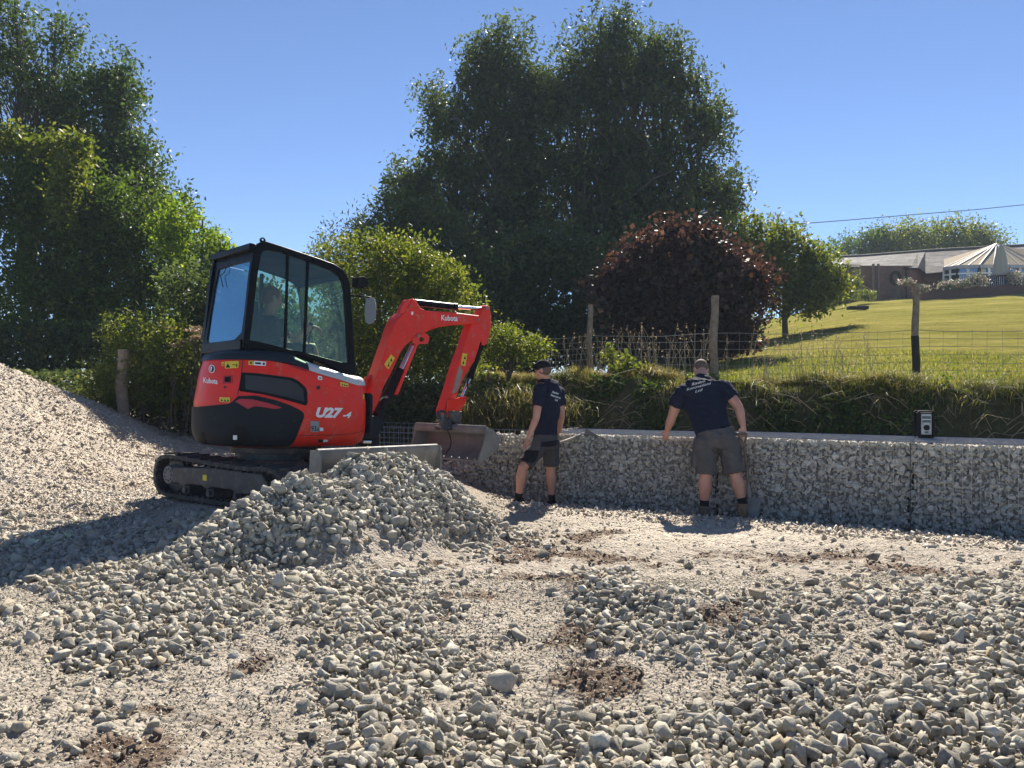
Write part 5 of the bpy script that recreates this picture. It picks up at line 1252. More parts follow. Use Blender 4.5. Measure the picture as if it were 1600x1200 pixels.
# ---- the operator
def operator():
    hc = hplane(425, 466, y=.16); lc = Hi @ hc; X_ = lc.x; root = empty('person', H(X_, .18, 1.50), 'seated operator with ginger hair inside the excavator cab, seen dimly through the glass', 'person')
    up = Vector((0, 0, 1)); z0 = lc.z
    P = lambda x, y, z_: H(X_ + x, .18 + y, z_)
    pel = P(-.02, 0, 1.52); ch = P(-.04, 0, z0 - .38); nk = P(-.02, 0, z0 - .15)
    mb = MB(); q, B, r_, f, u_ = head(mb, hc, Hm @ Vector((.93, -.15, -.18)), (0, 0, 1))
    limb(mb, [hc - u_ * .05, nk, nk - up * .06], [.055, .058, .08]); limb(mb, [pel, ch, nk - up * .02], [.11, .115, .065], 18)
    for s in (-1, 1):
        sh_, el, wr = P(-.03, s * .20, z0 - .27), P(.06, s * .27, z0 - .52), P(.30, s * .30, 1.76 if s < 0 else 1.74)
        limb(mb, [sh_, sh_.lerp(el, .5), el, el.lerp(wr, .4), wr], [.056, .05, .045, .043, .028]); hand(mb, wr, Hm @ Vector((.9, 0, -.2)), Hm @ Vector((0, 0, -1)), 1 if s < 0 else -1, .8, grip=True)
        hp_, kn, an = P(.02, s * .10, 1.52), P(.42, s * .14, 1.54), P(.50, s * .14, 1.12); limb(mb, [hp_, kn, kn.lerp(an, .3), an], [.085, .06, .06, .04])
        mb.tube([an - up * .02 - (Hm @ Vector((.05, 0, 0))), an - up * .03 + (Hm @ Vector((.16, 0, 0)))], [(.04, .035), (.035, .025)], n=10)
    b_, _ = fuse(mb, 'body', M['skin'], root, .009, 4); eyes(q, B, b_)
    mb = MB(); mb.tube([pel - up * .02, pel.lerp(ch, .5), ch, nk - up * .10, nk - up * .03], [(.18, .145), (.18, .14), (.205, .14), (.17, .11), (.08, .075)], n=20, up=Hm @ Vector((1, 0, 0)))
    for s in (-1, 1):
        sh_, el = P(-.03, s * .20, z0 - .27), P(.06, s * .27, z0 - .52); mb.tube([sh_.lerp(ch, .2), sh_, sh_.lerp(el, .6)], [.08, .078, .072], n=14)
    fuse(mb, 'shirt', surf('charcoal_cloth', (.03, .035, .035), rough=.9), root, .009, 6, .006)
    mb = MB()
    for s in (-1, 1): mb.tube([P(-.04, s * .09, 1.52), P(.3, s * .13, 1.54)], [.10, .088], n=14)
    fuse(mb, 'trousers', M['greycloth2'], root, .009, 4, .004)
    mb = MB(); mb.ball(q(0, -.018, .032), (.085, .098, .094), B, 20, 12); mb.ball(q(0, -.05, -.02), (.078, .06, .06), B, 16, 10); build(mb, 'hair', M['hair_ginger'], b_, smooth=60)
operator()
# ------------------------------------------------------------------ vegetation
GL = np.random.default_rng(21)
def unit(n, g=GL):
    v = g.normal(size=(n, 3)); return v / np.linalg.norm(v, axis=1)[:, None]
def leaves(P, size, g=GL, aspect=.5, droop=0., up=.35, tint=None):
    """one bent leaf (two quads -> four verts, 2 tris as a folded rhombus) per point"""
    n = len(P); a = unit(n, g); a[:, 2] -= droop; a /= np.linalg.norm(a, axis=1)[:, None]
    nn = unit(n, g); nn[:, 2] += up; b = np.cross(nn, a); b /= np.maximum(np.linalg.norm(b, axis=1), 1e-6)[:, None]; c = np.cross(a, b)
    s = (size * g.lognormal(0, .28, n))[:, None]
    p0 = P - a * s * .5; p1 = P + b * s * aspect * .5 + c * s * .08 - a * s * .05; p2 = P + a * s * .5; p3 = P - b * s * aspect * .5 + c * s * .08 - a * s * .05
    V = np.stack([p0, p1, p2, p3], 1).reshape(-1, 3); i = np.arange(n) * 4
    F = np.stack([np.c_[i, i + 1, i + 2], np.c_[i, i + 2, i + 3]], 1).reshape(-1, 3)
    t = g.random(n) if tint is None else tint
    return V, F, np.repeat(t, 4)
def crownpts(blobs, n, clump, g=GL, shell=.55, cr=None):
    """blobs: (x,y,z,rx,ry,rz). leaves gathered in sprays that sit mostly near the blob surface"""
    B = np.array(blobs, float); vs_ = 2.2 / B[:, 3:6].mean(); wgt = (B[:, 3] * B[:, 4] * B[:, 5]) ** (2 / 3); wgt /= wgt.sum(); nc = max(1, n // clump)
    k = g.choice(len(B), nc, p=wgt); d = unit(nc, g); rad = shell + (1 - shell) * g.random(nc) ** .6
    rad = np.where(g.random(nc) < .2, g.random(nc) ** .5, rad) * g.normal(1, .06, nc)
    nzf = 1 + .22 * fbm(d[:, 0] * 2.3 + k * 3.7 + 5, d[:, 2] * 2.3 + d[:, 1] * 1.7 + k * 1.3, 3) + np.where(g.random(nc) < .08, g.random(nc) * .12, 0)
    ctr = B[k, :3] + d * (rad * nzf)[:, None] * B[k, 3:6]
    vn = fbm(ctr[:, 0] * vs_ + ctr[:, 1] * .6 * vs_, ctr[:, 2] * vs_ - ctr[:, 1] * .4 * vs_, 2); k2 = vn > (-.14 if shell < .58 else -.24); ctr, d, k = ctr[k2], d[k2], k[k2]; nc = len(ctr)
    crr = (cr if cr else .16 * B[k, 3:6].mean(1).mean()) * g.lognormal(0, .25, nc).clip(.5, 1.5)
    idx = np.repeat(np.arange(nc), clump); ax_ = d * .7 + unit(nc, g) * .7 + np.array([0, 0, .45]); ax_ /= np.linalg.norm(ax_, axis=1)[:, None]
    u_ = g.uniform(-1, 1.1, nc * clump); P = ctr[idx] + ax_[idx] * (u_ * crr[idx])[:, None] + np.clip(g.normal(size=(nc * clump, 3)), -1.5, 1.5) * (crr[idx] * .34 * np.clip(1.25 - .5 * u_, .3, 2))[:, None]
    t = np.clip(g.normal(.5, .17, nc)[idx] + g.normal(0, .12, nc * clump), 0, 1)
    return P, t, ctr
def limbs(mb, base, targets, r0, g, seg=5, wander=.25, kids=True):
    for tg in targets:
        d = tg - base; L = np.linalg.norm(d); side = unit(1, g)[0] * wander * L * .3
        pts = [base + d * u + side * math.sin(u * math.pi) + np.array([0, 0, .1 * L * math.sin(u * math.pi)]) for u in np.linspace(0, 1, seg)]
        mb.tube([Vector(p) for p in pts], [r0 * (1 - .82 * u) for u in np.linspace(0, 1, seg)], n=5, caps=False)
def pb(px, py, D, rx, ry=None, rd=None):
    """blob from its place and half sizes seen in the survey photo, D metres away"""
    c_ = at(px, py, D); s = D / FPX; ry = ry or rx; return (c_.x, c_.y, c_.z, rx * s, (rd if rd else (rx + ry) / 2 * s), ry * s)
def tree(name, label, cat, base, blobs, n, size, m, trunk_r, group=None, clump=26, aspect=.5, shell=.55, cr=None, nl=26, bark='bark', stems=None, droop=0., twigs=0, seed=1, wander=.3, up=.35):
    g = np.random.default_rng(seed); base = np.array(base, float)
    root = empty(name, tuple(base), label, cat, group)
    P, t, ctr = crownpts(blobs, n, clump, g, shell, cr)
    B = np.array(blobs); keep = P[:, 2] > base[2] + .05; P, t = P[keep], t[keep]
    V, F, T = leaves(P, size, g, aspect, droop, up, t)
    npmesh('crown', V, F, m, root, tint=T)
    tk = MB(); cm = B[:, :3].mean(0)
    stems = stems or [(base, np.array([cm[0], cm[1], B[:, 2].max()]))]
    for (s0, s1) in stems:
        s0 = np.array(s0, float); s1 = np.array(s1, float); sd_ = unit(1, g)[0] * .03 * np.linalg.norm(s1 - s0); us = np.linspace(0, 1, 8)
        pts = [s0 + (s1 - s0) * u + sd_ * math.sin(u * 5) for u in us]
        tk.tube([Vector(p) for p in pts], [trunk_r * (1.15 - u) + .012 for u in us], n=8)
        tg = ctr[g.choice(len(ctr), min(nl, len(ctr)), replace=False)]
        for q in tg:
            h = np.clip((q[2] - s0[2]) * .55 / max(s1[2] - s0[2], .1), .12, .85); st = s0 + (s1 - s0) * h
            limbs(tk, st, [q], trunk_r * (.42 * (1.1 - h)) + .006, g, wander=wander)
    build(tk, 'trunk', M[bark], root, fix=False, smooth=60)
    return root
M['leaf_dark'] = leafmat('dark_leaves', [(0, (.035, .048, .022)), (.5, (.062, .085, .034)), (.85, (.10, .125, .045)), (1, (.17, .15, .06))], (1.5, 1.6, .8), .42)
M['leaf_mid'] = leafmat('green_leaves', [(0, (.030, .050, .016)), (.45, (.055, .092, .022)), (.8, (.09, .13, .03)), (1, (.17, .18, .045))], (1.8, 1.9, .7), .42, rough=.38)
M['leaf_holly'] = leafmat('glossy_leaves', [(0, (.036, .055, .024)), (.5, (.058, .090, .036)), (1, (.11, .14, .05))], (1.6, 1.8, .6), .32, rough=.30)
M['leaf_lite'] = leafmat('light_leaves', [(0, (.04, .065, .015)), (.45, (.085, .115, .025)), (.8, (.14, .16, .04)), (1, (.22, .19, .07))], (2.0, 1.9, .7), .48)
M['leaf_lime'] = leafmat('lime_leaves', [(0, (.05, .09, .012)), (.5, (.11, .17, .02)), (1, (.22, .26, .05))], (2.1, 2.1, .6), .5)
M['leaf_purple'] = leafmat('purple_leaves', [(0, (.030, .020, .020)), (.5, (.055, .034, .030)), (.85, (.095, .055, .038)), (1, (.15, .095, .07))], (1.6, 1.15, .85), .36, rough=.42)
M['leaf_dry'] = leafmat('dry_stems', [(0, (.07, .055, .03)), (.5, (.20, .155, .08)), (1, (.36, .30, .17))], (1.6, 1.4, .9), .4)
M['bankblade'] = leafmat('bank_grass_blades', [(0, (.045, .058, .018)), (.4, (.085, .105, .03)), (.65, (.16, .155, .055)), (1, (.32, .26, .13))], (1.6, 1.5, .7), .35)
M['blade'] = leafmat('grass_blades', [(0, (.045, .065, .014)), (.4, (.09, .12, .025)), (.7, (.17, .17, .05)), (1, (.33, .28, .13))], (2.0, 1.9, .8), .45)
M['umbel'] = leafmat('dead_umbels', [(0, (.15, .10, .07)), (1, (.42, .33, .22))], (1.3, 1.2, .9), .3)

Zb = lambda x, y: float(lawnz(np.array([x]), np.array([y]))[0])
# the two big trees behind the site
D = 33.
tree('big_tree', 'tall dark-crowned tree behind the site, slightly lower left crown of the big pair', 'tree', (at(775, 0, D).x, D, 1.4),
     [pb(795, 75, D, 38, 34), pb(775, 150, D, 62, 65), pb(730, 225, D, 66, 62), pb(695, 290, D, 62, 55), pb(650, 318, D, 52, 45), pb(770, 290, D, 78, 70), pb(820, 190, D, 42, 75), pb(720, 380, D, 95, 55), pb(820, 380, D, 70, 70), pb(625, 292, D, 24, 30), pb(676, 150, D, 16, 32), pb(690, 215, D, 36, 40), pb(845, 170, D, 38, 60), pb(850, 270, D, 50, 70), pb(760, 110, D, 44, 40)],
     80000, .19, M['leaf_dark'], .30, clump=30, shell=.5, cr=.62, nl=55, seed=31, stems=[((at(770, 0, D).x, D, 1.4), at(790, 90, D)), ((at(735, 0, D).x, D, 1.4), at(700, 240, D)), ((at(820, 0, D).x, D + .5, 1.4), at(835, 170, D))], aspect=.42)
D = 32.
tree('big_tree', 'tallest tree in the scene, broad dark crown with sky showing through its top', 'tree', (at(960, 0, D).x, D, 1.6),
     [pb(945, 35, D, 42, 30), pb(905, 90, D, 40, 45), pb(960, 110, D, 72, 62), pb(1040, 105, D, 42, 42), pb(1075, 160, D, 42, 50), pb(1105, 215, D, 36, 50), pb(1120, 290, D, 38, 48), pb(1010, 200, D, 82, 70), pb(920, 210, D, 72, 75), pb(1040, 300, D, 86, 72), pb(940, 320, D, 92, 75), pb(870, 150, D, 34, 50), pb(860, 260, D, 46, 60), pb(1000, 90, D, 48, 40), pb(1128, 330, D, 30, 28), pb(1010, 380, D, 110, 40)],
     94000, .18, M['leaf_dark'], .30, clump=28, shell=.5, cr=.60, nl=60, seed=32, stems=[((at(960, 0, D).x, D, 1.6), at(950, 40, D)), ((at(1000, 0, D).x, D, 1.6), at(1060, 120, D)), ((at(1040, 0, D).x, D, 1.6), at(1105, 240, D)), ((at(910, 0, D).x, D, 1.6), at(900, 130, D))], aspect=.42)
tree('conifer', 'dark feathery cypress rising left of the big trees, behind the lit bramble', 'tree', (at(620, 0, 24).x, 24, 1.2),
     [pb(600, 372, 24, 80, 42), pb(560, 385, 24, 46, 34), pb(645, 350, 24, 55, 38), pb(690, 400, 24, 62, 60), pb(620, 430, 24, 90, 60), pb(720, 470, 24, 70, 70)], 30000, .15, M['leaf_dark'], .16, clump=22, cr=.45, seed=33, aspect=.3, up=-.2)
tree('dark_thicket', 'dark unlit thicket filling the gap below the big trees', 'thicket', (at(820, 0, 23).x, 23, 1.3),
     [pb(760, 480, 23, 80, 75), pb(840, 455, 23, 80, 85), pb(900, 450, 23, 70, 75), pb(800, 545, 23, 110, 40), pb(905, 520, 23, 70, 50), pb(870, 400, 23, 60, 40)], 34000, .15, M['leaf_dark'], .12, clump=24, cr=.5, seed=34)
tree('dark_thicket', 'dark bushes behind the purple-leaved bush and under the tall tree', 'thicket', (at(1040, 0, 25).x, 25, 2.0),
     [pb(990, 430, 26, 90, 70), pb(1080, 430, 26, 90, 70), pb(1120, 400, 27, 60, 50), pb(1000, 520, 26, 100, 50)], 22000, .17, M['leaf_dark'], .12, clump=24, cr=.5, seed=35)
# added dark hedge, closes the sky gap where shaded lawn lies
tree('hedge', 'long dark hedge added in place of shaded lawn beneath the big trees', 'hedge', (at(820, 0, 36).x, 36, 1.3), [pb(px, 535 + 8 * math.sin(px), 36 + 2 * math.sin(px * .7), 75, 52) for px in range(440, 1200, 60)], 30000, .2, M['leaf_dark'], .1, clump=22, cr=.6, seed=50, shell=.3)
# purple bush and the little green tree on the lawn
D = 18.5
tree('purple_bush', 'wide purple-leaved bush on the lawn behind the fence, coppery on top', 'bush', (at(1060, 0, D).x, D, Zb(at(1060, 0, D).x, D) - .05),
     [pb(1070, 400, D, 75, 32), pb(1000, 430, D, 52, 42), pb(1130, 425, D, 55, 44), pb(1158, 465, D, 38, 50), pb(965, 448, D, 28, 40), pb(1060, 480, D, 98, 68), pb(1010, 520, D, 62, 42), pb(1120, 520, D, 60, 38), pb(1010, 378, D, 20, 16), pb(1048, 366, D, 22, 16), pb(1092, 372, D, 24, 16), pb(1190, 440, D, 16, 22), pb(938, 450, D, 12, 16)],
     40000, .11, M['leaf_purple'], .07, clump=16, shell=.5, cr=.34, seed=36, aspect=.85, stems=[(at(1040, 575, D), at(1000, 400, D)), (at(1060, 575, D), at(1070, 380, D)), (at(1080, 570, D), at(1140, 410, D))])
D = 27
tree('small_tree', 'small bright green tree with a short trunk on the lawn right of the purple bush', 'tree', (at(1227, 0, D).x, D, Zb(at(1227, 0, D).x, D) - .05),
     [pb(1150, 365, D, 34, 26), pb(1190, 385, D, 45, 40), pb(1235, 400, D, 50, 40), pb(1225, 450, D, 62, 42), pb(1275, 430, D, 42, 38), pb(1300, 440, D, 26, 26), pb(1170, 440, D, 45, 50), pb(1265, 470, D, 34, 22)],
     24000, .15, M['leaf_lite'], .09, clump=18, cr=.42, seed=37)
# far trees behind the bungalow
D = 74
tree('far_tree', 'far rounded tree behind the middle of the slate roof', 'tree', (at(1440, 0, D).x, D, 8), [pb(1400, 380, D, 40, 18), pb(1450, 375, D, 45, 20), pb(1425, 395, D, 80, 14)], 17000, .26, M['leaf_lite'], .2, clump=18, cr=1.1, seed=38, group='trees behind the bungalow')
tree('far_tree', 'far pale tree behind the conservatory peak', 'tree', (at(1520, 0, D).x, D, 8), [pb(1500, 374, D, 42, 18), pb(1535, 382, D, 34, 16), pb(1500, 395, D, 60, 12)], 13000, .26, M['leaf_lite'], .2, clump=18, cr=1.1, seed=39, group='trees behind the bungalow')
tree('far_tree', 'far dark scrubby tree behind the left end of the slate roof', 'tree', (at(1340, 0, D).x, D, 8), [pb(1345, 385, D, 30, 15), pb(1310, 398, D, 24, 14), pb(1370, 380, D, 20, 14)], 9000, .24, M['leaf_mid'], .2, clump=14, cr=.9, seed=40, group='trees behind the bungalow')
# left side: tall thin-crowned tree, holly mass, creeper
D = 22.
tree('holly_tree', 'tall open-topped holly tree rising out of the hedge at the left edge', 'tree', (at(60, 0, D).x, D, .6),
     [pb(10, 30, D, 40, 50), pb(25, 120, D, 62, 60), pb(-30, 80, D, 60, 80), pb(100, 60, D, 26, 30), pb(90, 140, D, 45, 50), pb(60, 220, D, 90, 50)], 14000, .125, M['leaf_holly'], .11, clump=12, cr=.42, shell=.3, nl=60, seed=41, stems=[((at(60, 0, D).x, D, .6), at(12, -30, D)), ((at(80, 0, D).x, D, .6), at(95, 40, D))])
tree('holly_tree', 'second holly tree with a dense leaning crown above the hedge, left of the open sky', 'tree', (at(150, 0, D).x, D, .6),
     [pb(170, 115, D, 38, 32), pb(180, 165, D, 42, 48), pb(140, 190, D, 60, 60), pb(195, 225, D, 36, 34), pb(215, 265, D, 44, 34), pb(240, 300, D, 42, 36), pb(262, 325, D, 36, 30), pb(170, 280, D, 70, 50)], 24000, .125, M['leaf_holly'], .10, clump=14, cr=.42, shell=.4, nl=60, seed=42, stems=[((at(120, 0, D).x, D, .6), at(165, 110, D)), ((at(170, 0, D).x, D, .6), at(240, 290, D))])
D = 20.
tree('hedge_bush', 'big dark overgrown bush at the left edge topped with pale dry creeper', 'bush', (at(60, 0, D).x, D, .5),
     [pb(30, 290, D, 90, 75), pb(110, 300, D, 70, 60), pb(0, 400, D, 110, 100), pb(110, 400, D, 95, 90), pb(60, 500, D, 130, 90), pb(150, 340, D, 50, 50)], 46000, .115, M['leaf_mid'], .09, clump=20, cr=.42, seed=43, group='bushes of the overgrown left hedge')
tree('hedge_bush', 'bright green glossy bush in the middle of the left hedge', 'bush', (at(220, 0, D).x, D, .5),
     [pb(200, 340, D, 62, 55), pb(240, 385, D, 60, 55), pb(180, 420, D, 75, 60), pb(260, 420, D, 50, 50), pb(200, 500, D, 90, 60)], 36000, .105, M['leaf_mid'], .08, clump=20, cr=.40, seed=44, group='bushes of the overgrown left hedge')
D = 18.5
tree('hedge_bush', 'lime green bush behind the excavator cab at the right end of the left hedge', 'bush', (at(310, 0, D).x, D, .6),
     [pb(300, 385, D, 50, 30), pb(330, 410, D, 42, 32), pb(268, 375, D, 36, 30), pb(285, 345, D, 22, 24), pb(320, 455, D, 55, 50), pb(345, 430, D, 30, 36)], 20000, .095, M['leaf_lime'], .06, clump=18, cr=.26, seed=45, group='bushes of the overgrown left hedge')
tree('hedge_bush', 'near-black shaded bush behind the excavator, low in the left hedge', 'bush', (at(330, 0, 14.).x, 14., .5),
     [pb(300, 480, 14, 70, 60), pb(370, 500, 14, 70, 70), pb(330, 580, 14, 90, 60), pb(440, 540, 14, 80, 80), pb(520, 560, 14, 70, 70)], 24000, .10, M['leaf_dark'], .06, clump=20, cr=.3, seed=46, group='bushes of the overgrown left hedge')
g = np.random.default_rng(77)
P, t, _ = crownpts([pb(25, 215, 18.4, 60, 14), pb(90, 228, 18.4, 50, 16), pb(118, 262, 18.4, 22, 44), pb(98, 300, 18.4, 16, 34), pb(100, 340, 18.4, 12, 18)], 5200, 10, g, .6, .22)
V, F, T = leaves(P, .11, g, .6, .4, .2, t); npmesh('creeper', V, F, M['leaf_lite'], tint=T, label='pale yellow green creeper hanging over the top of the left bush', cat='creeper')
# lit bramble behind the excavator
D = 13.2
tree('bramble_bush', 'large sunlit bramble bush behind the excavator boom', 'bush', (at(600, 0, D).x, D, .9),
     [pb(560, 410, D, 70, 38), pb(620, 405, D, 55, 30), pb(520, 420, D, 38, 36), pb(600, 450, D, 95, 50), pb(670, 440, D, 55, 40), pb(700, 480, D, 50, 50), pb(620, 520, D, 120, 70), pb(560, 560, D, 80, 70), pb(680, 590, D, 90, 60)], 56000, .062, M['leaf_lite'], .03, clump=18, cr=.20, shell=.7, seed=47, stems=[(at(600, 660, D), at(590, 400, D)), (at(660, 660, D), at(690, 450, D))], group='brambles and scrub beyond the site')
tree('scrub', 'scrub of pale weeds and dead umbels round the old post at the left', 'scrub', (at(230, 0, 12.4).x, 12.4, .75),
     [pb(230, 590, 12.4, 62, 44), pb(180, 600, 12.4, 44, 30), pb(275, 570, 12.4, 46, 60), pb(240, 540, 12.6, 62, 30), pb(160, 620, 12.4, 30, 20), pb(200, 520, 12.8, 40, 25)], 21000, .050, M['leaf_lite'], .012, clump=14, cr=.16, shell=.6, seed=48, group='brambles and scrub beyond the site')
# dead umbels (hogweed / cow parsley)
ub = []; g = np.random.default_rng(5)
for k in range(16):
    px = g.uniform(262, 318); py = 505 + abs(px - 300) * .55 + g.uniform(-12, 26); D_ = 12.2 + g.uniform(-.3, .3); c_ = at(px, py, D_); b_ = Vector((c_.x + g.uniform(-.2, .2), c_.y, .8))
    root = empty('umbel_plant', b_, 'dead brown flat-headed umbel on a thin stalk left of the excavator cab', 'weed', 'dead umbels left of the cab')
    mb = MB(); mb.tube([b_, (b_ + c_) / 2 + Vector((.03, 0, 0)), c_], [.008, .006, .004], n=4)
    build(mb, 'stalk', M['bark'], root, fix=False)
    n_ = 70; r_ = .10; q = np.c_[g.normal(0, r_ * .5, n_), g.normal(0, r_ * .5, n_), g.normal(0, .012, n_)] + np.array(c_); V, F, T = leaves(q, .03, g, .9, 0, 2.); npmesh('flower_head', V, F, M['umbel'], root, tint=T)
# bank weeds, tussocks and lawn edge: uncountable
def blades(n, xs, ys, zs, hmin, hmax, wd, g, lean=.35, tint=None, curve=.4):
    h = g.uniform(hmin, hmax, n); a = g.uniform(0, 6.283, n); l = g.normal(0, lean, n); dx = np.cos(a) * l; dy = np.sin(a) * l
    P0 = np.c_[xs, ys, zs]; w_ = np.c_[np.cos(a + 1.57), np.sin(a + 1.57), 0 * a] * (wd * g.uniform(.6, 1.4, n))[:, None]
    mid = P0 + np.c_[dx * h * .4, dy * h * .4, h * .55]; top = P0 + np.c_[dx * h * (1 + curve), dy * h * (1 + curve), h * (1 - .3 * np.abs(l))]
    V = np.stack([P0 - w_ / 2, P0 + w_ / 2, mid + w_ * .35, mid - w_ * .35, top], 1).reshape(-1, 3); i = np.arange(n) * 5
    F = np.stack([np.c_[i, i + 1, i + 2], np.c_[i, i + 2, i + 3], np.c_[i + 3, i + 2, i + 4]], 1).reshape(-1, 3)
    t = np.clip(g.normal(.45, .22, n), 0, 1) if tint is None else tint; return V, F, np.repeat(t, 5)
g = np.random.default_rng(9)
# short lawn grass near the edge
n = 70000; x = g.uniform(-1.5, 11, n); u = g.random(n) ** 1.6 * 9; y = wl(x) + 2.15 + u; z = lawnz(x, y)
k = (x / y > -.1) & (x / y < .72); x, y, z = x[k], y[k], z[k]
V, F, T = blades(len(x), x, y, z - .01, .03, .10, .012, g, .5, np.clip(g.normal(.5, .18, len(x)) + .25 * fbm(x * .8, y * .8, 3), 0, 1)); npmesh('lawn_edge_grass', V, F, M['blade'], tint=T, base=False, label='short sunlit grass on the near lawn', kind='stuff')
# long grass and weeds on the bank
n = 80000; x = g.uniform(-4.5, 9, n); v = g.beta(2.4, 1.5, n) * 1.45 + .85; cl = fbm(x * 1.3 + 9, v * 2 + 3, 3); y = wl(x) + 1.0 + v * .8 + .1; z = lawnz(x, y)
k = (cl > -.16) & (x / y < .74); x, y, z, v, cl = x[k], y[k], z[k], v[k], cl[k]
hm = .10 + .16 * np.clip(cl + .3, 0, 1) + .10 * sst((2.4 - x) / 3)
t = np.clip(g.normal(.50, .24, len(x)) + .7 * fbm(x * 1.3, y * 1.1, 3) + .25 * (v > 1.6), 0, 1)
V, F, T = blades(len(x), x, y, z - .02, .05, .26, .009, g, 1.0, t); npmesh('bank_grass', V, F, M['bankblade'], tint=T, base=False, label='long tangled grass and weeds on the cut bank behind the wall', kind='stuff')
n = 46000; x = g.uniform(-4.5, 9, n); y = wl(x) + 1.2 + g.random(n) * 1.1; z = lawnz(x, y) + g.random(n) * .14; cl = fbm(x * 2.1, y * 2.1, 3); k = (cl > .0) & (x / y < .74); x, y, z = x[k], y[k], z[k]
V, F, T = leaves(np.c_[x, y, z], .055, g, .6, .1, .5); npmesh('bank_weeds', V, F, M['leaf_mid'], tint=T, base=False, label='small leafy weeds growing on the bank', kind='stuff')
# dead stalks straggling over the bank
mb = MB()
for k in range(420):
    x0 = g.uniform(-2, 7.4); y0 = wl(x0) + g.uniform(1.2, 2.1); z0 = float(lawnz(np.array([x0]), np.array([y0]))[0]); L_ = g.uniform(.25, .8); a = g.uniform(0, 6.28)
    mb.tube([(x0, y0, z0), (x0 + .4 * L_ * math.cos(a), y0 - .1 * L_, z0 + .30 * L_), (x0 + .9 * L_ * math.cos(a), y0 - .25 * L_, z0 + g.uniform(-.05, .5) * L_)], [.005, .004, .002], n=4, caps=False)
build(mb, 'dead_stalks', M['leaf_dry'] if False else surf('straw_stalk', (.30, .24, .15), (.20, .15, .10), rough=.8), fix=False, base=False, label='dead straggling stalks lying over the bank', kind='stuff')
# tall grass tussock between the boom and the first worker
n = 42000; q = g.normal(size=(n, 2)); x = .15 + q[:, 0] * .62; y = 11.5 + q[:, 1] * .30; cz = 1.45 - .55 * ((x - .15) / 1.4) ** 2; z = np.maximum(.35, cz) - g.random(n) ** .7 * .9
V, F, T = blades(n, x, y, z, .07, .22, .010, g, 1.1, np.clip(g.normal(.62, .2, n), 0, 1)); npmesh('grass_tussock', V, F, M['bankblade'], tint=T, label='big sunlit clump of long dry grass between the bucket and the man in the cap', cat='grass clump')
tree('ivy_clump', 'pale leafy climber above the grass clump, right of the excavator arm', 'shrub', (at(790, 0, 12.2).x, 12.2, 1.2), [pb(790, 535, 12.2, 36, 28), pb(815, 545, 12.2, 34, 18), pb(770, 545, 12.2, 18, 24), pb(840, 545, 12.2, 18, 10)], 6500, .05, M['leaf_lite'], .012, clump=12, cr=.14, seed=49)
# dark undergrowth behind the empty baskets
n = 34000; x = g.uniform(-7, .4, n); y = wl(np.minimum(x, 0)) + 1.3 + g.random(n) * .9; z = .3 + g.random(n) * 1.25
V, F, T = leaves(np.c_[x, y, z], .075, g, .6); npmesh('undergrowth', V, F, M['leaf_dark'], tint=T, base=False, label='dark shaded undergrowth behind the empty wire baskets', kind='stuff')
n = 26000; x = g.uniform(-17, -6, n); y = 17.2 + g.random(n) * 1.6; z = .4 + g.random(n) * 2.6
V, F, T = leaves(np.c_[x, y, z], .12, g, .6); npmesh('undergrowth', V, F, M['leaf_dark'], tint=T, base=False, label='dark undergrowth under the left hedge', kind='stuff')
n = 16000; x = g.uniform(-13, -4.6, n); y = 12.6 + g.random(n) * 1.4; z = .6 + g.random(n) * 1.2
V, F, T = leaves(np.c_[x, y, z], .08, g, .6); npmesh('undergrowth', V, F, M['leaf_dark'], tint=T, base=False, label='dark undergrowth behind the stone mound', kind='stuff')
# feathery seed grasses by the fence
mb = MB(); hv = []
for k in range(150):
    if k < 95: x0 = g.normal(2.0, .9); y0 = 12.2 + g.uniform(-.5, .8)
    else: x0 = g.uniform(3.2, 5.2); y0 = 10.6 + g.uniform(-.3, .5)
    z0 = float(lawnz(np.array([x0]), np.array([y0]))[0]); h = g.uniform(.4, .85); a = g.normal(0, .25); t_ = Vector((x0 + a * h, y0, z0 + h)); mb.tube([(x0, y0, z0), (x0 + a * h * .35, y0, z0 + h * .6), t_], [.0035, .003, .002], n=4, caps=False)
    hv.append(np.c_[g.normal(t_.x + a * .05, .006, 9), g.normal(t_.y, .006, 9), t_.z + g.uniform(-.09, .05, 9)])
build(mb, 'seed_stalks', surf('seed_stalk', (.33, .28, .18), rough=.8), fix=False, base=False, label='tall dry seed grasses along the fence line', kind='stuff')
V, F, T = leaves(np.vstack(hv), .022, g, .5); npmesh('seed_heads', V, F, M['umbel'], tint=T, base=False, label='feathery seed heads of the grasses at the fence', kind='stuff')
for (px, py, D_, n_, hh, lb) in ((985, 580, 11.6, 2600, 30, 'leafy weed with broad pale leaves below the fence, between the first two posts'), (960, 560, 12.0, 1200, 22, 'low spray of pale leaves at the fence, right of the first post')):
    c_ = at(px, py, D_); root = empty('weed_plant', (c_.x, c_.y, c_.z - .2), lb, 'weed')
    P, t, ctr = crownpts([pb(px, py - 4, D_, 32, 8), pb(px - 6, py - 16, D_, 6, 14)], n_ // 3, 6, g, .4, .07); V, F, T = leaves(P, .045, g, .7, .0, .6, t); npmesh('leaves', V, F, M['leaf_lite'], root, tint=T)
    mb = MB(); limbs(mb, np.array([c_.x, c_.y, c_.z - .22]), ctr[:14], .004, g); build(mb, 'stems', M['bark'], root, fix=False)
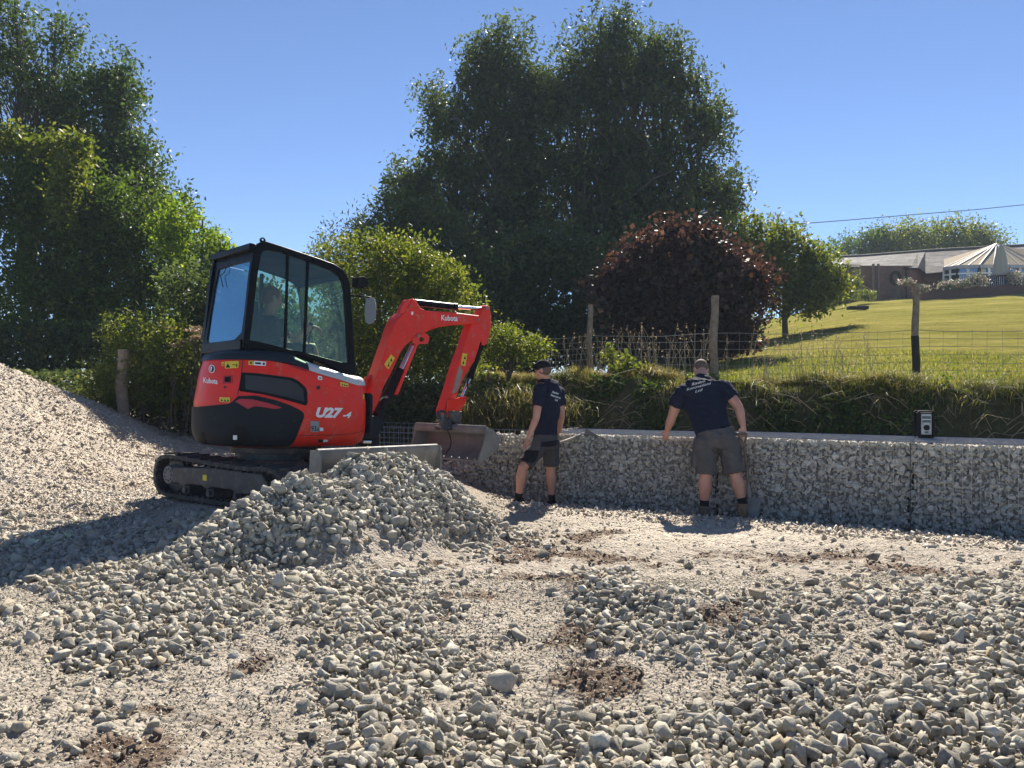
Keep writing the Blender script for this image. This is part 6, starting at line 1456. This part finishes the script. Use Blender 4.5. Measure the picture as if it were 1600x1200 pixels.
# ------------------------------------------------------------------ fence
def wpost(px, pt, pbm, D, wd, label, dark=False):
    t_, b_ = at(px, pt, D), at(px, pbm, D); b_.z -= .15; root = empty('fence_post', b_, label, 'post', 'wooden fence posts along the lawn')
    mb = MB(); n = 8; us = np.linspace(0, 1, 9); ln = random.uniform(-.02, .02)
    k = .42 if dark else 1.
    pts = [b_ + (t_ - b_) * u + Vector((ln * math.sin(u * 3) + .012 * math.sin(u * 9), 0, 0)) for u in us]
    mb.tube(pts, [wd * (1.12 - .14 * u) * (1 + .05 * math.sin(u * 13)) for u in us], n=9)
    build(mb, 'shaft', M['post'], root, smooth=50)
    if dark:
        cut = int(len(pts) * .5); mb = MB(); mb.tube([p_ + Vector((0, -.001, 0)) for p_ in pts[:5]], [wd * 1.17] * 5, n=9); build(mb, 'creosoted_foot', M['char'], root, smooth=50)
    return root
wpost(922, 476, 582, 13.0, .045, 'leftmost lawn fence post, short and pale against the dark bushes')
wpost(1117, 462, 602, 11.2, .058, 'lawn fence post standing right behind the stooping man')
wpost(1430, 443, 590, 10.9, .045, 'lawn fence post with a black foot on the open lawn at the right', dark=True)
wpost(193, 546, 650, 12.0, .085, 'thick old weathered post half hidden in scrub at the left')
FP = [(at(840, 545, 13.6), .62), (at(922, 540, 13.0), .70), (at(1117, 560, 11.2), .80), (at(1431, 545, 10.9), .80), (at(1700, 540, 9.6), .8)]
fr_ = empty('wire_fence', (3, 11.3, 1.5), 'thin rusty wire netting strung between the lawn fence posts', 'fence')
mb = MB(); tops_ = [(843, 528, 13.6), (922, 524, 13.0), (1117, 520, 11.2), (1431, 516, 10.9), (1720, 512, 9.6)]
bots_ = [(843, 582, 13.6), (922, 580, 13.0), (1117, 598, 11.2), (1431, 590, 10.9), (1720, 592, 9.6)]
for k in range(7):
    u = k / 6; pts = []
    for i in range(len(tops_) - 1):
        a = at(*tops_[i]).lerp(at(*bots_[i]), u); b = at(*tops_[i + 1]).lerp(at(*bots_[i + 1]), u)
        for v in np.linspace(0, 1, 9)[:-1]: pts.append(a.lerp(b, v) - Vector((0, 0, (.035 if k == 0 else .02) * math.sin(v * math.pi) + random.uniform(-.006, .006))))
    mb.tube(pts, .0030 if k else .004, n=4, caps=False)
build(mb, 'line_wire', M['wire_rust'], fr_, fix=False)
mb = MB()
for i in range(len(tops_) - 1):
    L_ = (at(*tops_[i + 1]) - at(*tops_[i])).length; m_ = int(L_ / .17)
    for k in range(m_):
        v = k / m_; a = at(*tops_[i]).lerp(at(*tops_[i + 1]), v); b = at(*bots_[i]).lerp(at(*bots_[i + 1]), v); mb.tube([a, a.lerp(b, .5) + Vector((random.uniform(-.01, .01), 0, 0)), b], .0022, n=3, caps=False)
build(mb, 'stay_wire', M['wire_rust'], fr_, fix=False)
mb = MB(); P_ = [at(1190, 354, 60), at(1300, 346, 62), at(1420, 336, 64), at(1520, 328, 66), at(1680, 312, 68)]; mb.tube(P_, .035, n=5, caps=False)
build(mb, 'overhead_cable', surf('cable_grey', (.16, .17, .18), rough=.6), fix=False, label='thin overhead cable crossing the sky at the right', cat='cable')

# ------------------------------------------------------------------ bungalow on the hill
def brickmat(name, c1, c2, mo, sc=1.):
    m, nt, p = newmat(name); tc = nd(nt, 'ShaderNodeTexCoord'); mp = nd(nt, 'ShaderNodeMapping'); mp.inputs['Rotation'].default_value = (R(90), 0, 0)
    b = nd(nt, 'ShaderNodeTexBrick'); b.inputs['Scale'].default_value = sc; b.inputs['Color1'].default_value = (*c1, 1); b.inputs['Color2'].default_value = (*c2, 1); b.inputs['Mortar'].default_value = (*mo, 1)
    b.inputs['Mortar Size'].default_value = .012; b.inputs['Brick Width'].default_value = .24; b.inputs['Row Height'].default_value = .08
    nt.links.new(tc.outputs['Object'], mp.inputs[0]); nt.links.new(mp.outputs[0], b.inputs['Vector']); n = noise(nt, 1.3, 5); f = ramp(nt, n.outputs[0], [(.3, .7), (.7, 1.2)])
    nt.links.new(mixc(nt, 1., b.outputs[0], f.outputs[0], 'MULTIPLY'), p.inputs['Base Color']); p.inputs['Roughness'].default_value = .9; return m
M['brick'] = brickmat('brown_brick', (.22, .085, .055), (.15, .06, .042), (.20, .16, .13))
def slatemat():
    m, nt, p = newmat('slate_roof'); tc = nd(nt, 'ShaderNodeTexCoord'); mp = nd(nt, 'ShaderNodeMapping'); mp.inputs['Rotation'].default_value = (0, 0, 0)
    b = nd(nt, 'ShaderNodeTexBrick'); b.inputs['Scale'].default_value = 1.; b.inputs['Color1'].default_value = (.025, .025, .03, 1); b.inputs['Color2'].default_value = (.13, .125, .125, 1); b.inputs['Mortar'].default_value = (.02, .02, .022, 1)
    b.inputs['Mortar Size'].default_value = .03; b.inputs['Brick Width'].default_value = .55; b.inputs['Row Height'].default_value = .42; b.inputs['Bias'].default_value = -.1
    nt.links.new(tc.outputs['Object'], mp.inputs[0]); nt.links.new(mp.outputs[0], b.inputs['Vector']); n = noise(nt, .8, 5); f = ramp(nt, n.outputs[0], [(.38, .35), (.62, 1.5)])
    nt.links.new(mixc(nt, 1., b.outputs[0], f.outputs[0], 'MULTIPLY'), p.inputs['Base Color']); p.inputs['Roughness'].default_value = .8; p.inputs['Specular IOR Level'].default_value = .1; return m
M['slate'] = slatemat()
M['upvc'] = surf('white_frame', (.78, .78, .77), rough=.4); M['creamroof'] = surf('polycarbonate', (.30, .25, .17), (.26, .215, .15), rough=.9, spec=.1)
M['housewin'] = glassmat('house_glass', (.10, .14, .2), refl=.18, gcol=(.6, .8, 1.)); M['darkin'] = surf('dark_inside', (.02, .02, .022), rough=.9)
HD = 52.
def hp(px, py, D=HD): return at(px, py, D)
hr = empty('bungalow', hp(1400, 470), 'long low brick bungalow with a slate roof at the top of the lawn', 'house')
def quadprism(nm, pts, vec, m, par=None, **k): mb = MB(); mb.prism(pts, vec); return build(mb, nm, m, par, **k)
back = Vector((0, 4, 0))
quadprism('wall', [hp(1296, 412), hp(1296, 472), hp(1346, 474), hp(1346, 414)], back, M['brick'], hr)
quadprism('wall', [hp(1346, 415, 50), hp(1346, 476, 50), hp(1424, 476, 50), hp(1424, 415, 50)], Vector((0, 6, 0)), M['brick'], hr)
quadprism('wall', [hp(1424, 416, 50.01), hp(1424, 474, 50.01), hp(1443, 470, 52), hp(1443, 426, 52), hp(1434, 417, 51)], Vector((-.3, .3, 0)), surf('pale_gable', (.26, .13, .09), (.20, .10, .075), rough=.9), hr)
quadprism('wall', [hp(1440, 424), hp(1440, 470), hp(1640, 470), hp(1640, 420)], back, M['brick'], hr)
mb = MB()
E1 = [hp(1292, 416, 51.6), hp(1345, 416, 51.6), hp(1424, 418, 49.8), hp(1434, 418, 50.2), hp(1446, 427, 51.4), hp(1475, 424, 51.6), hp(1660, 420, 51.6)]
E2 = [hp(1296, 403, 58), hp(1345, 401, 58), hp(1424, 395, 58), hp(1434, 394, 58), hp(1446, 393, 58), hp(1475, 391, 58), hp(1660, 381, 58)]
n = len(E1); V = E1 + E2; V2 = [v - Vector((0, 0, .12)) for v in V]
mb.add(V + V2, [(i, i + 1, n + i + 1, n + i) for i in range(n - 1)] + [(2 * n + n + i, 2 * n + n + i + 1, 2 * n + i + 1, 2 * n + i) for i in range(n - 1)] + [(i, 2 * n + i, 2 * n + i + 1, i + 1) for i in range(n - 1)])
rfo = build(mb, 'roof', M['slate'], hr)
mb = MB(); mb.tube([v + Vector((0, 0, .05)) for v in E2], .11, n=8); build(mb, 'ridge_tiles', surf('ridge_tile', (.10, .08, .07), rough=.8), rfo)
mb = MB(); mb.tube([v + Vector((0, -.06, -.08)) for v in E1], .06, n=8); build(mb, 'gutter', M['blackm'], hr)
mb = MB(); mb.cyl(hp(1416, 420, 49.8), hp(1416, 470, 49.8), .05, n=8); build(mb, 'downpipe', M['blackm'], hr)
mb = MB(); c_ = hp(1400, 434, 49.9); mb.ring([c_ + Vector((.38 * math.cos(a), 0, .48 * math.sin(a))) for a in np.linspace(0, 6.283, 17)[:-1]], [c_ + Vector((.2 * math.cos(a), 0, .27 * math.sin(a))) for a in np.linspace(0, 6.283, 17)[:-1]], (0, .1, 0))
build(mb, 'wreath', M['leaf_dark'] if False else surf('wreath_twigs', (.02, .018, .012), rough=.9), label='dark round wreath hanging on the brick wall of the bungalow', cat='wreath')
for px in (1364, 1372): quadprism('trellis_post', [hp(px, 412, 49.6), hp(px, 468, 49.6), hp(px + 2.5, 468, 49.6), hp(px + 2.5, 412, 49.6)], (0, .15, 0), M['post'], label='timber post against the brick wall, %s of the two' % ('left' if px == 1364 else 'right'), cat='post')
mb = MB(); mb.bar(hp(1400, 466, 49.5), hp(1402, 450, 49.5), .05, .05); mb.bar(hp(1406, 466, 49.5), hp(1404, 450, 49.5), .05, .05); mb.bar(hp(1401, 458, 49.5), hp(1405, 458, 49.5), .04, .04); build(mb, 'plant_trellis', M['post'], label='small wooden A-shaped trellis leaning at the brick wall', cat='trellis')
# conservatory
cr_ = empty('conservatory', hp(1550, 450, 46), 'white framed conservatory with a cream glazed roof coming to a point', 'conservatory')
CD = 47.
ang = [(1475, 48.6), (1496, 46.8), (1530, 45.8), (1575, 45.8), (1612, 46.6), (1636, 48.6)]
eave = [at(px, 419 - (3 if 0 < i < 5 else 0) - (1 if i in (2, 3) else 0), D_) for i, (px, D_) in enumerate(ang)]
foot = [Vector((e.x, e.y, at(1500, 452, 46.8).z)) for e in eave]
apex = at(1557, 381, 49.); mb = MB()
for i in range(5):
    a, b = eave[i], eave[i + 1]; ov = Vector((0, 0, .03)); mb.add([a + ov, b + ov, apex, a, b, apex - Vector((0, 0, .05))], [(0, 1, 2), (5, 4, 3), (0, 3, 4, 1)])
mb.add([eave[5], apex, eave[0], at(1636, 400, 51), at(1475, 405, 51)], [(0, 1, 3), (1, 2, 4)])
build(mb, 'roof', M['creamroof'], cr_)
mb = MB()
for e in eave: mb.bar(e + Vector((0, -.02, .06)), apex + Vector((0, -.02, .05)), .07, .03)
for i in range(5): mb.bar((eave[i] + eave[i + 1]) / 2 + Vector((0, -.0, .05)), apex.lerp((eave[i] + eave[i + 1]) / 2, .12) + Vector((0, 0, .05)), .06, .02); mb.bar(eave[i] + Vector((0, -.03, -.05)), eave[i + 1] + Vector((0, -.03, -.05)), .16, .2)
build(mb, 'roof_bars', surf('grey_white_bar', (.36, .37, .38), rough=.6), cr_)
mb = MB(); mb.cyl(apex, apex + Vector((0, 0, .35)), .05, .01, n=8); build(mb, 'finial', M['upvc'], cr_)
for i in range(5):
    a, b, c2, d2 = eave[i], eave[i + 1], foot[i + 1], foot[i]; m_ = 2 if i in (0, 4) else 3 if i in (2,) else 2
    mb = MB()
    for k in range(m_ + 1):
        u = k / m_; mb.bar(a.lerp(b, u) - Vector((0, 0, .1)), d2.lerp(c2, u), .13, .1, up=(0, 1, 0))
    for z in (0., .72): mb.bar(d2 + Vector((0, 0, z * 0 + .04)) if z == 0 else a - Vector((0, 0, .45)), c2 + Vector((0, 0, .04)) if z == 0 else b - Vector((0, 0, .45)), .09, .09)
    fo = build(mb, 'window_frame', M['upvc'], cr_)
    nrm_ = Vector((0, .05, 0)); mb = MB(); mb.add([a + nrm_, b + nrm_, c2 + nrm_, d2 + nrm_], [(0, 1, 2, 3)]); build(mb, 'pane', M['housewin'], fo)
quadprism('inner_wall', [at(1476, 420, 51), at(1636, 420, 51), at(1636, 455, 51), at(1476, 455, 51)], (0, .1, 0), M['darkin'], cr_)
# retaining wall and terrace
rw = MB(); RWt = [at(1442, 458, 44.6), at(1500, 450, 44.4), at(1560, 445.5, 44.2), at(1592, 443.5, 44.2), at(1660, 441, 44.2)]; RWb = [at(1442, 470, 44.6), at(1500, 466, 44.4), at(1560, 460, 44.2), at(1592, 455, 44.2), at(1660, 452, 44.2)]
n = len(RWt); up_ = [v + Vector((0, 1.2, 0)) for v in RWt]; dn = [v - Vector((0, 0, .6)) for v in RWb]; dn2 = [v + Vector((0, 1.2, 0)) for v in dn]
rw.add(RWt + dn + up_ + dn2, [(i, i + 1, n + i + 1, n + i) for i in range(n - 1)] + [(2 * n + i, i, i + 1, 2 * n + i + 1)[::-1] for i in range(n - 1)] + [(0, n, 3 * n, 2 * n)])
build(rw, 'retaining_wall', surf('dark_brick_wall', (.075, .04, .035), (.12, .06, .05), rough=.9, scale=6), label='low dark brick retaining wall below the conservatory', cat='wall')
# parasol and railing
ps = empty('parasol', at(1563, 436, 44.8), 'closed cream parasol in front of the conservatory', 'parasol')
mb = MB(); mb.cyl(at(1563.5, 438, 44.8), at(1563.5, 384, 44.8), .03, n=8); build(mb, 'pole', M['post'], ps)
mb = MB(); n = 16; rg = [(382, .03), (386, .12), (394, .20), (405, .28), (418, .34), (429, .40), (431, .36)]; V = []
for py, r_ in rg:
    c_ = at(1563.5, py, 44.8)
    for k in range(n): a = 2 * math.pi * k / n; q = r_ * (1 + .16 * (k % 2)); V.append(c_ + Vector((q * math.cos(a), q * math.sin(a), 0)))
mb.add(V, [(i * n + k, i * n + (k + 1) % n, (i + 1) * n + (k + 1) % n, (i + 1) * n + k) for i in range(len(rg) - 1) for k in range(n)] + [tuple(range(n))]); build(mb, 'canopy', surf('cream_canvas', (.34, .32, .27), rough=.9), ps, smooth=30)
rl = empty('railing', at(1560, 446, 44.6), 'short dark railing on the terrace under the parasol', 'railing'); mb = MB()
for px in np.arange(1538, 1577, 3.2): mb.bar(at(px, 432, 44.5), at(px, 447, 44.5), .05, .05, up=(0, 1, 0))
build(mb, 'baluster_row', M['darkin'], rl); mb = MB(); mb.bar(at(1536, 432, 44.5), at(1577, 431, 44.5), .08, .06); build(mb, 'rail', M['darkin'], rl)
# planting round the house
M['bloom'] = leafmat('pink_white_bloom', [(0, (.10, .14, .05)), (.45, (.14, .18, .07)), (.6, (.50, .36, .33)), (1, (.75, .62, .58))], (1, 1, 1), .3)
for (px, py, rx, ry, lb, m_) in ((1500, 446, 14, 6, 'low cluster of pink and white flowers above the left of the retaining wall', 'bloom'), (1527, 441, 14, 9, 'taller pink flowering shrub in front of the conservatory windows', 'bloom'), (1416, 444, 12, 3, 'flat pink flower display near the brick gable corner', 'bloom'), (1440, 454, 8, 4, 'small pale flowering plant at the left end of the retaining wall', 'bloom'),
        (1590, 438, 14, 12, 'white flowering shrub at the right edge of the terrace', 'bloom'), (1330, 442, 14, 10, 'pale green shrub against the left end of the brick wall', 'leaf_lite'), (1312, 462, 22, 10, 'dark rounded shrub in the bed below the brick wall', 'leaf_mid'), (1352, 463, 16, 7, 'low grey green shrub in the bed, right of the dark rounded shrub', 'leaf_lite'), (1478, 448, 10, 4, 'low flowering mound at the foot of the conservatory steps', 'bloom')):
    tree('garden_shrub', lb, 'shrub', tuple(at(px, py + ry, 44.4)), [pb(px, py, 44.2, rx, ry)], 1300, .13, M[m_], .03, clump=8, cr=.22, seed=int(px), nl=8)
# rabbit hole in the bank top and a stick
mb = MB(); c_ = at(1546, 612, 10.3); V = []
mb.ball(c_, (.19, .10, .075), nu=20, nv=10); build(mb, 'burrow', M['darkin'], smooth=60, label='dark oval burrow hole in the top of the bank at the right', cat='burrow')
mb = MB(); mb.tube([at(1370, 599, 10.2), at(1398, 604, 10.1), at(1427, 609, 10.)], [.010, .012, .008], n=6); build(mb, 'stick', surf('pale_stick', (.50, .42, .30), rough=.8), smooth=60, label='pale stick lying on the bank edge below the black-footed post', cat='stick')
mb = MB(); mb.box((0, 0, 0), (.9, .4, .16), Matrix.Translation(at(1340, 481, 36))); build(mb, 'slab', M['darkin'], label='small dark slab lying on the lawn below the bungalow', cat='slab', bevel=.03)

# ------------------------------------------------------------------ added veil, lifts distant blacks like lens glare
hm_ = bpy.data.materials.new('air'); hm_.use_nodes = True; nt = hm_.node_tree; nt.nodes.remove(nt.nodes['Principled BSDF'])
vp = nt.nodes.new('ShaderNodeVolumePrincipled'); vp.inputs['Color'].default_value = (.70, .84, 1., 1); vp.inputs['Density'].default_value = .0008; vp.inputs['Anisotropy'].default_value = .0
nt.links.new(vp.outputs[0], nt.nodes['Material Output'].inputs['Volume'])
mb = MB(); mb.box((30, 800, 15), (1700, 1700, 60)); build(mb, 'haze', hm_, base=False, label='thin added haze in the air over the site and lawn', kind='stuff')
